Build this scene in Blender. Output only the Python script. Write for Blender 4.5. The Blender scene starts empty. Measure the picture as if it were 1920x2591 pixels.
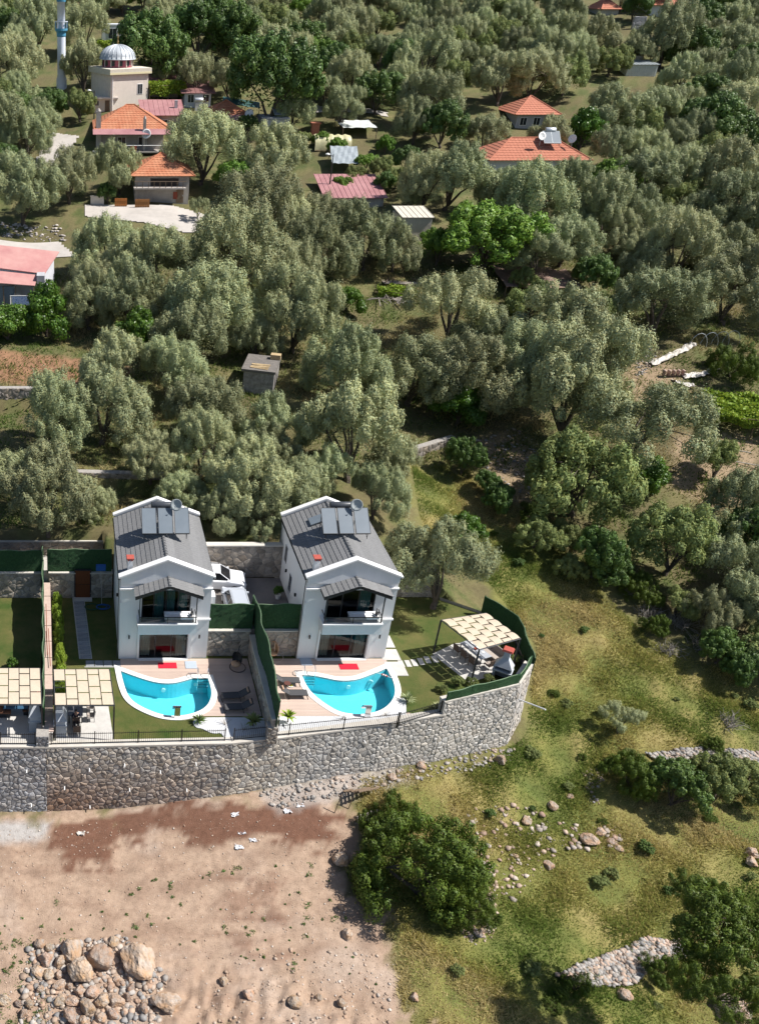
import bpy, bmesh, math, random
import numpy as np
from mathutils import Vector, Matrix, noise as mnoise
from mathutils.geometry import tessellate_polygon
random.seed(7); RNG = np.random.default_rng(7)
R = math.radians
S = bpy.context.scene
COL = S.collection
# ------------------------------------------------------------------ camera, sky, sun, exposure
FPX, CX0, CY0, PITCH, HC = 2400.0, 190.0, 1295.5, R(29.4), 44.0
cam_d = bpy.data.cameras.new('camera'); cam = bpy.data.objects.new('camera', cam_d); COL.objects.link(cam)
cam.location = (0, 0, HC); cam.rotation_euler = (math.pi/2 - PITCH, 0, 0)
cam_d.sensor_fit = 'HORIZONTAL'; cam_d.sensor_width = 36.0; cam_d.lens = FPX/1920*36.0
cam_d.shift_x = (960 - CX0)/1920; cam_d.clip_start = 0.5; cam_d.clip_end = 3000
S.camera = cam
SUN_EL, SUN_AZ = R(53.0), R(96.0)          # azimuth clockwise from +Y
sun_vec = Vector((math.cos(SUN_EL)*math.sin(SUN_AZ), math.cos(SUN_EL)*math.cos(SUN_AZ), math.sin(SUN_EL)))
w = bpy.data.worlds.new('World'); S.world = w; w.use_nodes = True
nt = w.node_tree; bg = nt.nodes['Background']
sky = nt.nodes.new('ShaderNodeTexSky'); sky.sky_type = 'NISHITA'; sky.sun_disc = False
sky.sun_elevation = SUN_EL; sky.sun_rotation = SUN_AZ; sky.altitude = 100
nt.links.new(sky.outputs[0], bg.inputs[0]); bg.inputs[1].default_value = 0.075
sd = bpy.data.lights.new('sun', 'SUN'); sd.energy = 5.0; sd.angle = R(0.5); sd.color = (1.0, 0.96, 0.9)
sun = bpy.data.objects.new('sun', sd); COL.objects.link(sun); sun.location = (40, 30, 120)
sun.rotation_euler = sun_vec.to_track_quat('Z', 'Y').to_euler()
S.view_settings.view_transform = 'Standard'; S.view_settings.look = 'None'
S.view_settings.exposure = 0.50; S.view_settings.gamma = 1.0; S.view_settings.use_curve_mapping = False
S.cycles.max_bounces = 4; S.cycles.diffuse_bounces = 2; S.cycles.glossy_bounces = 2; S.cycles.transmission_bounces = 2; S.cycles.transparent_max_bounces = 6; S.cycles.use_adaptive_sampling = True; S.cycles.adaptive_threshold = 0.015; S.cycles.use_denoising = True; S.cycles.denoising_prefilter = 'ACCURATE'

# ------------------------------------------------------------------ pixel rays (photo pixels, 1920 wide) -> places on the ground
CP, SP = math.cos(PITCH), math.sin(PITCH)
def ray(px, py):
    u, v = (px - CX0)/FPX, (py - CY0)/FPX
    return Vector((u, CP - v*SP, -SP - v*CP))
def P(px, py, z=0.0):
    d = ray(px, py); t = (z - HC)/d.z
    return Vector((d.x*t, d.y*t, z))
def PY(px, py, Y):
    d = ray(px, py); t = Y/d.y
    return Vector((d.x*t, Y, HC + d.z*t))
def mpp(p):                       # metres per photo pixel at a point
    return (p.y*CP - (p.z - HC)*SP)/FPX

# ------------------------------------------------------------------ terrain height
LY = [10, 30, 40, 46, 52, 60, 63.4, 67, 75, 85, 100, 120, 140, 158, 180, 200, 250, 300, 420]
LZ = [-8.6, -7.2, -6.4, -6.0, -5, 0, 4.2, 4.6, 6.0, 7.3, 9.6, 12.8, 16.3, 19.6, 25.3, 29.5, 39.5, 50, 78]
RY = [10, 30, 40, 46, 52, 58, 64, 70, 80, 95, 110, 130, 158, 180, 200, 250, 300, 420]
RZ = [-11, -9.3, -7.9, -6.7, -5.1, -3.4, -1.6, 0.2, 2.6, 6.6, 10.2, 14.6, 19.8, 25.3, 29.5, 39.5, 50, 78]
def sstep(a, b, x): 
    t = np.clip((x - a)/(b - a), 0, 1); return t*t*(3 - 2*t)
STEPS = [  # (x0, x1, Y at x0, Y at x1, rise, half-length of the flattened strip): dry-stone terraces in the grove
    (-30, 14, 73.4, 72.2, 1.3, 4.0), (-30, 10, 86.5, 86.5, 1.5, 5.0), (12, 34, 79.0, 83.5, 1.2, 4.0)]
# outline of the flat villa terraces (world X, Y); inside it the terrain stays deep below
TERR = []
def inpoly(X, Y, poly):
    X = np.asarray(X, float); Y = np.asarray(Y, float)
    c = np.zeros(X.shape, bool); n = len(poly)
    for i in range(n):
        x1, y1 = poly[i]; x2, y2 = poly[(i+1) % n]
        if y1 == y2: continue
        m = ((y1 > Y) != (y2 > Y)) & (X < (x2 - x1)*(Y - y1)/(y2 - y1) + x1)
        c ^= m
    return c
def sdist(X, Y, poly):            # signed distance, positive inside
    X = np.asarray(X, float); Y = np.asarray(Y, float); d = np.full(X.shape, 1e9); n = len(poly)
    for i in range(n):
        x1, y1 = poly[i]; x2, y2 = poly[(i+1) % n]; dx, dy = x2 - x1, y2 - y1
        t = np.clip(((X - x1)*dx + (Y - y1)*dy)/max(dx*dx + dy*dy, 1e-9), 0, 1)
        d = np.minimum(d, np.hypot(X - x1 - t*dx, Y - y1 - t*dy))
    return np.where(inpoly(X, Y, poly), d, -d)
def hgt(X, Y, terr=True):
    X = np.asarray(X, float); Y = np.asarray(Y, float)
    b = sstep(21, 37, X)
    z = np.interp(Y, LY, LZ)*(1 - b) + np.interp(Y, RY, RZ)*b
    for x0, x1, ya, yb, rise, L in STEPS:
        Y0 = ya + (yb - ya)*np.clip((X - x0)/(x1 - x0), 0, 1)
        m = ((X > x0) & (X < x1))*1.0
        z = z + m*rise*(np.clip((Y - Y0)/0.3 + .5, 0, 1) - np.clip((Y - Y0 + L)/(2*L), 0, 1))
    yw = np.interp(X, [-9, 8.4, 12, 16.4, 20.6, 25, 31, 33], [46.4, 46.5, 46.7, 47.3, 48.3, 49.7, 51.6, 54])
    z = z + np.interp(X, [-8, 3, 10, 16, 24, 31, 35], [.4, .6, 1.5, 1.75, 1.6, 1.0, .2])*np.exp(-np.clip((yw - Y)/4.2, 0, 9)**2)*(Y < yw + 2)
    k = 0.25 + 0.5*sstep(70, 120, Y)
    z = z + k*0.35*(np.sin(X*.31 + 1.3*np.sin(Y*.17)) + np.sin(Y*.27 + 1.7*np.sin(X*.21 + 2)))*sstep(30, 60, np.abs(X - 10) + np.abs(Y - 55)*.8)
    if terr and TERR:
        for poly, zz in TERR: z = np.where(inpoly(X, Y, poly), zz, z)
    return z
def G(px, py, lift=0.0, terr=True):
    d = ray(px, py); t = 30.0; 
    while t < 600:
        p = d*t
        if p.z + HC <= float(hgt(p.x, p.y, terr)) + lift: break
        t += max(0.12, (p.z + HC - float(hgt(p.x, p.y, terr)) - lift)*0.45)
    return Vector((d.x*t, d.y*t, HC + d.z*t))

# ------------------------------------------------------------------ mesh building
class MB:
    def __init__(s): s.v = []; s.f = []; s.c = []
    def quad(s, *pts, col=None):
        n = len(s.v); s.v += [tuple(p) for p in pts]; s.f.append(tuple(range(n, n+len(pts)))); s.c += [col]*len(pts); return s
    def add(s, vs, fs, col=None):
        n = len(s.v); s.v += [tuple(p) for p in vs]; s.f += [tuple(n + i for i in f) for f in fs]; s.c += [col]*len(vs); return s
    def box(s, x0, x1, y0, y1, z0, z1, col=None):
        return s.add([(x0,y0,z0),(x1,y0,z0),(x1,y1,z0),(x0,y1,z0),(x0,y0,z1),(x1,y0,z1),(x1,y1,z1),(x0,y1,z1)],
                     [(0,3,2,1),(4,5,6,7),(0,1,5,4),(1,2,6,5),(2,3,7,6),(3,0,4,7)], col)
    def obox(s, c, sx, sy, sz, rz=0, rx=0, ry=0, col=None):      # oriented box about its centre
        m = Matrix.Translation(Vector(c)) @ Matrix.Rotation(rz,4,'Z') @ Matrix.Rotation(rx,4,'X') @ Matrix.Rotation(ry,4,'Y')
        t = MB().box(-sx/2,sx/2,-sy/2,sy/2,-sz/2,sz/2)
        return s.add([m @ Vector(p) for p in t.v], t.f, col)
    def tube(s, pts, r, n=6, caps=True, col=None):
        pts = [Vector(p) for p in pts]; k = len(pts); rs = r if isinstance(r, (list, tuple)) else [r]*k
        base = len(s.v)
        for i, p in enumerate(pts):
            d = (pts[min(i+1,k-1)] - pts[max(i-1,0)]); d = d.normalized() if d.length > 1e-9 else Vector((0,0,1))
            a = d.cross(Vector((0,0,1)) if abs(d.z) < .9 else Vector((1,0,0))).normalized(); b = d.cross(a)
            for j in range(n):
                th = 2*math.pi*j/n; s.v.append(tuple(p + (a*math.cos(th) + b*math.sin(th))*rs[i])); s.c.append(col)
        for i in range(k-1):
            for j in range(n):
                q = base + i*n; s.f.append((q+j, q+(j+1)%n, q+n+(j+1)%n, q+n+j))
        if caps:
            s.f.append(tuple(base + j for j in range(n))[::-1]); s.f.append(tuple(base + (k-1)*n + j for j in range(n)))
        return s
    def lathe(s, prof, c=(0,0,0), n=20, col=None, a0=0, a1=2*math.pi):
        base = len(s.v); full = abs(a1 - a0 - 2*math.pi) < 1e-6; m = n if full else n+1
        for r, z in prof:
            for j in range(m):
                th = a0 + (a1-a0)*j/n; s.v.append((c[0]+r*math.cos(th), c[1]+r*math.sin(th), c[2]+z)); s.c.append(col)
        for i in range(len(prof)-1):
            for j in range(n):
                q = base + i*m; s.f.append((q+j, q+(j+1)%m, q+m+(j+1)%m, q+m+j))
        return s
    def prism(s, poly, z0, z1, col=None, bottom=True):
        n = len(poly); b = len(s.v)
        ar = sum(poly[i][0]*poly[(i+1)%n][1] - poly[(i+1)%n][0]*poly[i][1] for i in range(n))
        if ar < 0: poly = poly[::-1]
        s.v += [(p[0],p[1],z0) for p in poly] + [(p[0],p[1],z1) for p in poly]; s.c += [col]*2*n
        for i in range(n): s.f.append((b+i, b+(i+1)%n, b+n+(i+1)%n, b+n+i))
        tr = tessellate_polygon([[Vector((p[0],p[1],0)) for p in poly]])
        for t in tr:
            a, bb, c = t
            x = (poly[bb][0]-poly[a][0])*(poly[c][1]-poly[a][1]) - (poly[bb][1]-poly[a][1])*(poly[c][0]-poly[a][0])
            if x < 0: bb, c = c, bb
            s.f.append((b+n+a, b+n+bb, b+n+c))
            if bottom: s.f.append((b+a, b+c, b+bb))
        return s
    def mesh(s, name):
        me = bpy.data.meshes.new(name); me.from_pydata(s.v, [], s.f)
        if any(c is not None for c in s.c):
            at = me.color_attributes.new('tint', 'FLOAT_COLOR', 'POINT')
            a = np.ones((len(s.v), 4), np.float32); a[:, :3] = [c if c is not None else (1,1,1) for c in s.c]
            at.data.foreach_set('color', a.ravel())
        me.update(); return me
    def build(s, name, m, parent=None, smooth=False, loc=None):
        me = s.mesh(name); o = bpy.data.objects.new(name, me); COL.objects.link(o)
        if m: me.materials.append(m)
        if smooth: me.polygons.foreach_set('use_smooth', [True]*len(me.polygons))
        if parent: o.parent = parent
        if loc is not None: o.location = loc
        return o
def tag(o, label=None, cat=None, group=None, kind=None):
    if label: o['label'] = label
    if cat: o['category'] = cat
    if group: o['group'] = group
    if kind: o['kind'] = kind
    return o
def thing(name, label, cat, loc=(0,0,0), rz=0, group=None):
    o = bpy.data.objects.new(name, None); COL.objects.link(o); o.location = loc; o.rotation_euler = (0,0,rz)
    o.empty_display_size = .3
    return tag(o, label, cat, group)
def link_mesh(name, me, parent=None, loc=None):
    o = bpy.data.objects.new(name, me); COL.objects.link(o)
    if parent: o.parent = parent
    if loc is not None: o.location = loc
    return o
def copy_tree(o, label=None, parent=None, loc=None, rz=None, scale=None):
    c = o.copy(); COL.objects.link(c); c.parent = parent
    if loc is not None: c.location = loc
    if rz is not None: c.rotation_euler = (c.rotation_euler[0], c.rotation_euler[1], rz)
    if scale is not None: c.scale = scale if hasattr(scale, '__len__') else (scale,)*3
    if label: c['label'] = label
    for ch in list(o.children): copy_tree(ch, None, c)
    return c
def fast_mesh(name, V, F, cols=None, smooth=False):              # V (n,3), F (m,k) arrays
    me = bpy.data.meshes.new(name); n, (m, k) = len(V), F.shape
    me.vertices.add(n); me.vertices.foreach_set('co', np.asarray(V, np.float32).ravel())
    me.loops.add(m*k); me.loops.foreach_set('vertex_index', F.astype(np.int32).ravel())
    me.polygons.add(m); me.polygons.foreach_set('loop_start', np.arange(0, m*k, k, dtype=np.int32))
    me.polygons.foreach_set('loop_total', np.full(m, k, np.int32))
    if cols is not None:
        at = me.color_attributes.new('tint', 'FLOAT_COLOR', 'POINT')
        a = np.ones((n, 4), np.float32); a[:, :3] = cols; at.data.foreach_set('color', a.ravel())
    if smooth: me.polygons.foreach_set('use_smooth', np.ones(m, bool))
    me.update(calc_edges=True); return me

# ------------------------------------------------------------------ materials
MATS = {}
def M(name, c1, c2=None, scale=4.0, rough=.8, bump=0.0, bscale=None, metal=0.0, rnd=0.0, tint=False, spec=.3, c3=None, scale3=.6, trans=0.0, emit=None, coat=0.0, stretch=None):
    if name in MATS: return MATS[name]
    m = bpy.data.materials.new(name); m.use_nodes = True; MATS[name] = m
    t = m.node_tree; N = t.nodes; L = t.links; b = N['Principled BSDF']
    b.inputs['Roughness'].default_value = rough; b.inputs['Metallic'].default_value = metal
    b.inputs['Specular IOR Level'].default_value = spec; b.inputs['Coat Weight'].default_value = coat
    tc = N.new('ShaderNodeTexCoord'); vec = tc.outputs['Object']
    if stretch:
        mp = N.new('ShaderNodeMapping'); mp.inputs['Scale'].default_value = stretch; L.new(vec, mp.inputs[0]); vec = mp.outputs[0]
    def mix(kind, fac, a, bb):
        x = N.new('ShaderNodeMix'); x.data_type = 'RGBA'; x.blend_type = kind
        if isinstance(fac, float): x.inputs[0].default_value = fac
        else: L.new(fac, x.inputs[0])
        for i, q in ((6, a), (7, bb)):
            if isinstance(q, tuple): x.inputs[i].default_value = (*q, 1)
            else: L.new(q, x.inputs[i])
        return x.outputs[2]
    def nz(sc, det=4):
        n = N.new('ShaderNodeTexNoise'); n.inputs['Scale'].default_value = sc; n.inputs['Detail'].default_value = det
        n.inputs['Roughness'].default_value = .65; L.new(vec, n.inputs['Vector']); 
        r = N.new('ShaderNodeMapRange'); r.inputs[1].default_value = .33; r.inputs[2].default_value = .67; L.new(n.outputs[0], r.inputs[0]); return r.outputs[0]
    col = c1
    if c2: col = mix('MIX', nz(scale), c1, c2)
    if c3:
        f = nz(scale3); col = mix('MIX', f, col, c3)
    if tint:
        a = N.new('ShaderNodeAttribute'); a.attribute_name = 'tint'; col = mix('MULTIPLY', 1.0, col, a.outputs[0])
    if rnd:
        oi = N.new('ShaderNodeObjectInfo'); h = N.new('ShaderNodeHueSaturation')
        mr = N.new('ShaderNodeMapRange'); mr.inputs[3].default_value = 1 - rnd; mr.inputs[4].default_value = 1 + rnd
        L.new(oi.outputs['Random'], mr.inputs[0]); L.new(mr.outputs[0], h.inputs['Value'])
        m2 = N.new('ShaderNodeMath'); m2.operation = 'MULTIPLY_ADD'; m2.inputs[1].default_value = rnd*.12; m2.inputs[2].default_value = .5 - rnd*.06
        fr = N.new('ShaderNodeMath'); fr.operation = 'FRACT'; ml = N.new('ShaderNodeMath'); ml.operation = 'MULTIPLY'; ml.inputs[1].default_value = 7.31
        L.new(oi.outputs['Random'], ml.inputs[0]); L.new(ml.outputs[0], fr.inputs[0]); L.new(fr.outputs[0], m2.inputs[0]); L.new(m2.outputs[0], h.inputs['Hue'])
        if isinstance(col, tuple): h.inputs['Color'].default_value = (*col, 1)
        else: L.new(col, h.inputs['Color'])
        col = h.outputs[0]
    if isinstance(col, tuple): b.inputs['Base Color'].default_value = (*col, 1)
    else: L.new(col, b.inputs['Base Color'])
    if emit: b.inputs['Emission Color'].default_value = (*emit, 1); b.inputs['Emission Strength'].default_value = 1
    if bump:
        bn = N.new('ShaderNodeBump'); bn.inputs['Strength'].default_value = min(1, bump); bn.inputs['Distance'].default_value = .05*max(1, bump)
        n = N.new('ShaderNodeTexNoise'); n.inputs['Scale'].default_value = bscale or scale*3; n.inputs['Detail'].default_value = 5; L.new(vec, n.inputs['Vector'])
        L.new(n.outputs[0], bn.inputs['Height']); L.new(bn.outputs[0], b.inputs['Normal'])
    if trans:
        tr = N.new('ShaderNodeBsdfTranslucent'); ms = N.new('ShaderNodeMixShader'); ms.inputs[0].default_value = trans
        if isinstance(col, tuple): tr.inputs[0].default_value = (*col, 1)
        else: L.new(col, tr.inputs[0])
        L.new(b.outputs[0], ms.inputs[1]); L.new(tr.outputs[0], ms.inputs[2]); L.new(ms.outputs[0], N['Material Output'].inputs[0])
    return m
def glassy(name, tint=(.8,.9,.9), refl=1.0, rough=.02, ior=1.45, wave=0):
    m = bpy.data.materials.new(name); m.use_nodes = True; t = m.node_tree; N = t.nodes; L = t.links
    N.remove(N['Principled BSDF'])
    tr = N.new('ShaderNodeBsdfTransparent'); tr.inputs[0].default_value = (*tint, 1)
    gl = N.new('ShaderNodeBsdfGlossy'); gl.inputs['Roughness'].default_value = rough; gl.inputs[0].default_value = (refl, refl, refl, 1)
    fr = N.new('ShaderNodeFresnel'); fr.inputs[0].default_value = ior; ms = N.new('ShaderNodeMixShader')
    if wave:
        tc = N.new('ShaderNodeTexCoord'); n = N.new('ShaderNodeTexNoise'); n.inputs['Scale'].default_value = wave; n.inputs['Detail'].default_value = 3
        bn = N.new('ShaderNodeBump'); bn.inputs['Strength'].default_value = .25; bn.inputs['Distance'].default_value = .03
        L.new(tc.outputs['Object'], n.inputs['Vector']); L.new(n.outputs[0], bn.inputs['Height']); L.new(bn.outputs[0], gl.inputs['Normal']); L.new(bn.outputs[0], fr.inputs['Normal'])
    L.new(fr.outputs[0], ms.inputs[0]); L.new(tr.outputs[0], ms.inputs[1]); L.new(gl.outputs[0], ms.inputs[2]); L.new(ms.outputs[0], N['Material Output'].inputs[0])
    return m
white = M('white_render', (.82,.82,.82), (.74,.74,.745), 1.2, .85, .1, 30, c3=(.77,.77,.76), scale3=.5, stretch=(2.5,2.5,.35))
trim = M('white_trim', (.86,.85,.84), (.78,.78,.77), 6, .7)
roofgrey = M('roof_tile_grey', (.20,.20,.20), (.16,.16,.163), 5, .6, .15, 20, rnd=.08)
anth = M('anthracite_metal', (.022,.024,.027), (.032,.034,.037), 8, .45, spec=.5)
black = M('black_metal', (.012,.012,.013), rough=.5, spec=.4)
chrome = M('chrome', (.7,.71,.73), rough=.18, metal=1.0)
glass = glassy('window_glass', (.55,.62,.62), .9)
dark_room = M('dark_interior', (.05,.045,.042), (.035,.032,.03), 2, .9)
curtain = M('curtain_fabric', (.62,.58,.5), (.52,.49,.42), 8, .9, trans=.25)
teal_curtain = M('teal_curtain', (.12,.3,.3), (.16,.36,.35), 8, .9)
coping = M('concrete_coping', (.50,.46,.40), (.42,.385,.34), 2.5, .9, .3, 25, c3=(.58,.55,.50), scale3=.5)
mortar = M('mortar', (.38,.355,.325), (.28,.26,.24), 5, .95, .4, 40)
stone_m = M('wall_stone', (1,1,1), (.72,.71,.70), 7, .9, .5, 25, tint=True)
rock_m = M('rock', (.46,.41,.36), (.27,.235,.205), 3.6, .92, 2.0, 5, c3=(.40,.245,.14), scale3=1.1, rnd=.18)
pebble_m = M('pebble', (1,1,1), (.75,.72,.7), 6, .9, tint=True)
green_fence_m = M('artificial_hedge', (.022,.062,.026), (.036,.10,.036), 7, .85, 1.0, 60)
deck_m = M('deck_board', (.56,.44,.37), (.49,.375,.315), 3, .75, .2, 40, rnd=.07, stretch=(.4,6,6))
lawn_m = M('lawn_grass', (.042,.082,.013), (.07,.10,.02), 1.6, .95, 1.0, 45, c3=(.135,.125,.04), scale3=.45)
pave_m = M('pale_paving', (.48,.465,.44), (.40,.385,.365), 3, .9, .3, 30, c3=(.54,.52,.49), scale3=1)
slate_m = M('grey_slate', (.22,.23,.25), (.30,.31,.33), 5, .8, .3, 30, rnd=.12)
white_pebble = M('white_pebbles', (.82,.82,.83), (.55,.56,.58), 22, .9, 1.0, 60)
asphalt = M('drive_concrete', (.20,.18,.165), (.15,.135,.125), 3, .95, .5, 60, c3=(.24,.215,.2), scale3=.5)
pale_drive = M('pale_concrete', (.52,.49,.45), (.44,.41,.38), 2.5, .95, .3, 40)
road_m = M('dusty_road', (.45,.415,.38), (.37,.34,.31), 1.2, .95, .4, 30, c3=(.5,.46,.42), scale3=.25)
canopy_m = M('canopy_fabric', (.62,.52,.40), (.56,.47,.355), 4, .85, trans=.1)
red_paint = M('red_paint', (.43,.095,.07), (.35,.075,.055), 8, .75)
wood = M('weathered_wood', (.24,.17,.115), (.15,.11,.08), 5, .9, .5, 20, stretch=(6,6,.6))
pale_wood = M('pale_wood', (.5,.38,.22), (.38,.28,.16), 5, .9, .4, 20)
brown_door = M('brown_door', (.17,.055,.02), (.12,.04,.015), 4, .6, stretch=(6,6,.5))
terracotta = M('roof_terracotta', (.47,.165,.085), (.36,.12,.06), 2.2, .85, .4, 20, c3=(.50,.23,.13), scale3=.6)
mauve_metal = M('mauve_sheet_roof', (.36,.17,.175), (.30,.14,.145), 1.5, .55, c3=(.42,.22,.22), scale3=.4)
cream = M('cream_render', (.74,.67,.59), (.67,.60,.53), 1.5, .9, .15, 20)
old_wall = M('old_plaster', (.38,.34,.31), (.26,.235,.215), 2.2, .95, .5, 10, c3=(.48,.44,.4), scale3=.5)
grey_wall = M('grey_render', (.46,.46,.48), (.38,.38,.4), 2, .9, .2, 12)
sheet = M('galvanised_sheet', (.48,.52,.53), (.38,.42,.44), 2.5, .4, metal=.35, spec=.5)
panel_m = M('solar_collector', (.15,.18,.21), (.17,.20,.23), 1.2, .35, spec=.4)
tank_m = M('dark_tank', (.05,.055,.065), (.07,.075,.085), 4, .4, spec=.5)
silver = M('silver_tank', (.72,.74,.76), (.64,.66,.68), 4, .3, metal=.4)
# ================================================================== THE GROUND
HZ = lambda v: (v.x, v.y)
# villa terraces: front line of the retaining wall (coping edge), from the photograph
WA, WB, WC, WD, WE, WF = [P(x, y, 0) for x, y in ((-260,1893),(116,1894),(588,1884),(762,1864),(962,1838),(1118,1812))]
WG, WH = P(1316,1735,1.1), P(1349,1684,1.1)
RB1, RB2, RB3 = Vector((33.7,58.8,0)), Vector((32.2,61.6,0)), Vector((29.0,64.0,0))
inner = [HZ(WA), HZ(WB), HZ(WC), HZ(WD), HZ(WE), HZ(WF), HZ(WG), HZ(WH), HZ(RB1), HZ(RB2), HZ(RB3), (22.9,64.0), (22.9,65.4), (2.4,65.4), (2.4,66.6), (-14,66.6)]
TERR.append((inner, -9.0))
# ground sheet (rows get coarser with distance)
ys = [24.0]
while ys[-1] < 430: ys.append(ys[-1] + max(0.33, (ys[-1] - 40)*0.0135))
ys = np.array(ys); NC = 330
s_ = np.linspace(0, 1, NC)
Xg = (-0.16*ys - 8)[:, None]*(1 - s_) + (0.80*ys + 14)[:, None]*s_
Yg = np.repeat(ys[:, None], NC, 1)
Zg = hgt(Xg, Yg)
def vnoise(X, Y, sc, oct_=4, seed=0.0):
    out = np.empty(X.size); xf = (X*sc).ravel(); yf = (Y*sc).ravel()
    for i in range(X.size): out[i] = mnoise.fractal(Vector((xf[i], yf[i], seed)), .9, 2.0, oct_)
    return out.reshape(X.shape)
def pxpoly(pts): return [HZ(G(x, y, 0, False)) for x, y in pts]
DIRT = pxpoly([(-150,2060),(330,2050),(600,2000),(760,1985),(880,1990),(905,2090),(930,2250),(1010,2400),(1045,2640),(-150,2640)])
TILL = pxpoly([(-60,880),(120,900),(330,925),(340,985),(120,985),(-60,955)])
BARE1 = pxpoly([(1190,1110),(1290,1090),(1420,1200),(1340,1290),(1240,1250)])
BARE2 = pxpoly([(1700,1100),(1900,1080),(1960,1250),(1800,1300),(1690,1230)])
BARE3 = pxpoly([(1560,850),(1650,870),(1800,1060),(1700,1080),(1580,1000)])
MEAD = pxpoly([(1040,1180),(1120,1180),(1330,1300),(1500,1470),(1640,1620),(1960,1760),(1960,2640),(1040,2640),(930,2200),(890,1980),(1250,1930),(1330,1860),(1360,1640),(1240,1480),(1100,1400),(1060,1300)])
n1 = vnoise(Xg, Yg, .16); n2 = vnoise(Xg, Yg, .55, 3, 5.0); n3 = vnoise(Xg, Yg, 1.5, 2, 9.0)
lerp = lambda a, b, t: a*(1 - t[..., None]) + np.array(b)*t[..., None]
col = np.ones(Xg.shape + (3,))*np.array((.13,.112,.055))
col = lerp(col, (.19,.175,.075), np.clip(.5 + n1*.9 + n2*.4, 0, 1))
col = lerp(col, (.075,.10,.03), np.clip(n2*1.3 + n1*.6 + .25, 0, .9))
mead = np.clip(sdist(Xg, Yg, MEAD)/2.5 + .5 + n2*.6, 0, 1)
mc = np.ones_like(col)*np.array((.195,.195,.055)); mc = lerp(mc, (.30,.25,.10), np.clip(n1*1.1 + n2*.6 + .12, 0, 1)); mc = lerp(mc, (.11,.14,.036), np.clip(-n1*.9 - n2*.9 + .15, 0, .9))
col = lerp(col, (0,0,0), mead) + mc*mead[..., None]
for poly in (BARE1, BARE2, BARE3):
    b = np.clip(sdist(Xg, Yg, poly)/1.5 + .3 + n2*.9, 0, 1)*.85
    col = lerp(col, (.36,.265,.175), b)
b = np.clip(sdist(Xg, Yg, TILL)/.6 + .5, 0, 1); col = lerp(col, (.30,.17,.10), b)
dirt = np.clip(sdist(Xg, Yg, DIRT)/1.1 + .4 + n2*1.5 + n1*1.6 + n3*.6, 0, 1)
n4 = vnoise(Xg*.35, Yg*1.6, .8, 4, 3.0); n5 = vnoise(Xg, Yg, 3.1, 2, 21.0)
dc = np.ones_like(col)*np.array((.405,.295,.218)); dc = lerp(dc, (.315,.215,.155), np.clip(n4*1.1 + n1*.6 + .2 + n5*.4, 0, 1)); dc = lerp(dc, (.46,.365,.295), np.clip(n1*1.4 - .1 + n4*.5, 0, .8))
for cx_, cy_, r0_ in ((4, 62, 19.5), (4, 62, 21.3), (-10, 70, 33.5), (-10, 70, 35.2), (20, 20, 24.0), (20, 20, 25.9), (14, 66, 27.6), (14, 66, 29.3)):
    tr_ = np.exp(-((np.hypot(Xg - cx_, Yg - cy_) - r0_ + .35*n1)/.38)**2)*np.clip(.45 + n2 + n4*.6, 0, .75); dc = lerp(dc, (.29,.20,.145), tr_)
RED = [pxpoly(q) for q in ([(110,2100),(300,2060),(560,2030),(760,2020),(880,2060),(800,2140),(560,2140),(420,2110),(300,2150),(270,2195),(170,2190),(150,2140)],
                           [(560,2270),(680,2240),(690,2300),(580,2310)], [(560,2390),(700,2400),(660,2450)])]
for k, q in enumerate(RED):
    b = np.clip(sdist(Xg, Yg, q)/(.55 if k == 0 else 1.2) + .35 + n2*.9 + n3*.7 + n4*1.5 + n5*.5, 0, 1)*(.95 if k == 0 else .5)
    dc = lerp(dc, (.155,.075,.048), b)
gr = np.clip(sdist(Xg, Yg, pxpoly([(-100,2080),(130,2080),(110,2130),(-100,2140)]))/.5 + .5 + n3*.4, 0, 1); dc = lerp(dc, (.42,.40,.385), gr)
gr = np.clip(sdist(Xg, Yg, pxpoly([(640,2000),(760,1960),(1000,1940),(1050,1980),(860,2030),(700,2060)]))/.5 + .4 + n3*.5, 0, 1)
col = col*(1 - dirt[..., None]) + dc*dirt[..., None]
col = lerp(col, (.40,.36,.33), gr*.8)
# loose spoil bank and ruts in the dirt lot
bank = sstep(0, 1, sdist(Xg, Yg, DIRT)/3)
Zg = Zg + bank*(0.10*n2 + .05*n3 + .03*np.sin((Yg + .4*np.sin(Xg*.5))*5.5)*sstep(38, 44, Yg)) + mead*(.22*n2 + .10*n3)
rough_bank = np.clip(sdist(Xg, Yg, pxpoly([(380,2440),(700,2430),(960,2520),(1000,2660),(330,2660)]))/1.5, 0, 1)
Zg = Zg + rough_bank*(.35*n2 + .28*n3)
Zg = Zg + (np.clip(sdist(Xg, Yg, TILL)/.5, 0, 1))*.12*np.sin(Xg*5.2 + Yg*2)
V = np.stack([Xg, Yg, Zg], -1).reshape(-1, 3); nr = len(ys)
ii = (np.arange(nr - 1)[:, None]*NC + np.arange(NC - 1)[None]).ravel()
F = np.stack([ii, ii + 1, ii + NC + 1, ii + NC], 1)
def gz(X, Y, A=None):                     # height of the finished ground sheet
    X = np.asarray(X, float); Y = np.asarray(Y, float)
    r = np.clip(np.searchsorted(ys, Y) - 1, 0, len(ys) - 2); fy = np.clip((Y - ys[r])/(ys[r+1] - ys[r]), 0, 1)
    s = np.clip((X + .16*Y + 8)/(.96*Y + 22), 0, .99999)*(NC - 1); c = s.astype(int); fx = s - c
    A = Zg if A is None else A
    return (A[r, c]*(1-fx) + A[r, c+1]*fx)*(1-fy) + (A[r+1, c]*(1-fx) + A[r+1, c+1]*fx)*fy
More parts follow.
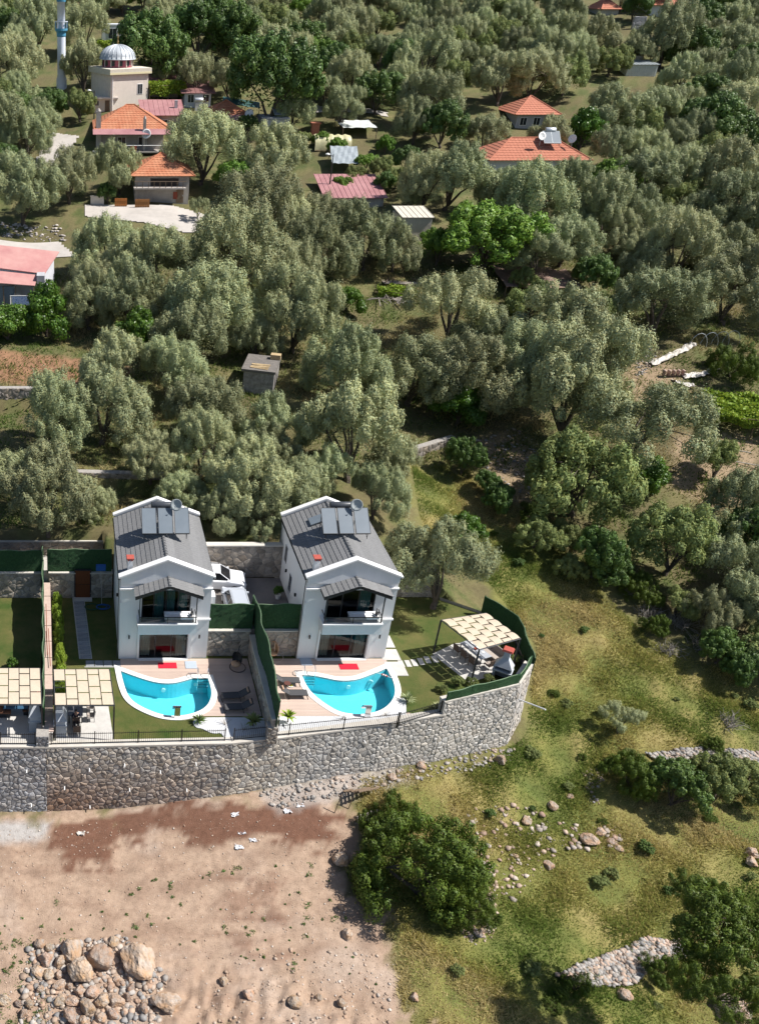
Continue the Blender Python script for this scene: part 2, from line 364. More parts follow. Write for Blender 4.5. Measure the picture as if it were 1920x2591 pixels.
ground_m = M('ground_earth', (1.12,1.12,1.12), (.56,.54,.52), 2.6, .97, 1.0, 18, tint=True, c3=(.98,.95,.92), scale3=13)
ground = link_mesh('ground', fast_mesh('ground', V, F, col.reshape(-1, 3), True)); ground.data.materials.append(ground_m); ground['kind'] = 'structure'

# ------------------------------------------------------------------ draped sheets (road, drive)
def drape(name, poly, m, cell=.4, lift=.05, kind='structure', zfun=None):
    xs = np.arange(min(p[0] for p in poly), max(p[0] for p in poly) + cell, cell); yy = np.arange(min(p[1] for p in poly), max(p[1] for p in poly) + cell, cell)
    X, Y = np.meshgrid(xs, yy); 
    Z = (hgt(X, Y) if zfun is None else zfun(X, Y)) + lift
    ins = inpoly(X[:-1, :-1] + cell/2, Y[:-1, :-1] + cell/2, poly); n = X.shape[1]
    r, c = np.nonzero(ins); q = r*n + c
    o = link_mesh(name, fast_mesh(name, np.stack([X, Y, Z], -1).reshape(-1, 3), np.stack([q, q+1, q+n+1, q+n], 1), None, True)); o.data.materials.append(m); o['kind'] = kind
    return o
drape('road', pxpoly([(215,520),(330,520),(440,522),(590,555),(600,585),(470,590),(330,560),(215,548)]), road_m, .35, .12)
drape('road_lower', pxpoly([(-60,600),(150,612),(190,650),(-60,650)]), road_m, .35, .10)
drape('village_lane', pxpoly([(60,480),(95,400),(130,335),(200,345),(165,400),(150,440),(110,500)]), road_m, .45, .12)
drape('footpath', pxpoly([(740,268),(980,285),(980,296),(740,282)]), road_m, .45, .12)

# ------------------------------------------------------------------ stonework: irregular stones with recessed joints, one object each
def clip_poly(poly, nx, ny, d):
    out = []; n = len(poly)
    for i in range(n):
        a, b = poly[i], poly[(i+1) % n]; da = a[0]*nx + a[1]*ny - d; db = b[0]*nx + b[1]*ny - d
        if da <= 0: out.append(a)
        if (da < 0 < db) or (db < 0 < da):
            t = da/(da - db); out.append((a[0] + (b[0]-a[0])*t, a[1] + (b[1]-a[1])*t))
    return out
def stone_cells(W, vb, vt, cell, rnd, holes=()):
    """vb, vt: (left, right) bottom and top heights; yields shrunken cell polygons in (u, v)"""
    H0, H1 = min(vb), max(vt); cw = cell*1.16; ch = cell*.78
    pts = []
    for r in range(-1, int((H1 - H0)/ch) + 2):
        for c in range(-1, int(W/cw) + 2):
            pts.append(((c + .5 + (.5 if r % 2 else 0) + rnd.uniform(-.46,.46))*cw, H0 + (r + .5 + rnd.uniform(-.46,.46))*ch))
            if rnd.random() < .16: pts.pop()
    grid = {}
    for i, p in enumerate(pts): grid.setdefault((int(p[0]//(2*cell)), int(p[1]//(2*cell))), []).append(i)
    out = []
    for i, (x, y) in enumerate(pts):
        k = (int(x//(2*cell)), int(y//(2*cell)))
        poly = [(0, vb[0]), (W, vb[1]), (W, vt[1]), (0, vt[0])]
        for a in (-1,0,1):
            for b in (-1,0,1):
                for j in grid.get((k[0]+a, k[1]+b), ()):
                    if j == i or not poly: continue
                    q = pts[j]; nx, ny = q[0]-x, q[1]-y; L = math.hypot(nx, ny)
                    if L > 3.6*cell: continue
                    nx /= L; ny /= L; poly = clip_poly(poly, nx, ny, nx*(x+q[0])/2 + ny*(y+q[1])/2 - rnd.uniform(.004,.016) - cell*.01)
        if len(poly) < 3: continue
        A = sum(poly[m][0]*poly[(m+1)%len(poly)][1] - poly[(m+1)%len(poly)][0]*poly[m][1] for m in range(len(poly)))/2
        if abs(A) < cell*cell*.12: continue
        cx = sum(p[0] for p in poly)/len(poly); cy = sum(p[1] for p in poly)/len(poly)
        if any(h[0] < cx < h[1] and h[2] < cy < h[3] for h in holes): continue
        out.append((abs(A), cx, cy, poly))
    return out
def stone_face(parent, o, u, n, W, vb, vt, cell, tone, rnd, limit=300, holes=(), batter=0.0, tones2=None, name='stone'):
    """stones on the plane through o spanned by u (horizontal unit) and up, proud along n"""
    o, u, n = Vector(o), Vector(u).normalized(), Vector(n).normalized(); up = (Vector((0,0,1)) - n*batter).normalized()
    cells = stone_cells(W, vb, vt, cell, rnd, holes); cells.sort(key=lambda c: -c[0])
    rest = MB()
    for k, (A, cx, cy, poly) in enumerate(cells):
        d = .022 + rnd.random()*.045; m = len(poly); tx, ty = rnd.uniform(-.25,.25), rnd.uniform(-.25,.25)
        t = tone(cx, cy, rnd); mb = MB() if k < limit else rest
        vs = [u*p[0] + up*p[1] for p in poly]
        sk = [rnd.uniform(.74,.93) for _ in poly]
        vs += [u*(cx + (p[0]-cx)*sk[i_]) + up*(cy + (p[1]-cy)*sk[i_]) + n*(d*(.75 + tx*(p[0]-cx)/cell + ty*(p[1]-cy)/cell)) for i_, p in enumerate(poly)]
        vs.append(u*(cx + rnd.uniform(-.1,.1)*cell) + up*(cy + rnd.uniform(-.1,.1)*cell) + n*d*1.25)
        fs = [(i, (i+1) % m, m + (i+1) % m, m + i) for i in range(m)] + [(m+i, m+(i+1) % m, 2*m) for i in range(m)]
        if u.cross(up).dot(n) < 0: fs = [f[::-1] for f in fs]
        if k < limit:
            c = u*cx + up*cy; mb.add([v - c for v in vs], fs, t); q = mb.build(name, stone_m, parent, loc=o + c - (parent.location if parent else Vector()))
        else: mb.add([v + o - (parent.location if parent else Vector()) for v in vs], fs, t)
    if rest.v: tag(rest.build('small_stones', stone_m, parent), kind='stuff')
def tone_fn(base, var, warm=.0, patch=None):
    def f(x, y, r):
        k = 1 + r.uniform(-var, var); wv = r.uniform(-.5, 1)*warm
        b = patch(x, y) if patch else base
        return (b[0]*k*(1 + wv*.5), b[1]*k*(1 + wv*.1), b[2]*k*(1 - wv*.4))
    return f
wr = random.Random(11); pale_mortar = M('pale_mortar', (.50,.475,.44), (.39,.37,.345), 5, .95, .4, 40)
# ------------------------------------------------------------------ the great retaining wall, section by section
def wall_section(label, a, b, vt0, vt1, vb0, vb1, cell, tone, extra=None, pipes=(), limit=300, coping_w=.55, cop=True, mm=None):
    a = Vector((a.x, a.y, 0)); b = Vector((b.x, b.y, 0)); u = (b - a); W = u.length; u.normalize(); n = Vector((u.y, -u.x, 0))
    t = thing('retaining_wall', label, 'wall', a, 0, 'sections of the stone retaining wall')
    core = MB(); th = .5; L = []
    bt = .05
    f = lambda s, z, off: u*s + Vector((0,0,z)) + n*(off - bt*z)      # battered face
    core.add([f(0,vb0,-.02), f(W,vb1,-.02), f(W,vt1,-.02), f(0,vt0,-.02), f(0,vb0,-th), f(W,vb1,-th), f(W,vt1,-th), f(0,vt0,-th)],
             [(0,1,2,3),(5,4,7,6),(0,3,7,4),(1,5,6,2),(3,2,6,7)]); core.build('wall_core', mm or mortar, t)
    if cop:
        c = MB(); o = .05
        c.add([f(0,vt0,o), f(W,vt1,o), f(W,vt1+.13,o), f(0,vt0+.13,o), f(0,vt0,-coping_w), f(W,vt1,-coping_w), f(W,vt1+.13,-coping_w), f(0,vt0+.13,-coping_w)],
              [(0,1,2,3),(5,4,7,6),(0,3,7,4),(1,5,6,2),(3,2,6,7)]); c.build('coping', coping, t)
    stone_face(t, a, u, n, W, (vb0+.02, vb1+.02), (vt0-.01, vt1-.01), cell, tone, wr, limit, batter=bt)
    for (px, py) in pipes:
        # where the pixel's ray meets the wall plane
        d = ray(px, py); c0 = Vector((0,0,HC)); tt = (a - c0).dot(n)/d.dot(n); h = c0 + d*tt
        q = h - a; q = q - n*(bt*q.z)
        MB().tube([q - n*.1, q + n*.30 + Vector((0,0,-.03))], .036, 8).build('drain_pipe', M('white_pipe', (.8,.8,.8), rough=.5), t)
    return t, u, n, W
warm1 = lambda x, y: (.30,.235,.185) if y < -1.5 else (.36,.305,.25)
def patch2(x, y):
    k = max(0, min(1, (-y - .6)/4)); e = .5 + .5*math.sin(x*.55 + 1); k *= (.55 + .45*e)
    k *= 1 - max(0, min(1, (x - 8)/4))
    g = (.52,.485,.44); r = (.30,.205,.155)
    return tuple(g[i]*(1-k) + r[i]*k for i in range(3))
W1 = wall_section('grey stone wall section at the far left below the left pergola', WA, WB, 0, 0, -7.2, -7, .34, tone_fn((.46,.45,.45), .33, .15), pipes=((68,1945),(80,2027),(20,2050)), limit=300)
W2 = wall_section('long stone wall section stained brown by soil, with most drain pipes', WB, WC, 0, 0, -7, -6.8, .34, tone_fn((.4,.35,.3), .34, .2, patch2),
    pipes=((226,1942),(405,1947),(495,1928),(163,1986),(227,2031),(471,1991),(378,2034),(327,1990),(315,1930),(160,2061)))
W3 = wall_section('short pale stone wall section under the green divider end', WC, WD, 0, 0, -6.8, -6.6, .34, tone_fn((.52,.485,.43), .28, .15), pipes=((716,1895),(625,1920),(678,1976)), mm=pale_mortar)
W4 = wall_section('pale grey stone wall section below the right pool', WD, WE, 0, 0, -6.6, -6.2, .33, tone_fn((.53,.51,.48), .26, .1), pipes=((920,1872),), mm=pale_mortar)
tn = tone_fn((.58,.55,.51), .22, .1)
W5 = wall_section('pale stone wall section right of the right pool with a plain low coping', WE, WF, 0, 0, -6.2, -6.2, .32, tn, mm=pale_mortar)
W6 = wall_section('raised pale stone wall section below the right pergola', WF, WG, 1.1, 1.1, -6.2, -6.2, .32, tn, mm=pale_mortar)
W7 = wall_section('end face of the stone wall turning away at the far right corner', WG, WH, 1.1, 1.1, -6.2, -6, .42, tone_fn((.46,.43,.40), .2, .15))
# expansion joints drawn as real slots: dark strips between sections
for q in (WB, WC, WD, WE):
    pass
# ================================================================== VILLA PLOTS
def flat(name, outer, holes, z, m, th=.3, kind='structure', parent=None):
    loops = [[Vector((p[0], p[1], 0)) for p in outer]] + [[Vector((p[0], p[1], 0)) for p in h] for h in holes]
    pts = [q for l in loops for q in l]; tr = tessellate_polygon(loops); mb = MB()
    F = []
    for a, b, c in tr:
        x = (pts[b]-pts[a]).cross(pts[c]-pts[a]).z
        F.append((a, b, c) if x > 0 else (a, c, b))
    mb.add([(p.x, p.y, z) for p in pts], F)
    n = len(outer); b0 = len(mb.v)
    mb.add([(p[0], p[1], z) for p in outer] + [(p[0], p[1], z-th) for p in outer], [(i, n+i, n+(i+1)%n, (i+1)%n) for i in range(n)])
    o = mb.build(name, m, parent)
    if kind: o['kind'] = kind
    return o
def rgn(ox, oy, sc, pts): return [(ox + x/sc, oy + y/sc) for x, y in pts]
def world(pts, z=0): return [HZ(P(x, y, z)) for x, y in pts]
def smooth_loop(pts, it=2, keep=()):
    for _ in range(it):
        out = []; n = len(pts)
        for i in range(n):
            a, b = pts[i], pts[(i+1) % n]
            out += [(.75*a[0]+.25*b[0], .75*a[1]+.25*b[1]), (.25*a[0]+.75*b[0], .25*a[1]+.75*b[1])]
        pts = out
    return pts
def offset(poly, d):
    n = len(poly); ar = sum(poly[i][0]*poly[(i+1)%n][1] - poly[(i+1)%n][0]*poly[i][1] for i in range(n)); sg = 1 if ar > 0 else -1; out = []
    for i in range(n):
        a, b, c = Vector(poly[i-1]), Vector(poly[i]), Vector(poly[(i+1) % n])
        d1 = (b-a).normalized(); d2 = (c-b).normalized(); nn = Vector((d1.y+d2.y, -d1.x-d2.x))*sg
        if nn.length < 1e-6: nn = Vector((d1.y, -d1.x))*sg
        nn.normalize(); k = 1/max(.5, nn.dot(Vector((d1.y, -d1.x))*sg)); out.append((b.x + nn.x*d*k, b.y + nn.y*d*k))
    return out
def dens(poly, step=.5):
    out = []
    for i in range(len(poly)):
        a, b = Vector(poly[i]), Vector(poly[(i+1) % len(poly)]); k = max(1, int((b-a).length/step))
        out += [tuple(a + (b-a)*j/k) for j in range(k)]
    return out
pool1 = world(rgn(270,1620,3.842, [(135,305),(330,378),(500,425),(660,428),(830,378),(985,378),(1022,500),(1008,590),(962,660),(870,710),(720,745),(560,738),(420,693),(280,622),(210,552),(170,450)]))
pool2 = world(rgn(670,1500,4.589, [(430,965),(560,968),(720,1000),(830,1025),(950,1030),(1080,1015),(1200,970),(1320,925),(1410,885),(1460,960),(1505,1080),(1512,1180),(1472,1270),(1390,1350),(1270,1400),(1130,1420),(1000,1415),(860,1390),(720,1310),(600,1220),(510,1130),(455,1030)]))
def round_curve(p, sharp):        # chaikin except at sharp corners
    for _ in range(2):
        out = []; n = len(p)
        for i in range(n):
            a, b = p[i], p[(i+1) % n]
            A = a if a in sharp else (.75*a[0]+.25*b[0], .75*a[1]+.25*b[1]); B = b if b in sharp else (.25*a[0]+.75*b[0], .25*a[1]+.75*b[1])
            if not out or out[-1] != A: out.append(A)
            if out[-1] != B: out.append(B)
        if out[0] == out[-1]: out.pop()
        p = out
    return p
pool1 = round_curve(pool1, {pool1[0], pool1[4], pool1[5]}); pool2 = round_curve(pool2, {pool2[0], pool2[8]})
XD = 13.05                        # divider between the two plots
def chain(*v): return [HZ(q) for q in v]
nrm = .30
lawn1 = [(-1.8, WB.y + nrm), (WC.x*.98, WC.y + .35), (XD, WC.y + .5), (XD, 56.2), (9.4, 56.2), (9.4, 64.9), (2.9, 64.9), (2.9, 63.9), (-2.2, 63.9)]
flat('lawn', lawn1, [pool1], 0.0, lawn_m)
lawn2 = [(XD, WC.y + .5), (WD.x, WD.y + .3), (WE.x, WE.y + .3), (WF.x, WF.y + .3), (WG.x - .2, WG.y + .35), (WH.x - .35, WH.y), (RB1.x - .1, RB1.y), (RB2.x, RB2.y), (RB3.x, RB3.y - .1), (22.6, 63.9), (22.6, 64.9), (16.6, 64.9), (16.6, 56.2), (XD, 56.2)]
flat('lawn', lawn2, [pool2], 0.0, lawn_m)
lawn0 = [(-14, WA.y + .3), (-2.3, WB.y + .3), (-2.7, 63.9), (-14, 63.9)]
flat('lawn', lawn0, [], 0.0, lawn_m)

# ---- pools: basin, coping, water, steps, lights, ladder
cyan_tile = M('pool_liner', (.16,.66,.75), (.18,.70,.78), 3, .6)
water_m = glassy('pool_water', (.72,.94,.98), 1.0, .03, 1.33, wave=2.2)
cop_white = M('pool_coping_stone', (.80,.78,.75), (.72,.70,.67), 4, .8, .1, 20)
def make_pool(poly, label, shelf, lights, ladder, cw=.42):
    t = thing('swimming_pool', label, 'pool', (0,0,0), 0, 'crescent swimming pools')
    n = len(poly); ar = sum(poly[i][0]*poly[(i+1)%n][1] - poly[(i+1)%n][0]*poly[i][1] for i in range(n))
    if ar < 0: poly = poly[::-1]
    b = MB(); b.add([(p[0],p[1],.04) for p in poly] + [(p[0],p[1],-1.35) for p in poly], [(i, n+i, n+(i+1)%n, (i+1)%n)[::-1] for i in range(n)])
    tr = tessellate_polygon([[Vector((p[0],p[1],0)) for p in poly]])
    F = [(a,bb,c) if (Vector(poly[bb])-Vector(poly[a])).cross(Vector(poly[c])-Vector(poly[a])) > 0 else (a,c,bb) for a,bb,c in tr]
    b.add([(p[0],p[1],-1.35) for p in poly], F); b.build('basin', cyan_tile, t)
    out = offset(poly, cw)
    c = MB(); c.add([(p[0],p[1],.07) for p in poly] + [(p[0],p[1],.07) for p in out] + [(p[0],p[1],-.05) for p in out] + [(p[0],p[1],-.06) for p in poly],
        [(i,(i+1)%n,n+(i+1)%n,n+i)[::-1] for i in range(n)] + [(n+i,n+(i+1)%n,2*n+(i+1)%n,2*n+i)[::-1] for i in range(n)] + [(i,3*n+i,3*n+(i+1)%n,(i+1)%n)[::-1] for i in range(n)])
    cp = c.build('coping', cop_white, t)
    MB().add([(p[0],p[1],-.10) for p in offset(poly, -.004)], F).build('water_surface', water_m, t)
    if shelf: MB().prism(shelf, -1.3, -.42).build('entry_step', cyan_tile, t)
    for (x, y, z, dx, dy) in lights:
        d = Vector((dx, dy, 0)).normalized(); MB().tube([Vector((x,y,z)) - d*.05, Vector((x,y,z)) + d*.05], .16, 12).build('pool_light', trim, t)
    lx, ly, w_ = ladder; l = MB()
    for s in (-w_/2, w_/2):
        l.tube([(lx+s, ly-.05, -1.0), (lx+s, ly-.05, .25), (lx+s, ly+.02, .62), (lx+s, ly+.22, .78), (lx+s, ly+.42, .68), (lx+s, ly+.5, .3), (lx+s, ly+.5, .05)], .028, 6)
    l.tube([(lx-w_/2-.05, ly+.5, .12), (lx-w_/2-.6, ly+.5, .12), (lx-w_/2-.75, ly+.35, .1), (lx-w_/2-.75, ly+.1, .08), (lx-w_/2-.6, ly-.02, .08)], .022, 6)
    for z in (-.25, -.5, -.75): l.box(lx-w_/2, lx+w_/2, ly-.12, ly-.02, z-.02, z+.02)
    l.build('ladder', chrome, t)
    return t
q = P(*rgn(270,1620,3.842,[(935,372)])[0]); q2 = P(*rgn(670,1500,4.589,[(515,968)])[0])
make_pool(pool1, 'crescent swimming pool of the left villa, ladder at its right end', None,
    [(*HZ(P(*rgn(270,1620,3.842,[(553,440)])[0], -.1)), -.55, 0, -1), (*HZ(P(*rgn(270,1620,3.842,[(868,385)])[0], -.1)), -.5, 0, -1)], (q.x, q.y - .05, .75))
make_pool(pool2, 'crescent swimming pool of the right villa, ladder at its left end', None,
    [(*HZ(P(*rgn(670,1500,4.589,[(978,1040)])[0], -.1)), -.55, 0, -1), (*HZ(P(*rgn(670,1500,4.589,[(1238,985)])[0], -.1)), -.5, -.4, -1)], (q2.x, q2.y - .05, .75))

# ---- decks: single planks, cut where the pool lies
def make_deck(name, label, x0, x1, y0, y1, pool, left_edge=None, bottom=None):
    t = thing(name, label, 'deck', (0,0,0)); hole = offset(pool, .30); y = y1 - .17; b = .165
    while y > y0:
        ymid = y + b/2; cuts = []
        n = len(hole)
        for i in range(n):
            (xa, ya), (xb, yb) = hole[i], hole[(i+1) % n]
            if (ya > ymid) != (yb > ymid): cuts.append(xa + (xb-xa)*(ymid-ya)/(yb-ya))
        cuts.sort(); segs = []; cur = x0 if left_edge is None else max(x0, left_edge(ymid))
        for j in range(0, len(cuts) - 1, 2):
            segs.append((cur, cuts[j])); cur = cuts[j+1]
        segs.append((cur, x1))
        for a, c in segs:
            if c - a > .15:
                if bottom and bottom(a, c, ymid): continue
                MB().box(a, c, -b/2 + .005, b/2 - .005, -.02, .04).build('plank', deck_m, t, loc=(0, ymid, 0))
        y -= b
    return t
d1b = P(*rgn(270,1620,3.842,[(1000,752)])[0]).y
make_deck('wooden_deck', 'brown plank deck round the left villa pool, half in shade', 3.35, XD - .3, d1b, 55.88, pool1, bottom=lambda a, c, y: c < 5.4 and y < 53.2)
d2b = P(*rgn(670,1500,4.589,[(500,1440)])[0]).y
make_deck('wooden_deck', 'brown plank deck round the right villa pool, with two loungers', XD + .35, 23.0, d2b, 55.88, pool2, bottom=lambda a, c, y: a > 21.3 and y < 54.3)

# ---- white pebble beds
pb1 = world(rgn(270,1620,3.842,[(830,790),(900,758),(1250,755),(1620,765),(1610,950),(1500,975),(1330,985),(1180,985),(1140,950),(1110,905),(1040,915),(980,895),(930,865),(860,855)]))
flat('pebble_bed', smooth_loop(pb1, 1), [], .05, white_pebble, .1)
pb2 = world(rgn(670,1500,4.589,[(170,1440),(900,1440),(1100,1470),(1300,1440),(1440,1370),(1560,1230),(1640,1225),(1640,1420),(1560,1490),(1180,1560),(600,1630),(160,1635)]))
flat('pebble_bed', pb2, [offset(pool2, .41)] if False else [], .045, white_pebble, .1)
# ---- drive between the villas, left drive, side path
flat('driveway', [(9.75,56.45),(16.35,56.45),(16.35,63.3),(9.75,63.3)], [], 2.3, asphalt, 2.2)
flat('driveway', [(-14,64.2),(-2.55,64.2),(2.6,64.2),(2.6,66.5),(-14,66.5)], [], 2.4, pale_drive, 2.3)
# ---- slate path left of villa one: slabs with pale joints
pt = thing('garden_path', 'narrow path of grey slate slabs in villa shade with pale joints', 'path', (0,0,0))
base_path = MB()
pa, pb = P(198,1512), P(217,1668)
N_ = 15
for k in range(N_):
    y1 = pa.y + (pb.y - pa.y)*k/N_; y2 = pa.y + (pb.y-pa.y)*(k+1)/N_; xm = pa.x + (pb.x-pa.x)*(k+.5)/N_
    MB().box(-.42, .42, (y2-y1)/2 + .035, -(y2-y1)/2 - .035, -.05, .035).build('slab', slate_m, pt, loc=(xm, (y1+y2)/2, 0))
base_path.add([(pa.x-.48,pa.y,.012),(pa.x+.48,pa.y,.012),(pb.x+.48,pb.y,.012),(pb.x-.48,pb.y,.012)], [(0,3,2,1)]).build('joint_bed', pave_m, pt)
for k in range(6):
    MB().box(-.30,.30,-.34,.34,-.05,.035).build('slab', slate_m, pt, loc=(pb.x + .3 + k*.66, pb.y - .55, 0))
MB().box(pb.x-.1, 3.3, pb.y-1.0, pb.y-.93, -.04, .045).build('edging', pave_m, pt)
sw = thing('side_path', 'pale rough slabs along the right side of the right villa', 'path', (0,0,0))
for k, (ya, yb) in enumerate(((60.5,58.9),(58.7,57.2),(57.0,55.7),(55.5,53.9))):
    MB().box(22.75, 24.1, yb, ya, -.05, .05).build('slab', pave_m, sw)
st = thing('stepping_stones', 'row of square stepping stones crossing the lawn to the right pergola', 'path', (0,0,0))
for px, py in rgn(980,1480,4.13,[(145,828),(215,826),(280,818),(350,805),(418,787),(495,780)]):
    c = P(px, py); MB().box(-.18,.18,-.38,.38,-.04,.04).build('stepping_stone', pave_m, st, loc=c)

# ---- garden stone walls (back walls, drive walls), green hedge panels
def simple_wall(label, a, b, z0, z1, cell, tone, limit=300, th=.45, holes=(), cop=True, side=1, name='stone_wall'):
    a = Vector((a[0], a[1], 0)); b = Vector((b[0], b[1], 0)); u = (b-a); W = u.length; u.normalize(); n = Vector((u.y, -u.x, 0))*side
    t = thing(name, label, 'wall', a)
    m = MB(); m.add([Vector((0,0,z0)), u*W+Vector((0,0,z0)), u*W+Vector((0,0,z1)), Vector((0,0,z1))] + [q - n*th for q in (Vector((0,0,z0)), u*W+Vector((0,0,z0)), u*W+Vector((0,0,z1)), Vector((0,0,z1)))],
        [(0,1,2,3),(5,4,7,6),(0,3,7,4),(1,5,6,2),(3,2,6,7)]); m.build('wall_core', mortar, t)
    if cop:
        c = MB(); f = lambda s, z, o: u*s + Vector((0,0,z)) + n*o
        c.add([f(-.03,z1,.08),f(W+.03,z1,.08),f(W+.03,z1+.1,.08),f(-.03,z1+.1,.08),f(-.03,z1,-th-.03),f(W+.03,z1,-th-.03),f(W+.03,z1+.1,-th-.03),f(-.03,z1+.1,-th-.03)], [(0,1,2,3),(5,4,7,6),(0,3,7,4),(1,5,6,2),(3,2,6,7)]); c.build('coping', coping, t)
    stone_face(t, a, u, n, W, (z0,z0), (z1-.01,z1-.01), cell, tone, wr, limit, holes=holes)
    return t
gt = tone_fn((.40,.36,.31), .3, .15)
simple_wall('garden back wall of rounded stones left of the left villa, with a brown door', (-2.1,63.85), (3.0,63.85), 0, 2.35, .42, gt, holes=((2.0,3.35,-.1,2.6),))
simple_wall('stone wall below the hedge screen between the villas, left of the divider', (9.72,56.25), (XD-.2,56.25), 0, 2.25, .45, gt)
simple_wall('sunlit stone wall below the hedge screen, behind the hanging egg chair', (XD+.2,56.25), (16.42,56.25), 0, 2.25, .42, tone_fn((.42,.37,.32), .25, .1))
simple_wall('tall stone wall at the back of the driveway behind the parked cars', (9.0,63.4), (16.6,63.4), 2.3, 5.2, .5, tone_fn((.34,.3,.26), .35, .15))
simple_wall('stone wall behind the lawn at the right side of the right villa', (22.8,63.95), (29.2,63.95), 0, 3.2, .46, gt)
simple_wall('garden wall of grey rounded stones in the far left plot', (-14,63.85), (-2.75,63.85), 0, 2.35, .45, gt)
simple_wall('low brown stone wall behind the pale concrete drive at the left edge', (-14,66.55), (2.6,66.55), 2.4, 3.7, .40, tone_fn((.4,.33,.27), .3, .2))
# divider between the plots: stone base and green panels
dv = simple_wall('stone base of the divider between the two villa plots', (XD-.2,56.2), (XD-.2,WC.y+.2), 0, 1.9, .45, gt, th=.35, side=1)
bw = thing('boundary_wall', 'long boundary wall with pinkish coping beside the clipped yellow hedge', 'wall', (0,0,0))
bwm = MB(); bwm.add([(-2.55,63.7,0),(-2.05,63.7,0),(-1.45,47.0,0),(-1.95,47.0,0),(-2.55,63.7,1.5),(-2.05,63.7,1.5),(-1.45,47.0,.9),(-1.95,47.0,.9)], [(4,7,6,5),(0,4,5,1),(1,5,6,2),(2,6,7,3),(3,7,4,0)]); bwm.build('wall_core', M('pale_render', (.58,.55,.52), (.48,.45,.42), 2, .9, .2, 20), bw)
pink = M('pink_coping_stone', (.52,.40,.34), (.44,.33,.28), 3, .85)
for k in range(9):
    f0, f1 = k/9, (k+1)/9 - .004
    L = lambda f, o: (-2.55+.6*f + o, 63.7-16.7*f, 1.5-.6*f)
    a, b, c, d = L(f0,-.03), L(f0,.55), L(f1,.55), L(f1,-.03)
    MB().add([a,b,c,d]+[(p[0],p[1],p[2]+.08) for p in (a,b,c,d)], [(4,7,6,5)[::1],(0,4,5,1),(1,5,6,2),(2,6,7,3),(3,7,4,0)]).build('coping_slab', pink, bw)
MB().tube([(-2.25,60.5,1.7),(-2.0,54.5,1.45)], .03, 5).build('rusty_rail', M('rust', (.25,.07,.04), rough=.8), bw)
MB().tube([(-2.0,57.5,1.6),(-1.75,53.3,1.4)], .03, 5).build('rusty_rail', MATS['rust'], bw)
# hedge-like green panels
def hedge_panel(label, pts, z0, z1, name='green_screen', cat='fence', step=.22, group='artificial hedge screens'):
    """pts: ground line; z0,z1 functions of arclength fraction"""
    t = thing(name, label, cat, (pts[0][0], pts[0][1], 0), 0, group); r = random.Random(len(label))
    L = [0]
    for a, b in zip(pts, pts[1:]): L.append(L[-1] + (Vector(b)-Vector(a)).length)
    npan = max(1, round(L[-1]/2.0)); o = Vector((pts[0][0], pts[0][1], 0))
    def at(s):
        for i in range(len(pts)-1):
            if s <= L[i+1] or i == len(pts)-2:
                f = (s-L[i])/(L[i+1]-L[i]); a, b = Vector(pts[i]), Vector(pts[i+1]); d = (b-a).normalized(); return a+(b-a)*f, Vector((d.y,-d.x))
    for k in range(npan):
        s0, s1 = L[-1]*k/npan, L[-1]*(k+1)/npan; m = max(2, int((s1-s0)/step)); mb = MB(); nz = max(3, int((z1(.5)-z0(.5))/step)); rows = []
        for sd in (1,-1):
            base = len(mb.v)
            for i in range(m+1):
                s = s0 + (s1-s0)*i/m; p, n = at(s); f = s/L[-1]; jit = math.sin(s*2.1)*.05
                for j in range(nz+1):
                    z = z0(f)+(z1(f)-z0(f))*j/nz + (math.sin(s*3.7)*.025 if j == nz else 0)
                    q = p + n*(sd*.05 + r.uniform(-.018,.018) + jit*j/nz); mb.v.append((q.x-o.x, q.y-o.y, z)); mb.c.append(None)
            for i in range(m):
                for j in range(nz):
                    q = base+i*(nz+1)+j; f = (q, q+nz+1, q+nz+2, q+1); mb.f.append(f if sd > 0 else f[::-1])
        nb = (m+1)*(nz+1)
        for i in range(m): q = i*(nz+1)+nz; mb.f.append((q, q+nz+1, nb+q+nz+1, nb+q))
        mb.build('hedge_panel', green_fence_m, t)
    for k in range(npan+1):
        p, n = at(L[-1]*k/npan); f = k/npan; MB().box(p.x-o.x-.03, p.x-o.x+.03, p.y-o.y-.03, p.y-o.y+.03, z0(f)-.1, z1(f)+.01).build('post', MATS.get('dark_green') or M('dark_green', (.02,.06,.03), rough=.6), t)
    # pale folded top edge
    tp = []
    for i in range(int(L[-1]/.3)+1):
        s = min(L[-1], i*.3); p, n = at(s); f = s/L[-1]; tp.append((p.x-o.x+n.x*math.sin(s*2.1)*.05, p.y-o.y+n.y*math.sin(s*2.1)*.05, z1(f)+math.sin(s*3.7)*.025+.012))
    MB().tube(tp, .022, 4).build('top_edge', M('pale_green_edge', (.20,.27,.17), rough=.8), t)
    return t
K = lambda v: (lambda f: v)
hedge_panel('dark green hedge screen over the stone wall left of the divider', [(9.75,56.5),(XD-.1,56.5)], K(2.3), K(4.5))
hedge_panel('dark green hedge screen over the stone wall behind the egg chair', [(XD+.15,56.5),(16.4,56.5)], K(2.3), K(4.5))
hedge_panel('long green hedge screen dividing the two villa decks', [(XD+.05,57.7),(XD+.22,56.5),(XD+.05,54),(XD+.2,51.5),(XD+.05,WC.y+.1)], lambda f: 1.9 - .4*max(0, f-.8)/.2, lambda f: 4.5 - .9*max(0,(f-.45))/.55)
hedge_panel('dark green screen above the garden wall with the brown door', [(-2.2,64.05),(2.9,64.05)], K(2.4), K(4.5))
hedge_panel('green screen above the stone wall in the far left plot', [(-14,64.05),(-2.7,64.05)], K(2.45), K(4.4))
hedge_panel('green screen running along the boundary wall by the clipped hedge', [(-2.65,66.3),(-2.6,63.7),(-2.05,47.6)], lambda f: 1.4-.6*f, lambda f: 3.5-1.0*f)
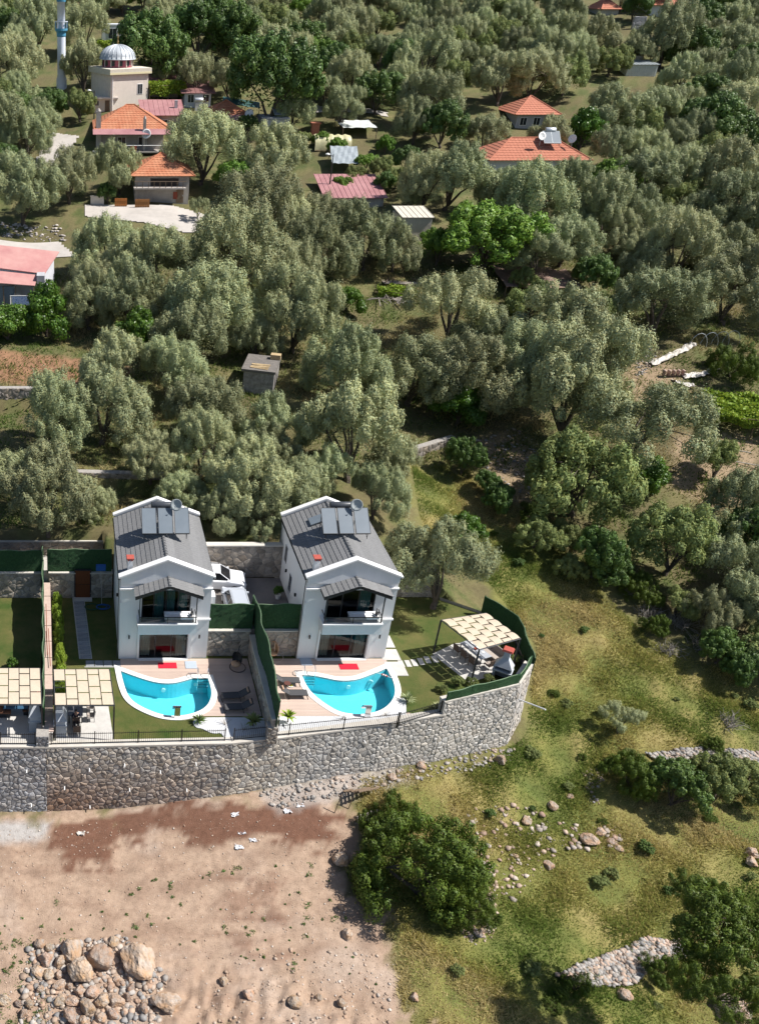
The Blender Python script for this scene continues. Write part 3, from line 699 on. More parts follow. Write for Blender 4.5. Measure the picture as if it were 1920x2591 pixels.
hedge_panel('green screen round the right plot behind the pergola', [HZ(WH),HZ(RB1),HZ(RB2)], K(0.2), K(1.75))
tl = (HZ(WF)[0]+.1, HZ(WF)[1]+.3)
hedge_panel('low green mesh fence on the raised wall below the right pergola', [(WF.x+.1,WF.y+.15),(WG.x-.1,WG.y+.15)], K(1.22), K(1.95))
hedge_panel('low green mesh fence on the end of the raised wall', [(WG.x-.1,WG.y+.2),(WH.x-.25,WH.y)], K(1.22), K(1.95))
# right side outer wall face under the screen
sm = MB(); 
for a, b in ((WH,RB1),(RB1,RB2),(RB2,RB3)): sm.quad((a.x,a.y,-6),(b.x,b.y,-4),(b.x,b.y,.25),(a.x,a.y,.25))
tag(sm.build('plot_side_wall', mortar), 'plain wall under the green screen at the right edge of the villa plot', 'wall')
# brown door in the garden wall
dr = thing('garden_door', 'brown wooden door set in the stone garden wall', 'door', (.62,63.8,0))
MB().box(-.68,.68,-.02,.12,0,2.75).build('frame', anth, dr); MB().box(-.58,.58,-.07,-.02,.12,1.33).build('door_panel', brown_door, dr); MB().box(-.58,.58,-.07,-.02,1.39,2.65).build('door_panel', brown_door, dr)
MB().box(-.75,.75,-.5,-.02,0,.12).build('step', pave_m, dr)

# ---- black picket fences along the terrace edge
def picket_fence(label, a, b, z0=.13, h=.95, n_post=4):
    a = Vector((a[0],a[1],0)); b = Vector((b[0],b[1],0)); u = b-a; W = u.length; u.normalize(); rz = math.atan2(u.y,u.x)
    t = thing('picket_fence', label, 'fence', a, rz, 'black metal fences on the retaining wall')
    pk = MB().box(-.009,.009,-.009,.009,z0+.05,z0+h+.04).mesh('picket'); pk.materials.append(black)
    pm = MB().box(-.03,.03,-.03,.03,z0-.3,z0+h+.1).mesh('post'); pm.materials.append(black)
    for z in (z0+.1, z0+h-.08): MB().box(0,W,-.014,.014,z-.014,z+.014).build('rail', black, t)
    for k in range(n_post): link_mesh('post', pm, t, (W*k/(n_post-1),0,0))
    k = .13
    while k < W-.05: link_mesh('picket', pk, t, (k,0,0)); k += .135
off = Vector((0,.22,0))
picket_fence('black picket fence in front of the far left pergola', HZ(WA+off), (WB.x-.7, WB.y+.22), n_post=5)
picket_fence('black picket fence in front of the left villa lawn and pergola', (WB.x+.35, WB.y+.22), (WC.x-.5, WC.y+.22), n_post=5)
picket_fence('black picket fence below the right pool on the pebble strip', (WC.x+.1, WC.y+.24), (WE.x+1.1, WE.y+.0+.05), n_post=4)
picket_fence('short black picket fence end by the raised wall', (WE.x+1.2, WE.y+.05), (WF.x-.1, WF.y+.2), n_post=2)
# stone pier where divider meets the wall
simple_wall('short stone pier at the front end of the divider', (XD-.45, WC.y+.15), (XD+.25, WC.y+.15), -.1, 1.3, .3, gt, th=.6, cop=False)
simple_wall('short stone pier at the front end of the boundary wall', (WB.x-.62, WB.y+.02), (WB.x+.2, WB.y+.02), -.2, 1.0, .3, tone_fn((.33,.33,.34), .3), th=1.2, cop=False)

# ================================================================== THE VILLAS (local frame: x right, y deep, z up, origin at the front left corner)
VW, VD, EAVE, RIDGE = 6.5, 9.0, 7.05, 8.45
def tile_rows(parent, xe, ze, xr, zr, y0, y1, n, mat_, name='tile_row', tw=.30):
    """rows parallel to the eave: eave line at (xe,ze), ridge at (xr,zr)"""
    for i in range(n):
        f0, f1 = i/n, min(1, (i+1.12)/n); mb = MB(); m = int((y1-y0)/tw*4); 
        sgn = 1 if xr > xe else -1; nx, nz_ = -(zr-ze), (xr-xe)*sgn; L = math.hypot(nx, nz_); nx = nx/L*sgn; nz_ /= L
        for j in range(m+1):
            y = y0+(y1-y0)*j/m; k = j % 4; wv = (0,.022,.03,.022)[k]; 
            lo = .045 + wv; up = .008 + wv
            for f, h in ((f0,-.02),(f0,lo),(f1,up)):
                mb.v.append((xe+(xr-xe)*f + nx*h, y, ze+(zr-ze)*f + nz_*h)); mb.c.append(None)
        for j in range(m):
            q = j*3
            for a in (0,1):
                fc = (q+a, q+3+a, q+4+a, q+1+a); mb.f.append(fc[::-1] if sgn > 0 else fc)
        mb.build(name, mat_, parent)
def villa(label, loc, rz, variant):
    t = thing('villa', label, 'house', loc, rz, 'white two-storey villas')
    mid = VW/2
    # walls: left, right, back, and front with door openings
    wl = MB(); T = .25
    prof = [(0,0),(VW,0),(VW,EAVE),(mid,RIDGE),(0,EAVE)]
    wl.box(0,T,0,VD,-.3,EAVE); wl.box(VW-T,VW,0,VD,-.3,EAVE)
    def gable(y0, y1, up):
        pts = [(0,EAVE-.3),(VW,EAVE-.3),(VW,EAVE+up),(mid,RIDGE+up),(0,EAVE+up)]
        wl.add([(x,y0,z) for x,z in pts]+[(x,y1,z) for x,z in pts], [(0,1,2,3,4)[::1],(9,8,7,6,5)]+[(i,5+i,5+(i+1)%5,(i+1)%5) for i in range(5)])
    gable(-.12, T, .22); gable(VD-T, VD, .22)
    wl.box(T,VW-T,VD-T,VD,-.3,EAVE-.3)
    dx0, dx1, dz = 1.5, 5.02, 2.32          # lower door
    ux0, ux1, uz0, uz1 = 1.55, 5.05, 3.45, 6.1
    for (a,b,c,d) in ((T,dx0,-.3,uz0),(dx1,VW-T,-.3,uz0),(dx0,dx1,dz,uz0),(T,ux0,uz0,EAVE-.3),(ux1,VW-T,uz0,EAVE-.3),(ux0,ux1,uz1,EAVE-.3)): wl.box(a,b,0,T,c,d)
    walls = wl.build('wall', white, t)
    # interiors
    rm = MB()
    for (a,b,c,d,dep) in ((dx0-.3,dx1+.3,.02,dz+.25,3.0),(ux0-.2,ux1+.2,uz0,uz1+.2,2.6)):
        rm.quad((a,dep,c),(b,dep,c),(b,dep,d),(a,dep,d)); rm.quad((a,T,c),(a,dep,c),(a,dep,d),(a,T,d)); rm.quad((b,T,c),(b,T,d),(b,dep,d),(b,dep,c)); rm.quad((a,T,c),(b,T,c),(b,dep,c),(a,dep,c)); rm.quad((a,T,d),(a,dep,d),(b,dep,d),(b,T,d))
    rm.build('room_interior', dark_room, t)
    # doors
    def glazing(nm, x0, x1, z0, z1, n, curt, cm):
        fr = MB(); y0, y1 = .06, .14; fw = .07
        fr.box(x0,x1,y0,y1,z0,z0+fw); fr.box(x0,x1,y0,y1,z1-fw,z1); w_ = (x1-x0)/n
        for k in range(n+1): fr.box(x0+w_*k-fw/2*(0 < k < n)-(fw if k == n else 0), x0+w_*k+fw/2*(0 < k < n)+(fw if k == 0 else 0), y0-.003, y1+.003, z0+fw, z1-fw)
        f = fr.build(nm, anth, t)
        for k in range(n): MB().quad((x0+w_*k+fw/2+.01,.10,z0+fw),(x0+w_*(k+1)-fw/2-.01,.10,z0+fw),(x0+w_*(k+1)-fw/2-.01,.10,z1-fw),(x0+w_*k+fw/2+.01,.10,z1-fw)).build('pane', glass, f)
        for (a, b) in curt:
            cv = MB(); m = int((b-a)/.06); 
            for j in range(m+1):
                x = a+(b-a)*j/m; y = .33+.04*math.sin(j*1.7); cv.v += [(x,y,z0+.05),(x,y,z1-.05)]; cv.c += [None,None]
            cv.f = [(2*j,2*j+2,2*j+3,2*j+1) for j in range(m)]; cv.build('curtain', cm, f)
    glazing('sliding_door', dx0, dx1, .04, dz, 3, ((dx0+.08,dx0+.8),(dx1-.8,dx1-.08)), curtain)
    glazing('balcony_door', ux0, ux1, uz0+.05, uz1, 4 if variant == 0 else 3, ((ux0+.95,ux0+1.6),(ux0+1.85,ux0+2.4),(ux0+2.6,ux1-.2)) if variant == 0 else ((ux1-1.1,ux1-.25),), teal_curtain)
    MB().box(dx0-.05,dx1+.05,-.30,0.0,-.02,.07).build('door_sill', trim, t)
    # portal jambs, balcony box, mouldings
    pj = MB(); pj.box(1.33,1.47,-.14,-.002,-.1,3.0); pj.box(5.05,5.28,-.14,-.002,-.1,3.0); pj.build('door_surround', white, t)
    bx0, bx1, by = 1.2, 5.5, -1.1
    bal = MB(); bal.box(bx0+.05,bx1-.05,by+.05,-.003,2.98,3.62); bal.box(bx0+.05,bx0+.2,by+.05,-.003,3.622,3.80); bal.box(bx1-.2,bx1-.05,by+.05,-.003,3.622,3.80); bal.box(bx0+.2,bx1-.2,by+.05,by+.2,3.622,3.80)
    bl = bal.build('balcony', white, t)
    MB().box(bx0,bx1,by-.02,by+.24,3.80,3.92).build('moulding', trim, bl); MB().box(bx0,bx0+.24,by+.24,-.003,3.80,3.92).build('moulding', trim, bl); MB().box(bx1-.24,bx1,by+.24,-.003,3.80,3.92).build('moulding', trim, bl)
    rl = MB(); rl.box(bx0+.1,bx1-.1,by+.08,by+.13,4.42,4.47)
    for x in (bx0+.12, mid+.1, bx1-.12): rl.box(x-.02,x+.02,by+.085,by+.125,3.92,4.42)
    rl.box(bx0+.1,bx0+.15,by+.13,-.05,4.42,4.47); rl.box(bx1-.15,bx1-.1,by+.13,-.05,4.42,4.47)
    ra = rl.build('railing', anth, t)
    MB().quad((bx0+.15,by+.105,3.95),(bx1-.15,by+.105,3.95),(bx1-.15,by+.105,4.42),(bx0+.15,by+.105,4.42)).build('glass_panel', glassy('rail_glass', (.8,.85,.86), .9), ra)
    for x in (bx0+.14, bx1-.14): MB().box(x-.035,x+.035,by+.14,by+.21,3.92,6.5).build('balcony_post', anth, t)
    # dark floor of the balcony
    MB().box(bx0+.2,bx1-.2,by+.2,-.003,3.623,3.64).build('balcony_floor', slate_m, bl)
    # balcony roof
    ex0, ex1, ez, rz_, ey0 = .98, 5.72, 6.42, 7.32, -1.3
    rf = MB(); cx = (ex0+ex1)/2
    rf.add([(ex0,ey0,ez-.28),(cx,ey0,rz_-.22),(ex1,ey0,ez-.28),(ex1,ey0,ez-.04),(cx,ey0,rz_-.02),(ex0,ey0,ez-.04)]+[(ex0,-.125,ez-.28),(cx,-.125,rz_-.22),(ex1,-.125,ez-.28),(ex1,-.125,ez-.04),(cx,-.125,rz_-.02),(ex0,-.125,ez-.04)],
        [(0,1,4,5),(1,2,3,4),(0,6,7,1),(1,7,8,2),(2,8,9,3),(0,5,11,6),(5,4,10,11),(4,3,9,10)]); br = rf.build('balcony_roof', anth, t)
    tile_rows(br, ex0-.03, ez, cx, rz_, ey0-.03, -.125, 7, roofgrey); tile_rows(br, ex1+.03, ez, cx, rz_, ey0-.03, -.125, 7, roofgrey)
    k = ey0
    while k < -.2: MB().tube([(cx,k,rz_+.02),(cx,k+.36,rz_+.0)], [.11,.085], 8).build('ridge_tile', roofgrey, br); k += .33
    # string courses
    for (a,b,z) in ((-.06,ex0-.02,6.22),(ex1+.02,VW+.06,6.22),(bx1+.02,VW+.06,3.55)): MB().box(a,b,-.16,-.125+.12,z,z+.12).build('moulding', trim, t)
    # roof
    ro = MB(); ro.add([(-.06,T,EAVE-.03),(mid,T,RIDGE-.02),(VW+.06,T,EAVE-.03),(VW+.06,T,EAVE-.2),(mid,T,RIDGE-.2),(-.06,T,EAVE-.2)]+[(-.06,VD-T,EAVE-.03),(mid,VD-T,RIDGE-.02),(VW+.06,VD-T,EAVE-.03),(VW+.06,VD-T,EAVE-.2),(mid,VD-T,RIDGE-.2),(-.06,VD-T,EAVE-.2)],
        [(0,6,7,1)[::-1],(1,7,8,2)[::-1],(2,8,9,3)[::-1],(5,11,6,0)[::-1],(3,9,10,4),(4,10,11,5)]); roof = ro.build('roof', anth, t)
    tile_rows(roof, -.1, EAVE, mid, RIDGE, T+.005, VD-T-.005, 10, roofgrey); tile_rows(roof, VW+.1, EAVE, mid, RIDGE, T+.005, VD-T-.005, 10, roofgrey)
    k = T
    while k < VD-T-.1: MB().tube([(mid,k,RIDGE+.035),(mid,min(k+.40,VD-T),RIDGE+.01)], [.13,.10], 8).build('ridge_tile', roofgrey, roof); k += .36
    # gutter
    for x in (-.13, VW+.13):
        MB().tube([(x,T-.2,EAVE-.08),(x,VD-T,EAVE-.08)], .055, 8).build('gutter', anth, roof)
        MB().tube([(x,-.05,EAVE-.1),(x,-.05,.1)] if x < 0 else [(x,VD-.2,EAVE-.1),(x,VD-.2,.1)], .028, 6).build('downpipe', anth, roof)
    # parapet copings
    for y0, y1 in ((-.22,T+.06),(VD-T-.06,VD+.1)):
        for s in (0,1):
            xa, xb = (-.16, mid) if s == 0 else (mid, VW+.16); za, zb = (EAVE+.16, RIDGE+.222) if s == 0 else (RIDGE+.222, EAVE+.16)
            MB().add([(xa,y0,za),(xb,y0,zb),(xb,y1,zb),(xa,y1,za),(xa,y0,za+.13),(xb,y0,zb+.13),(xb,y1,zb+.13),(xa,y1,za+.13)], [(0,3,2,1),(4,5,6,7),(0,1,5,4),(2,3,7,6),(3,0,4,7),(1,2,6,5)]).build('parapet_coping', trim, roof)
    # chimney
    ch = MB().box(.5,.86,.55,.95,EAVE-.1,8.2).build('chimney', white, t)
    MB().box(.42,.94,.47,1.03,8.36,8.46).build('chimney_cap', red_paint, ch)
    for x in (.5,.78):
        for y in (.55,.87): MB().box(x,x+.08,y,y+.08,8.2,8.36).build('cap_leg', red_paint, ch)
    # wall lamps
    for x, z in ((.72,2.05),(5.85,2.05)): MB().tube([(x,-.08,z-.14),(x,-.08,z+.14)], .055, 8).build('wall_lamp', black, t)
    MB().box(-.14,-.003,2.3,2.4,4.0,4.25).build('wall_lamp', black, t)
    MB().box(.02,.10,-.10,-.002,4.95,5.12).build('small_spotlight', trim, t)
    # side windows (left wall)
    if variant == 1:
        for (y, z0, z1) in ((6.0,4.5,5.9),(3.9,3.2,4.6)):
            f = MB(); f.box(-.035,.0,y-.06,y+.76,z0-.06,z1+.06); w_ = f.build('window', trim, t); MB().box(-.045,-.036,y,y+.7,z0,z1).build('pane', M('grey_pane', (.10,.11,.13), rough=.1, spec=.8), w_)
        MB().box(-.14,-.003,5.6,5.7,4.0,4.25).build('wall_lamp', black, t)
    else:
        ac = MB().box(VW+.02,VW+.35,.25,1.05,4.75,5.35).build('air_conditioner', trim, t); MB().lathe([(0.0,0),(.22,0),(.22,.01)], (0,0,0), 14).build('fan_grille', anth, ac, loc=(VW+.36,.65,5.05)).rotation_euler = (0,math.pi/2,0)
    return t
V1 = (3.22, 55.9, 0); V2 = (16.40, 55.9, 0); VR = R(.6)
villa('left white villa, cars parked at its right side, hot tub on the balcony', V1, VR, 0)
villa('right white villa nearest the pergola garden, side windows facing the drive', V2, VR, 1)
def solar(label, loc, rz, n=3, tankm=tank_m, pw=1.02, pl=2.0, tilt=R(40), gap=.18, tankr=.25):
    t = thing('solar_heater', label, 'solar heater', loc, rz, 'roof solar water heaters'); W = n*pw+(n-1)*gap
    for k in range(n):
        x = -W/2+pw/2+k*(pw+gap); pn = MB().obox((x, pl/2*math.cos(tilt), .12+pl/2*math.sin(tilt)), pw, pl, .08, rx=tilt).build('collector_panel', panel_m, t)
        e = MB()
        for s in (-1,1): e.obox((x+s*(pw/2+.012), pl/2*math.cos(tilt), .12+pl/2*math.sin(tilt)), .024, pl+.03, .11, rx=tilt)
        for s in (-1,1): e.obox((x, pl/2*math.cos(tilt)*(1+s*1.0), .12+pl/2*math.sin(tilt)*(1+s*1.0)), pw, .03, .11, rx=tilt)
        e.build('frame', sheet if tankm is silver else anth, pn)
    top = .12+pl*math.sin(tilt); ty = pl*math.cos(tilt)+.25
    mb = MB().tube([(-W*.28-.04,ty,top+.12),(-W*.28,ty,top+.12),(W*.3,ty,top+.12),(W*.3+.04,ty,top+.12)], [tankr*.8,tankr,tankr,tankr*.8], 14); mb.build('tank', tankm, t, True)
    MB().tube([(W*.22,ty,top+.3),(W*.22,ty,top+.55)], .09, 8).build('vent_cap', tankm, t)
    for x in (-W/2+.2, W/2-.2): 
        MB().tube([(x,.02,.1),(x,.02,-.35)], .025, 5).build('leg', anth, t); MB().tube([(x,ty,top),(x,ty,-.9)], .025, 5).build('leg', anth, t); MB().tube([(x,.1,-.25),(x,ty,top-.1)], .02, 5).build('brace', anth, t)
    MB().tube([(-W/2,.05,.05),(W/2,.05,.05)], .025, 5).build('rail', anth, t)
    return t
def dish(label, loc, rz, r=.42, pole=.8, tiltx=R(55), m=trim, group='satellite dishes'):
    t = thing('satellite_dish', label, 'satellite dish', loc, rz, group)
    MB().tube([(0,0,-pole),(0,0,0)], .03, 6).build('mast', sheet, t)
    d = MB().lathe([(0.0,0),(r*.35,.02),(r*.7,.075),(r,.15),(r,.165),(r*.7,.09),(r*.35,.035),(0.0,.015)], n=18); o = d.build('reflector', m, t, True, loc=(0,-.06,.05)); o.rotation_euler = (tiltx,0,0)
    a = MB().tube([(0,-.1,-.1),(0,-r*1.0,.12)], .015, 5); a.tube([(0,-r*1.0,.07),(0,-r*1.0,.18)], .04, 6); a.build('receiver_arm', sheet, t)
    return t
grey_dish = M('grey_dish', (.38,.41,.41), (.33,.36,.36), 5, .6)
for vx, nm in ((V1,'left'),(V2,'right')):
    solar(f'three grey solar collectors with dark tank on the {nm} villa roof', (vx[0]+VW/2+.15, vx[1]+3.5, 8.6), VR)
    dish(f'grey satellite dish beside the dark tank on the {nm} villa roof', (vx[0]+VW/2+1.0, vx[1]+4.9, 10.3), R(-25), .45, 1.9, R(60), grey_dish)
# roof hatch on right villa
hx = MB().obox((0,0,0), 1.0, 1.0, .09, ry=-math.atan2(RIDGE-EAVE, VW/2)); tag(hx.build('roof_hatch', panel_m, loc=(V2[0]+1.9, V2[1]+6.6, 8.10)), 'flat grey skylight near the back of the right villa roof', 'skylight')
# hot tubs and folded deck chairs on the balconies
for vx, nm in ((V1,'left'),(V2,'right')):
    t = thing('hot_tub', f'white hot tub with grey sides on the {nm} villa balcony', 'hot tub', (vx[0]+4.15, vx[1]-.58, 3.64))
    MB().box(-.95,.95,-.33,.43,0,.62).build('cabinet', M('tub_cabinet', (.34,.36,.40), (.30,.32,.36), 5, .5), t)
    s = MB(); s.box(-1.0,1.0,-.37,-.22,.62,.74); s.box(-1.0,1.0,.32,.47,.62,.74); s.box(-1.0,-.82,-.22,.32,.62,.74); s.box(.82,1.0,-.22,.32,.62,.74); s.box(-.82,.82,-.22,.32,.60,.64); s.build('shell', trim, t)
    t = thing('folding_chair', f'folded black metal chair at the right end of the {nm} villa balcony', 'chair', (vx[0]+5.15, vx[1]-.75, 3.64), R(12))
    MB().tube([(-.18,0,0),(0,0,1.25)], .02, 5).tube([(.18,0,0),(0,0,1.25)], .02, 5).tube([(-.18,.3,0),(0,.3,1.25)], .02, 5).tube([(.18,.3,0),(0,.3,1.25)], .02, 5).build('frame', black, t)
    MB().obox((-.07,.15,.65), .02, .28, .8, ry=R(9)).build('seat', anth, t)
# mats and grey plates
for (x, y, nm) in ((V1[0]+3.55, 55.05, 'left'), (V2[0]+3.62, 54.92, 'right')):
    tag(MB().box(-.68,.68,-.33,.33,0,.025).build('doormat', M('red_mat', (.62,.02,.045), (.55,.018,.04), 20, .95, .3, 80), loc=(x,y,.045)), f'bright red doormat before the {nm} villa sliding door', 'doormat')
for (px, py, nm) in ((483,1683,'right of the left villa mat'),(774,1675,'left of the right villa mat in shade')):
    c = P(px, py, .05); tag(MB().box(-.42,.42,-.42,.42,0,.03).build('shower_tray', M('blue_grey_tray', (.42,.48,.56), (.38,.44,.52), 6, .6), loc=(c.x,c.y,.045)), f'square blue grey tray on the deck, {nm}', 'tray')
# ================================================================== VEGETATION
leaf_mats = {
 'olive': M('olive_leaves', (.345,.37,.19), (.285,.31,.155), .5, .6, rnd=.26, tint=True, trans=.14, spec=.25),
 'green': M('broadleaf_leaves', (.115,.185,.042), (.09,.155,.035), .5, .5, rnd=.14, tint=True, trans=.18, spec=.35),
 'bright': M('bright_leaves', (.16,.275,.038), (.125,.225,.03), .5, .5, rnd=.12, tint=True, trans=.2, spec=.3),
 'citrus': M('citrus_leaves', (.10,.19,.024), (.075,.15,.02), .5, .4, rnd=.1, tint=True, trans=.28, spec=.4),
 'mastic': M('mastic_leaves', (.10,.145,.018), (.075,.115,.015), .4, .55, rnd=.08, tint=True, trans=.15, spec=.3),
 'vine': M('vine_leaves', (.30,.40,.05), (.22,.32,.04), .8, .6, rnd=.06, tint=True, trans=.35, spec=.25),
 'dry': M('dry_twigs', (.30,.25,.19), (.22,.18,.14), .8, .9, rnd=.1, tint=True),
 'pale': M('pale_green_leaves', (.27,.31,.11), (.22,.265,.09), .6, .7, rnd=.12, tint=True, trans=.3),
}
bark = M('bark', (.13,.105,.085), (.075,.06,.05), 5, .95, .8, 12)
def leaves(centers, dirs, L, Wd, rng, jitter=.5, shade=None, nrm=None, nj=.26):
    """one kite-shaped leaf spray per centre, pointing roughly along dirs; nrm turns its flat side outward"""
    n = len(centers); d = dirs + rng.normal(0, jitter, (n, 3)); d /= np.linalg.norm(d, axis=1)[:, None] + 1e-9
    if nrm is not None:
        nn = nrm/(np.linalg.norm(nrm, axis=1)[:, None] + 1e-9); d = d - nn*((d*nn).sum(1)*.88)[:, None]; d /= np.linalg.norm(d, axis=1)[:, None] + 1e-9
    if nrm is None: s = rng.normal(0, 1, (n, 3))
    else: s = nrm + rng.normal(0, nj, (n, 3))
    s = np.cross(d, s); s /= np.linalg.norm(s, axis=1)[:, None] + 1e-9
    l = (L*rng.uniform(.6, 1.35, n))[:, None]; wd = (Wd*rng.uniform(.6, 1.3, n))[:, None]
    a = centers - d*l*.5 - s*wd*.22; b = centers - d*l*.15 + s*wd*.5; c = centers + d*l*.5 + s*wd*.15; e = centers + d*l*.1 - s*wd*.5
    V = np.stack([a, b, c, e], 1).reshape(-1, 3); F = np.arange(4*n).reshape(-1, 4)
    k = rng.uniform(.86, 1.14, n)*(1 if shade is None else shade); hue = rng.uniform(-.12, .12, n)
    col = np.stack([k*(1+hue), k, k*(1-hue*1.2)], 1)
    return V, F, np.repeat(col, 4, 0)
def fib(n, rng):
    i = np.arange(n) + .5; ph = np.arccos(1 - 2*i/n); th = math.pi*(1+5**.5)*i + rng.uniform(0, 6)
    return np.stack([np.cos(th)*np.sin(ph), np.sin(th)*np.sin(ph), np.cos(ph)], 1)
def make_tree(kind, seed, nlobe=10, nplume=9, per=760, L=.034, Wd=.019, rz=.82, lobe_r=.46, plume_r=.138, trunk_h=.22, plume=.7, lower=-.55, fork=6, fill=2600, nj=.26, cfac=.78):
    """a tree of crown radius about 1 standing on z=0 (scaled later): lobes of the limbs > upright plumes > leaf sprays"""
    rng = np.random.default_rng(seed); cz = trunk_h + rz*cfac
    D = fib(nlobe*2, rng) + rng.normal(0, .25, (nlobe*2, 3)); D /= np.linalg.norm(D, axis=1)[:, None]; D = D[D[:, 2] > lower]; D = D[rng.permutation(len(D))][:nlobe]
    lr = lobe_r*rng.uniform(.72, 1.28, len(D)); LC = D*(1.04 - lr)[:, None]*rng.uniform(.75, 1.2, len(D))[:, None]*np.array([1, 1, rz]); LC[:, 2] += cz
    LC = np.vstack([LC, [[0, 0, cz + .1]]]); lr = np.append(lr, lobe_r*1.1); CC = []; cs = []; cd = []
    for c, r_ in zip(LC, lr):
        rad = c - np.array([0, 0, cz - .25]); rad = rad/(np.linalg.norm(rad) + .15); tone = rng.uniform(.86, 1.14); q = fib(nplume*3, rng) + rng.normal(0, .15, (nplume*3, 3)); q /= np.linalg.norm(q, axis=1)[:, None]
        q = q[np.argsort(-(q @ rad + .35*q[:, 2] + rng.uniform(-.25, .25, len(q))))][:nplume + int(rng.integers(-1, 2))]
        for u in q: CC.append(c + u*r_*rng.uniform(.75, 1.08)*np.array([1, 1, .85])); cs.append(tone*rng.uniform(.88, 1.12)); cd.append(u)
    CC = np.array(CC); C = CC; cr = plume_r*rng.uniform(.6, 1.4, len(CC)); vs = []
    for c, r_, k, dd in zip(CC, cr, cs, cd):
        n = int(per*(r_/plume_r)**1.8); u = rng.normal(0, 1, (n, 3)); u /= np.linalg.norm(u, axis=1)[:, None]; u = u[u[:, 2] > -.55 - .3*rng.random(n)]; n = len(u)
        st = rng.uniform(.7, 1.3)*plume; ax = np.array([rng.normal(0, .15), rng.normal(0, .15), 1.0]) + dd*.25
        knob = 1 + .28*np.sin(u[:, 0]*6 + c[0]*31)*np.sin(u[:, 1]*6 + c[1]*27)*np.cos(u[:, 2]*4)
        rad = r_*rng.uniform(.78, 1, n)*np.where(rng.random(n) < .14, rng.uniform(1.1, 1.38, n), 1)*knob*np.where(u[:, 2] > 0, 1 - .25*u[:, 2], 1)
        p = u*rad[:, None]; p = p + ax*(np.maximum(p[:, 2:3], -.3*r_)*st*1.3); out = u.copy(); out[:, 2] = out[:, 2]/(1 + st*.5) + .1
        tang = np.cross(u, rng.normal(0, 1, (n, 3))) + np.array([0, 0, .9]) + u*.3
        vs.append((c + p, tang, np.full(n, k), out))
    li = rng.integers(0, len(LC), fill); u = rng.normal(0, 1, (fill, 3)); u /= np.linalg.norm(u, axis=1)[:, None]; vs.append((LC[li] + u*(lr[li]*rng.uniform(.3, .95, fill)**.6)[:, None], rng.normal(0, 1, (fill, 3)), np.ones(fill)*.95, u))
    P_ = np.vstack([a[0] for a in vs]); Dr = np.vstack([a[1] for a in vs]); sh = np.concatenate([a[2] for a in vs]); O_ = np.vstack([a[3] for a in vs])
    Dr /= np.linalg.norm(Dr, axis=1)[:, None] + 1e-9
    ok = P_[:, 2] > .02; V, F, cl = leaves(P_[ok], Dr[ok], L, Wd, rng, .25, sh[ok], O_[ok], nj)
    crown = fast_mesh(kind + '_crown', V, F, cl); crown.materials.append(leaf_mats[kind])
    tb = MB(); r0 = .062; lean = rng.uniform(-.08, .08, 2)
    top = Vector((lean[0], lean[1], trunk_h*.62)); tb.tube([(0,0,-.15), (lean[0]*.3, lean[1]*.3, trunk_h*.25), top], [r0*1.35, r0, r0*.85], 7)
    idx = rng.permutation(len(C))[:fork*3]
    for j in range(fork):
        tgt = Vector(C[idx[j]])*.55 + Vector((0,0,cz*.45)); midp = top.lerp(tgt, .5) + Vector(rng.uniform(-.06, .06, 3)); midp.z = max(midp.z, top.z + .02)
        tb.tube([top - Vector((0,0,.03)), midp, tgt], [r0*.62, r0*.42, r0*.25], 5)
        for q in idx[fork + 2*j: fork + 2*j + 2]: tb.tube([tgt, tgt.lerp(Vector(C[q]), .5) + Vector(rng.uniform(-.04, .04, 3)), Vector(C[q])], [r0*.25, r0*.16, r0*.06], 4)
    trunk = tb.mesh(kind + '_trunk'); trunk.materials.append(bark)
    return crown, trunk, cz
PROTO = {}
def protos(key, kind, n, **kw):
    PROTO[key] = [make_tree(kind, 100 + 17*i + hash_(key), **kw) for i in range(n)]
def hash_(s): return sum(ord(c)*(i+3) for i, c in enumerate(s)) % 997
PROTO['olive'] = [make_tree('olive', 211 + 31*i, **kw) for i, kw in enumerate((dict(lower=-.75), dict(rz=.95, nlobe=12, lobe_r=.40), dict(rz=.74, nlobe=11, trunk_h=.22, lower=-.75), dict(nlobe=7, nplume=11, lobe_r=.52, plume_r=.13),
    dict(rz=1.02, nlobe=9, lobe_r=.42, plume=.9, trunk_h=.2), dict(nlobe=13, nplume=8, lobe_r=.36, plume_r=.14, lower=-.75, trunk_h=.24)))]
protos('olive_open', 'olive', 2, nlobe=9, nplume=5, per=800, plume_r=.14, lobe_r=.36, rz=.7, trunk_h=.5, lower=-.2, fill=1400)
protos('green', 'green', 3, nlobe=11, nplume=7, per=460, L=.06, Wd=.042, plume_r=.15, rz=.95, plume=.35, nj=.4)
protos('bright', 'bright', 2, nlobe=11, nplume=7, per=480, L=.055, Wd=.04, plume_r=.15, rz=.85, plume=.3, nj=.4)
protos('citrus', 'citrus', 2, nlobe=8, nplume=6, per=330, L=.09, Wd=.06, plume_r=.22, lobe_r=.5, rz=.95, plume=.2, trunk_h=.1, lower=-.8, fill=900, nj=.45)
protos('mastic', 'mastic', 3, nlobe=16, nplume=8, per=430, L=.034, Wd=.02, plume_r=.105, lobe_r=.38, rz=.78, plume=.75, trunk_h=.02, lower=-.9, fill=8000, cfac=.55)
protos('pale', 'pale', 2, nlobe=10, nplume=6, per=430, L=.058, Wd=.034, plume_r=.15, lobe_r=.42, rz=.75, plume=.4, fill=1500, nj=.4)
TREES = []                        # (px, py, width px) of every crown, for spacing
CNT = {}
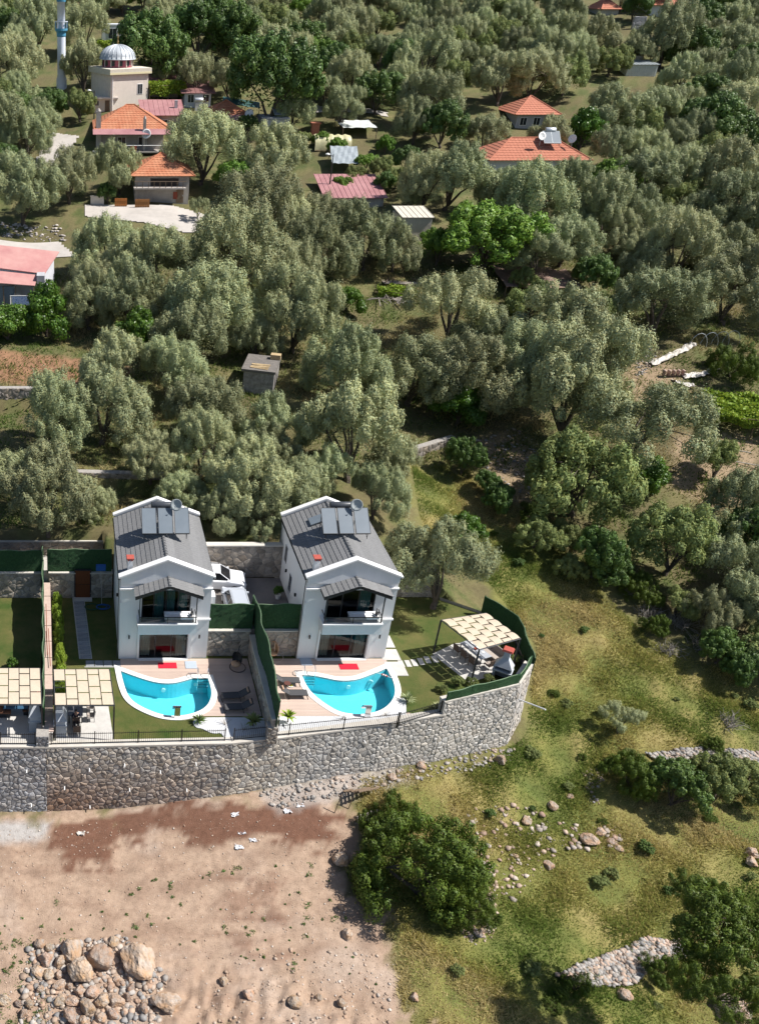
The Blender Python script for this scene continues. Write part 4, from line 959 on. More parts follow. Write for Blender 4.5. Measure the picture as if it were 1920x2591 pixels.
def tree(key, cx, cy, wpx, label, name=None, group=None, at=None, sq=1.0, cat='tree', terr=True, rfac=1.0):
    """stand a tree so that its crown centre appears at photo pixel (cx, cy) with crown width wpx"""
    i = CNT.get(key, 0); CNT[key] = i + 1; crown, trunk, cz = PROTO[key][i % len(PROTO[key])]
    rg = random.Random(int(cx*7 + cy*13))
    if at is None:
        d = ray(cx, cy); t = 34.0
        while t < 500:
            s = wpx*t/FPX/2; p = d*t; g = float(hgt(p.x, p.y, False)) if not terr else float(hgt(p.x, p.y))
            if g < -8.5: g = 0.0
            h = HC + p.z - g
            if h <= s*cz*sq*rfac: break
            t += max(.1, (h - s*cz*sq)*.3)
        base = Vector((p.x, p.y, g)); s = wpx*t/FPX/2
    else: base, s = at
    names = {'olive': 'olive_tree', 'olive_open': 'olive_tree', 'green': 'broadleaf_tree', 'bright': 'broadleaf_tree', 'citrus': 'citrus_tree', 'mastic': 'mastic_bush', 'pale': 'shrub_tree'}
    o = thing(name or names[key], label, cat, base, rg.uniform(0, 6.28), group); o.scale = (s*1.05, s*1.05*rg.uniform(.92, 1.08), s*sq*rg.uniform(.84, 1.18))
    link_mesh('crown', crown, o); link_mesh('trunk', trunk, o)
    TREES.append((cx, cy, wpx)); return o
F2 = 1920/1652
GO = 'silvery olive trees of the grove'
NEAR = [  # kind, x, y, width (in the 1652-wide view), label
 ('olive', 40, 1035, 150, 'olive tree cut by the left frame edge, level with the villa roofs'),
 ('olive', 105, 1150, 190, 'pale olive tree overhanging the garden wall with the brown door'),
 ('olive', 205, 1095, 95, 'small dark green olive beside the left villa roof'),
 ('olive', 222, 885, 215, 'large lone olive with visible trunk below the tilled plot'),
 ('olive', 110, 910, 170, 'olive tree in front of the dry stone wall below the tilled plot'),
 ('olive', 195, 665, 125, 'tall grey olive right of the pink roofed house'),
 ('olive', 225, 548, 155, 'broad olive just below the road, left of the lone sapling'),
 ('olive', 335, 578, 178, 'big olive below the road bend'),
 ('olive', 505, 580, 215, 'big round olive right of the one below the road bend'),
 ('olive', 420, 745, 185, 'olive tree left of the ruined stone hut'),
 ('olive', 445, 885, 180, 'olive tree in front of the ruined stone hut'),
 ('olive', 610, 930, 150, 'olive tree at the right foot of the ruined stone hut'),
 ('olive', 440, 985, 150, 'olive tree above the left villa roof ridge'),
 ('olive', 545, 1055, 175, 'olive tree behind the drive between the villas'),
 ('olive', 650, 1060, 150, 'olive tree just left of the right villa roof'),
 ('olive', 770, 960, 235, 'largest olive directly above the right villa roof'),
 ('olive', 820, 1075, 130, 'olive tree at the right shoulder of the right villa roof'),
 ('olive', 745, 800, 185, 'olive tree left of centre in the slope above the right villa'),
 ('olive', 900, 800, 205, 'olive tree left of the green fig bush on the slope'),
 ('olive', 645, 690, 170, 'olive tree above the ruined stone hut'),
 ('olive', 560, 740, 110, 'small olive behind the ruined stone hut'),
 ('olive_open', 995, 660, 195, 'open olive with forked bare trunk beside the log pile'),
 ('olive', 1225, 745, 225, 'olive tree right of the open forked olive'),
 ('olive', 1440, 650, 190, 'olive tree left of the tarpaulins, several thin trunks'),
 ('olive', 1600, 625, 190, 'dark olive behind the tarpaulins at the right'),
 ('olive_open', 1385, 915, 270, 'wide thin olive with bare twigs left of the vine trellis'),
 ('pale', 1265, 1050, 210, 'pale green loose tree on the bare stony slope'),
 ('pale', 1465, 1195, 170, 'light green tree at the edge of the shaded gully'),
 ('olive', 1605, 1120, 170, 'dark olive at the right edge above the gully'),
 ('olive', 960, 1240, 215, 'big olive between the right villa and the right pergola'),
 ('olive', 440, 325, 185, 'tall olive right of the red tiled village house'),
 ('olive', 600, 345, 150, 'olive tree below the grey flat roofed shed'),
 ('olive', 560, 450, 190, 'olive tree right of the road end'),
 ('olive', 260, 375, 105, 'narrow olive before the lower red roofed house'),
 ('olive', 150, 385, 130, 'olive tree left of the parked green car'),
 ('olive', 50, 410, 160, 'olive tree at the left edge above the lower road'),
 ('olive', 60, 300, 110, 'olive tree left of the village lane'),
 ('olive', 185, 155, 105, 'grey olive hiding the foot of the minaret'),
 ('olive', 700, 480, 150, 'olive tree below the mauve sheet roof'),
 ('olive', 800, 520, 155, 'olive tree left of the beige tarpaulin shed'),
 ('olive', 860, 545, 110, 'small olive in front of the beige tarpaulin shed'),
 ('olive', 750, 235, 90, 'small olive with bare trunk beside the footpath'),
 ('olive', 30, 150, 140, 'olive tree at the left edge beside the minaret'),
 ('olive', 80, 60, 120, 'olive tree behind the minaret on the left'),
 ('olive', 185, 60, 105, 'olive tree left of the small white house'),
 ('olive', 980, 380, 170, 'olive tree above the bright green walnut'),
 ('green', 320, 120, 150, 'dark green broadleaf tree behind the mosque dome'),
 ('green', 430, 75, 130, 'deep green tree right of the tree behind the dome'),
 ('green', 590, 185, 185, 'large rounded green tree above the grey flat roofed shed'),
 ('green', 510, 90, 120, 'green tree in the row above the village houses'),
 ('bright', 1070, 505, 200, 'bright green walnut tree in the middle of the grove'),
 ('bright', 955, 540, 85, 'small bright green tree left of the walnut'),
 ('bright', 690, 110, 80, 'yellow green tree above the footpath'),
 ('citrus', 300, 735, 95, 'dense citrus tree right of the grey olive'),
 ('citrus', 20, 700, 100, 'citrus tree below the hanging blue towel'),
 ('citrus', 100, 690, 105, 'dark citrus beside the pink roofed house corner'),
 ('citrus', 755, 650, 75, 'bright citrus beside the log pile'),
 ('citrus', 1000, 885, 110, 'fig bush at the edge of the stony slope'),
 ('citrus', 1390, 1030, 100, 'green bush under the wide thin olive'),
 ('citrus', 1270, 295, 80, 'round green bush beside the red roof with solar heater'),
 ('citrus', 540, 1010, 60, 'small bright bush under the olives above the drive'),
 ('pale', 1160, 650, 110, 'pale bush before the brown sheet roof'),
 ('pale', 1290, 690, 110, 'yellow green bush right of the brown sheet roof'),
 ('green', 1300, 595, 85, 'dark bush right of the brown sheet roof'),
 ('green', 1480, 760, 0, ''),
 ('green', 1010, 1000, 80, 'dark bush at the top of the stony slope'),
 ('citrus', 1010, 1155, 85, 'green bush in the meadow right of the right villa'),
 ('green', 1060, 1050, 60, 'low dark bush on the stony slope'),
 ('mastic', 1600, 800, 110, 'yellowish bush beside the tarpaulins'),
 ('green', 1560, 260, 130, 'deep green tree right of the white shed'),
 ('green', 1420, 100, 0, ''),
 ('green', 1530, 40, 95, 'dark round tree beside the top right roofs'),
 ('green', 1385, 15, 60, 'green tree between the two top right roofs'),
 ('olive', 1450, 85, 130, 'olive tree right of the grey shed wall'),
 ('pale', 1330, 130, 80, 'brownish bush left of the white shed'),
 ('olive', 1195, 305, 85, 'olive tree in front of the upper right red roofed house'),
 ('olive', 1060, 290, 100, 'olive tree left of the upper right red roofed house'),
 ('olive', 1085, 430, 100, 'olive tree before the left end of the wide red tiled house'),
 ('olive', 1245, 412, 100, 'olive tree before the right end of the wide red tiled house'),
 ('olive', 1300, 78, 95, 'olive tree left of the farthest red roofs'),
 ('olive', 1398, 108, 80, 'olive tree above the white corrugated shed'),
 ('olive', 500, 168, 85, 'olive tree right of the silver solar heater'),
 ('olive', 640, 245, 80, 'olive tree right of the large rounded green tree'),
 ('olive', 905, 270, 95, 'olive tree right of the ragged tarpaulin shelter'),
 ('olive', 930, 400, 110, 'olive tree right of the mauve sheet roof'),
 ('green', 110, 225, 75, 'dark green bush beside the village lane'),
 ('pale', 175, 235, 70, 'yellow green bush between minaret and mosque porch'),
 ('green', 30, 235, 80, 'dark green tree at the left edge above the lane'),
 ('olive', 490, 1120, 105, 'olive tree right behind the left villa roof edge'),
 ('olive', 575, 1125, 110, 'olive tree right behind the wall at the back of the drive'),
 ('olive', 330, 1000, 120, 'olive tree above the left villa roof, left of the ridge'),
 ('olive', 395, 1075, 110, 'olive tree peeking over the left villa roof tank'),
 ('olive', 715, 1045, 125, 'olive tree between the two villa roofs, right one'),
 ('olive', 865, 1010, 130, 'olive tree at the meadow head right of the right villa roof'),
 ('olive', 600, 980, 130, 'olive tree in the middle above the drive'),
 ('olive', 1345, 330, 110, 'olive tree right of the wide red tiled house'),
 ('bright', 735, 315, 40, 'leafy garden plant left of the yellow tunnel'),
 ('pale', 775, 375, 48, 'yellow green garden bush below the yellow tunnel'),
 ('bright', 800, 352, 46, 'leafy garden plant right of the yellow tunnel'),
 ('pale', 832, 372, 50, 'pale garden bush in the vegetable plot'),
 ('bright', 700, 302, 40, 'leafy bush beside the brick oven'),
 ('pale', 862, 388, 52, 'loose bush at the right of the vegetable plot'),
 ('green', 838, 402, 45, 'dark bush hanging over the mauve sheet roof'),
 ('bright', 745, 398, 42, 'vine leaves before the greenhouse sheet'),
 ('green', 885, 345, 55, 'dark bush below the ragged tarpaulin shelter'),
 ('pale', 660, 300, 36, 'pale bush right of the grey shed'),
 ('bright', 840, 318, 38, 'green plant behind the yellow tunnel'),
 ('pale', 1140, 610, 60, 'pale bush at the left end of the brown sheet roof'),
 ('green', 540, 270, 40, 'dark bush behind the orange roofed house'),
 ('bright', 380, 230, 30, 'leafy plant under the vine pergola'),
 ('green', 235, 420, 45, 'dark bush beside the cream garden wall'),
]
for k, x, y, w_, lab in NEAR:
    if w_: tree(k, x*F2, y*F2, w_*F2, lab, group=GO if k.startswith('olive') else None)
# bushes of the foreground
tree('mastic', 915*F2, 1895*F2, 285*F2, 'huge dark green bush at the edge of the dirt lot', sq=1.15)
tree('mastic', 1000*F2, 1960*F2, 150*F2, 'right lobe bush grown into the huge bush by the dirt lot')
tree('mastic', 850*F2, 1790*F2, 110*F2, 'upper bush behind the huge bush by the dirt lot', sq=1.2)
tree('mastic', 1590*F2, 2040*F2, 260*F2, 'big green bush in the lower right corner')
tree('mastic', 1500*F2, 2000*F2, 110*F2, 'left lobe bush of the lower right thicket')
tree('mastic', 1560*F2, 2160*F2, 160*F2, 'lowest bush of the lower right thicket')
tree('mastic', 1368*F2, 1690*F2, 125*F2, 'bush at the left end of the ruined dry stone wall')
tree('mastic', 1436*F2, 2120*F2, 78*F2, 'yellow tipped bush at the right end of the stone heap')
tree('mastic', 1255*F2, 2150*F2, 55*F2, 'small bush at the left end of the stone heap')
tree('mastic', 1215*F2, 2165*F2, 42*F2, 'smallest bush below the stone heap')
tree('green', 1470*F2, 1715*F2, 120*F2, 'bluish green bush below the ruined dry stone wall')
tree('pale', 1560*F2, 1715*F2, 120*F2, 'loose pale bush below the ruined dry stone wall')
tree('pale', 1630*F2, 1700*F2, 110*F2, 'loose bush at the right edge below the dry stone wall')
tree('olive_open', 1355*F2, 1565*F2, 85*F2, 'young lone olive sapling in the meadow')
tree('mastic', 1552*F2, 1628*F2, 48*F2, 'round pale cushion shrub on the dry stone wall')
tree('olive_open', 432*F2, 455*F2, 48*F2, 'small lone sapling beside the road')
# shaded gully on the right: dark dense trees
for k, (x, y, w_, lab) in enumerate([(1610,1270,150,'dark tree at the right edge over the gully'),(1560,1010,100,'dark tree right of the wide thin olive'),(1655,1180,150,'dark tree above the gully at the right edge'),(1690,1330,170,'dark tree mostly outside the right edge'),(1170,1160,95,'dark bush at the head of the gully'),(1300,1215,110,'dark thicket in the shaded gully, left part'),(1540,1340,110,'dark thicket in the shaded gully, right part'),(1720,1420,170,'shade tree whose crown edge shows at the right edge')]):
    if w_: tree(('olive','pale','green')[k % 3], x*F2, y*F2, w_*F2, lab)
for k, (x, y, w_) in enumerate(((1090,1090,70),(1160,1120,60),(1230,1160,80),(1330,1240,90),(1400,1290,90),(1480,1320,80),(1570,1410,90),(1425,1372,60),(1240,1232,65),(1620,1460,80))):
    tree(('green','mastic','pale')[k % 3], x*F2, y*F2, w_*F2, f'scrub bush on the shaded diagonal terrace edge, {["first","second","third","fourth","fifth","sixth","seventh","eighth","ninth","tenth"][k]} counted down the slope', group='scrub bushes on the diagonal terrace edge')
# the grove beyond: rows of olives filling the slope, away from houses, lane and gardens
CLEAR = [(0,560,150,700),(70,280,120,430),(195,190,470,440),(195,430,510,500),(230,40,275,105),(115,0,150,160),(200,60,305,200),(440,200,650,300),(670,240,850,440),(1040,205,1285,380),(850,465,950,590),(800,570,1000,720),(1080,590,1290,640),(1330,100,1430,170),(1290,0,1500,40),(0,500,140,560),(520,760,650,860),(0,760,160,880),(230,950,330,1020),(1380,700,1652,960),(840,900,1652,1400),(0,880,70,960),(0,1030,1652,1400),(1350,40,1400,70)]
def blocked(x, y, w_):
    for a, b, c, d in CLEAR:
        if a - w_*.42 < x < c + w_*.42 and b - w_*.15 < y < d + w_*.42: return True
    for a, b, c in TREES:
        if math.hypot(a/F2 - x, (b/F2 - y)*1.25) < (c/F2 + w_)*.252: return True
    return False
rowrng = random.Random(5); row = 0; y = -8.0
ORD = ['first','second','third','fourth','fifth','sixth','seventh','eighth','ninth','tenth','eleventh','twelfth','thirteenth','fourteenth','fifteenth','sixteenth','seventeenth','eighteenth','nineteenth','twentieth'] + ['twenty-' + q for q in ('first','second','third','fourth','fifth','sixth','seventh','eighth','ninth')] + ['thirtieth'] + ['thirty-' + q for q in ('first','second','third','fourth','fifth','sixth','seventh','eighth','ninth')]
while y < 1010:
    w0 = 86 + y*.13; x = rowrng.uniform(-20, 20); n = 0
    while x < 1700:
        w_ = w0*rowrng.uniform(.72, 1.25); yy = y + rowrng.uniform(-.2, .2)*w0*.6
        if not blocked(x, yy, w_):
            n += 1; g = rowrng.random(); key = 'olive' if g < (.80 if y < 420 else .94) else ('green' if g < .87 and y < 420 else ('pale' if g < .96 else 'bright'))
            if key != 'olive': w_ = min(w_, w0*.9)
            kn = {'olive': 'olive tree', 'green': 'dark green tree', 'bright': 'bright green tree', 'pale': 'loose pale tree'}[key]
            if x > 1480 and y < 330 and g > .5: key = 'green'; kn = 'dark green tree'
            tree(key, x*F2, yy*F2, w_*F2, f'{kn} in the hillside grove, {ORD[min(row,38)]} row from the top, {ORD[min(n-1,38)]} from the left', group='grove trees on the hillside')
            x += w_*.50
        else: x += w0*.16
    y += w0*.30; row += 1
print('trees', len(TREES))
# ================================================================== VILLAGE AND FARM BUILDINGS
dark_glass = M('dark_window', (.03,.035,.04), rough=.15, spec=.7)
blue_paint = M('blue_paint', (.10,.33,.50), (.08,.27,.42), 4, .6)
minaret_w = M('minaret_white', (.74,.78,.86), (.66,.7,.8), 2, .8)
lead = M('lead_dome', (.52,.55,.58), (.44,.47,.50), 3, .5, metal=.15)
rose = M('rose_render', (.40,.11,.14), (.33,.09,.12), 3, .85)
yellow_band = M('yellow_band', (.72,.66,.42), rough=.8)
pink_sheet = M('pink_sheet_roof', (.44,.20,.19), (.38,.17,.165), .8, .55, c3=(.50,.28,.25), scale3=.35)
tarp_y = M('yellow_tarpaulin', (.60,.56,.33), (.5,.47,.28), 2, .45, .6, 4)
tarp_g = M('green_tarpaulin', (.05,.13,.12), (.04,.10,.09), 2, .6)
tarp_w = M('white_sheet', (.70,.72,.70), (.56,.6,.58), 1.5, .5, .3, 4)
tarp_b = M('beige_tarpaulin', (.62,.57,.48), (.52,.48,.4), 2, .7, .4, 4)
def rows_face(parent, e0, e1, r1, r0, n, m, lip=.06, over=.06):
    """stepped courses on the quad eave e0-e1, ridge r0-r1"""
    e0, e1, r0, r1 = map(Vector, (e0, e1, r0, r1)); nn = (e1-e0).cross(r0-e0 if (r0-e0).length > .01 else r1-e0).normalized()
    if nn.z < 0: nn = -nn
    for i in range(n):
        f0, f1 = i/n, min(1, (i+1.1)/n); a, b = e0.lerp(r0, f0), e1.lerp(r1, f0); c, d = e1.lerp(r1, f1), e0.lerp(r0, f1)
        k = max(1, int((b-a).length/.28)); mb = MB()
        for j in range(k+1):
            f = j/k; w_ = (.025 if j % 2 else 0); lo = a.lerp(b, f); hi = d.lerp(c, f)
            mb.v += [tuple(lo - nn*.01), tuple(lo + nn*(lip+w_)), tuple(hi + nn*(.012+w_))]; mb.c += [None]*3
        for j in range(k):
            q = 3*j; mb.f += [(q,q+3,q+4,q+1),(q+1,q+4,q+5,q+2)]
        mb.build('tile_row', m, parent)
def openings(t, wd, h, wins, doors, front=0.0, fm=trim):
    for (x, z, w_, hh) in wins:
        f = MB().box(x-w_/2-.08,x+w_/2+.08,front-.05,front+.02,z-.08,z+hh+.08).build('window', fm, t)
        MB().box(x-w_/2,x-.03,front-.065,front-.052,z,z+hh).build('pane', dark_glass, f); MB().box(x+.03,x+w_/2,front-.065,front-.052,z,z+hh).build('pane', dark_glass, f)
    for (x, z, w_, hh) in doors:
        f = MB().box(x-w_/2,x+w_/2,front-.05,front+.02,z,z+hh).build('door', wood, t); MB().box(x+w_/2-.16,x+w_/2-.08,front-.09,front-.05,z+hh*.45,z+hh*.55).build('handle', sheet, f)
def cottage(name, label, px0, px1, pyb, hpx, depth, wallm, roof='hip', rise=2.0, over=.5, roofm=None, wins=(), doors=(), rz=0, nrow=9, cat='house', skirt=None, lift=0.0, at=None):
    g = G((px0+px1)/2, pyb) if at is None else at; k = mpp(g); W = (px1-px0)*k; H = hpx*k; g = g + Vector((0,0,lift))
    t = thing(name, label, cat, g, rz)
    MB().box(-W/2,W/2,0,depth,-3,H).build('wall', wallm, t)
    o = over; x0, x1, y0, y1 = -W/2-o, W/2+o, -o, depth+o
    if roof == 'flat':
        MB().box(x0,x1,y0,y1,H+.003,H+.28).build('roof_slab', roofm or wallm, t)
    elif roof == 'shed':
        MB().add([(x0,y0,H+.02),(x1,y0,H+.02),(x1,y1,H+rise),(x0,y1,H+rise)]+[(x0,y0,H+.10),(x1,y0,H+.10),(x1,y1,H+rise+.08),(x0,y1,H+rise+.08)], [(4,5,6,7),(0,1,5,4),(1,2,6,5),(3,0,4,7),(2,3,7,6),(0,3,2,1)]).build('roof_sheet', roofm, t)
        n = int(W/.6); 
        for j in range(n+1):
            x = x0+(x1-x0)*j/n; s = MB().add([(x-.03,y0,H+.10),(x+.03,y0,H+.10),(x+.03,y1,H+rise+.08),(x-.03,y1,H+rise+.08),(x-.02,y0,H+.15),(x+.02,y0,H+.15),(x+.02,y1,H+rise+.13),(x-.02,y1,H+rise+.13)], [(4,5,6,7),(0,1,5,4),(1,2,6,5),(3,0,4,7)]); s.build('roof_seam', roofm, t)
    else:
        ym = (y0+y1)/2; inset = min((x1-x0)/2 - .05, (y1-y0)/2) if roof == 'hip' else 0; ra, rb = (x0+inset, ym, H+rise), (x1-inset, ym, H+rise)
        rf = MB().add([(x0,y0,H),(x1,y0,H),(x1,y1,H),(x0,y1,H),ra,rb], [(0,1,5,4),(1,2,5),(2,3,4,5),(3,0,4),(0,3,2,1)]).build('roof', roofm, t)
        rows_face(rf, (x0,y0,H),(x1,y0,H),rb,ra,nrow,roofm); rows_face(rf, (x1,y1,H),(x0,y1,H),ra,rb,nrow,roofm)
        if roof == 'hip':
            rows_face(rf, (x0,y1,H),(x0,y0,H),ra,ra,nrow,roofm); rows_face(rf, (x1,y0,H),(x1,y1,H),rb,rb,nrow,roofm)
            for c in ((x0,y0,H),(x1,y0,H)): MB().tube([Vector(c)+Vector((0,0,.06)), Vector(ra if c[0] < 0 else rb)+Vector((0,0,.08))], .11, 6).build('hip_ridge', roofm, rf)
        MB().tube([Vector(ra)+Vector((-.1,0,.06)), Vector(rb)+Vector((.1,0,.06))], .12, 6).build('ridge', roofm, rf)
        if skirt: MB().add([(x0-.1,y0-1.4,H-.55),(x1+.1,y0-1.4,H-.55),(x1+.1,y0+.1,H+.12),(x0-.1,y0+.1,H+.12),(x0-.1,y0-1.4,H-.62),(x1+.1,y0-1.4,H-.62)], [(0,1,2,3),(4,5,1,0)]).build('awning_sheet', skirt, t)
    openings(t, W, H, wins, doors)
    return t, W, H, g
def chimney(t, x, y, z0, z1, w_=.5, m=old_wall, cap=True):
    c = MB().box(x-w_/2,x+w_/2,y-w_/2,y+w_/2,z0,z1).build('chimney', m, t)
    if cap: MB().lathe([(w_*.55,z1),(w_*.55,z1+.1),(0.02,z1+.5)], (x,y,0), 4).build('chimney_cap', m, c)
# ---- minaret
g = G(156, 222); k = mpp(g); r = 10.3*k
mt = thing('minaret', 'white round minaret with blue balcony and spire beside the mosque', 'minaret', g)
H1 = (222-93)*k; H2 = (222-62)*k; H3 = (222-22)*k
MB().lathe([(r*1.25,-2),(r*1.25,1.5),(r,2.0),(r,H1-.9),(r*.98,H1-.4)], n=20).build('shaft', minaret_w, mt, True)
bl = MB().lathe([(r,H1-.9),(r*1.1,H1-.7),(r*1.1,H1-.3),(r*1.35,H1),(r*1.5,H1+.1),(r*1.5,H1+.45)], n=20).build('balcony', blue_paint, mt)
for j in range(14):
    th = 2*math.pi*j/14; MB().box(-.06,.06,-.06,.06,0,1.0).build('baluster', minaret_w if j % 2 else blue_paint, bl, loc=(r*1.45*math.cos(th), r*1.45*math.sin(th), H1+.45))
MB().lathe([(r*1.5,H1+1.4),(r*1.56,H1+1.45),(r*1.56,H1+1.55),(r*1.42,H1+1.55)], n=20).build('balcony_rail', minaret_w, bl)
MB().lathe([(r*.92,H1),(r*.92,H3),(r*1.0,H3)], n=20).build('upper_shaft', minaret_w, mt, True)
MB().lathe([(r*1.06,H3-.5),(r*1.12,H3-.1),(r*1.08,H3),(.05,H3+6.5)], n=16).build('spire', blue_paint, mt)
# ---- mosque
g = G(327, 268); k = mpp(g); W = 106*k; H = 74*k
mq = thing('mosque', 'cream cube mosque with silver ribbed dome on a rose drum', 'mosque', g, R(26))
MB().box(-W/2,W/2,0,7.4,-3,H).build('wall', cream, mq)
MB().box(-W/2-.4,W/2+.4,-.4,7.8,H+.003,H+.9).build('roof_slab', M('roof_cream', (.68,.63,.52), (.6,.56,.47), 2, .85), mq)
MB().box(-W/2-.42,W/2+.42,-.42,-.40,H+.05,H+.35).build('yellow_trim', yellow_band, mq)
dcx = -.35; dr_ = 45*k; zb = H+.9; dr0 = MB().lathe([(dr_*.84,zb),(dr_*.84,zb+1.25)], (dcx,3.9,0), 16).build('drum', rose, mq)
for j in range(12):
    th = 2*math.pi*(j+.5)/12; o = MB().box(-.28,.28,-.06,.06,zb+.25,zb+1.05).build('drum_window', dark_glass, dr0, loc=(dcx+dr_*.84*math.cos(th), 3.9+dr_*.84*math.sin(th), 0)); o.rotation_euler = (0,0,th+math.pi/2)
    o = MB().box(-.42,-.30,-.09,.09,zb+.1,zb+1.2).build('drum_pilaster', cream, dr0, loc=o.location); o.rotation_euler = (0,0,th+math.pi/2)
prof = [(dr_*1.02,zb+1.22),(dr_*1.02,zb+1.38)]+[(dr_*math.cos(a)*.98, zb+1.38+dr_*.68*math.sin(a)) for a in np.linspace(0,math.pi/2-.03,9)]
do = MB().lathe(prof, (dcx,3.9,0), 32).build('dome', lead, mq, True)
for j in range(24):
    th = 2*math.pi*j/24; pts = [(dcx+p*math.cos(th)*1.01, 3.9+p*math.sin(th)*1.01, z+.01) for p, z in prof[1:]]; MB().tube(pts, .05, 4).build('dome_rib', lead, do)
MB().lathe([(.12,zb+1.38+dr_*.68),(.18,zb+1.8+dr_*.68),(.06,zb+2.1+dr_*.68),(.14,zb+2.4+dr_*.68),(.02,zb+3.2+dr_*.68)], (dcx,3.9,0), 8).build('finial', M('brass', (.45,.3,.12), metal=.8, rough=.4), do)
openings(mq, W, H, ((W/2-1.6,H-3.1,.9,1.5),), ())
MB().tube([(-W/2+.25,-.08,-1),(-W/2+.25,-.08,H)], .06, 6).build('downpipe', trim, mq)
# ---- other village buildings
cottage('annex', 'low cream porch with flat slab roof left of the mosque', 234, 292, 282, 30, 4, cream, 'flat', over=.4, wins=((-1.2,1.0,.6,.7),), doors=((.6,0,.9,1.8),), cat='building')
cottage('white_house', 'small white flat roofed house high above the mosque dome', 258, 311, 118, 48, 4.5, M('house_white', (.66,.68,.70), (.58,.6,.62), 2, .9), 'flat', over=.05, wins=((0,1.6,1.6,1.7),), cat='house')
t, W, H, g = cottage('village_house', 'village house with red tiled hip roof, mauve awning and stone chimneys', 250, 412, 380, 52, 9.0, old_wall, 'hip', 3.0, .9, terracotta, nrow=11, skirt=mauve_metal, wins=((-1.5,.8,1.2,1.2),(1.8,.8,1.2,1.2)))
chimney(t, -W/2-.1, -.4, -1.0, H+2.6, .75); chimney(t, 2.0, -1.3, 0, H+1.6, .45)
b = MB(); b.box(-1.5,W/2,-2.4,-.003,.0,.18); b.box(-1.0,-.8,-2.3,-2.1,-3,0); b.box(W/2-.4,W/2-.2,-2.3,-2.1,-3,0); b.build('porch_deck', old_wall, t); MB().tube([(-1.5,-2.3,1.1),(W/2,-2.3,1.1)], .05, 5).build('porch_rail', trim, t); MB().box(-.2,.8,-2.2,-2.1,.2,1.0).build('crate_panel', red_paint, t)
dish('white satellite dish hung on the red roofed village house porch', g+Vector((2.3,-1.9,H-.6)), R(-20), .75, 1.2, R(70))
t, W, H, g = cottage('village_house', 'low house with mauve sheet roof right of the red tiled house', 365, 455, 332, 38, 6.5, old_wall, 'shed', 1.6, .7, mauve_metal, wins=((.3,.6,1.0,1.2),))
chimney(t, 2.4, 3.0, H, H+2.0, .5, grey_wall, False)
cottage('village_house', 'mauve roofed house behind the vine pergola', 376, 450, 246, 36, 6, old_wall, 'shed', 1.5, .6, mauve_metal)
t, W, H, g = cottage('village_house', 'white walled house with brown sheet roof right of the vine pergola', 466, 532, 272, 34, 6, M('house_white2', (.62,.65,.72), (.55,.58,.64), 2, .9), 'shed', 1.3, .7, M('brown_sheet', (.25,.13,.12), (.2,.1,.1), 2, .6), wins=((-1.2,.9,1.0,1.2),(1.4,.9,1.0,1.2)))
solar('silver solar heater with two panels standing behind the mauve roofs', G(470,215)+Vector((0,0,2.6)), R(12), 2, silver, .95, 2.0, R(35), .05, .42)
MB_tank = thing('water_tank', 'small silver water tank on the white walled house', 'tank', G(500,272)+Vector((0,-1.2,.9)))
MB().tube([(-.75,0,.5),(-.7,0,.5),(.7,0,.5),(.75,0,.5)], [.3,.38,.38,.3], 12).build('tank', silver, MB_tank, True); MB().box(-.6,.6,-.3,.3,-1.5,.12).build('stand', trim, MB_tank)
t, W, H, g = cottage('village_house', 'orange roofed house with green tarpaulin behind the tall olive', 528, 620, 322, 30, 6, old_wall, 'hip', 1.9, .6, terracotta, nrow=8, skirt=mauve_metal)
tt = thing('tarpaulin', 'dark green tarpaulin stretched behind the orange roofed house', 'tarpaulin', g+Vector((2.5,4.5,H+1.6)))
MB().add([(-3,-1.2,-.2),(3.2,-1.8,-.9),(3.6,1.4,-.3),(-2.6,1.6,.6),(.2,-.2,.25)], [(0,1,4),(1,2,4),(2,3,4),(3,0,4)]).build('sheet', tarp_g, tt); MB().tube([(3.1,-1.6,-.9),(3.1,-1.6,-4)], .06, 5).build('pole', wood, tt)
dish('white satellite dish beside the orange roofed house', g+Vector((W/2+.4,-.6,H+.2)), R(-10), .7, 2.4, R(65))
t, W, H, g = cottage('shed', 'grey flat roofed concrete shed with a solar heater on it', 661, 728, 345, 40, 5, grey_wall, 'flat', over=.1, roofm=M('shed_roof', (.36,.36,.37), (.3,.3,.31), 2, .9), cat='shed')
solar('solar heater with silver tank on the grey flat roofed shed', g+Vector((W*.2,1.2,H+.5)), R(10), 2, silver, .95, 2.0, R(30), .05, .4)
t, W, H, g = cottage('village_house', 'lower house by the road with orange tiled roof and old balcony', 340, 476, 512, 66, 7.5, old_wall, 'hip', 2.4, .7, terracotta, nrow=10, doors=((2.6,0,1.0,2.0),))
b = MB(); b.box(-W/2-.2,W/2-.6,-1.5,-.003,2.1,2.28); bo = b.build('balcony', old_wall, t)
for j in range(9): MB().box(-.04,.04,-.04,.04,2.28,3.1).build('baluster', wood, bo, loc=(-W/2+.2+j*(W-1.2)/8,-1.4,0))
MB().box(-W/2-.2,W/2-.6,-1.44,-1.36,3.1,3.18).build('balcony_rail', wood, bo); MB().box(-W/2+2.2,W/2-1.5,-.04,-.003,2.3,H-.4).build('shaded_front_panel', M('shade_brown', (.06,.05,.045), rough=.95), t)  # dark panel on the wall, its colour standing in for shade behind the balcony
MB().box(W/2-2.2,W/2-1.6,-.06,-.003,.5,1.5).build('red_shutter', M('rust_red', (.3,.08,.05), rough=.8), t)
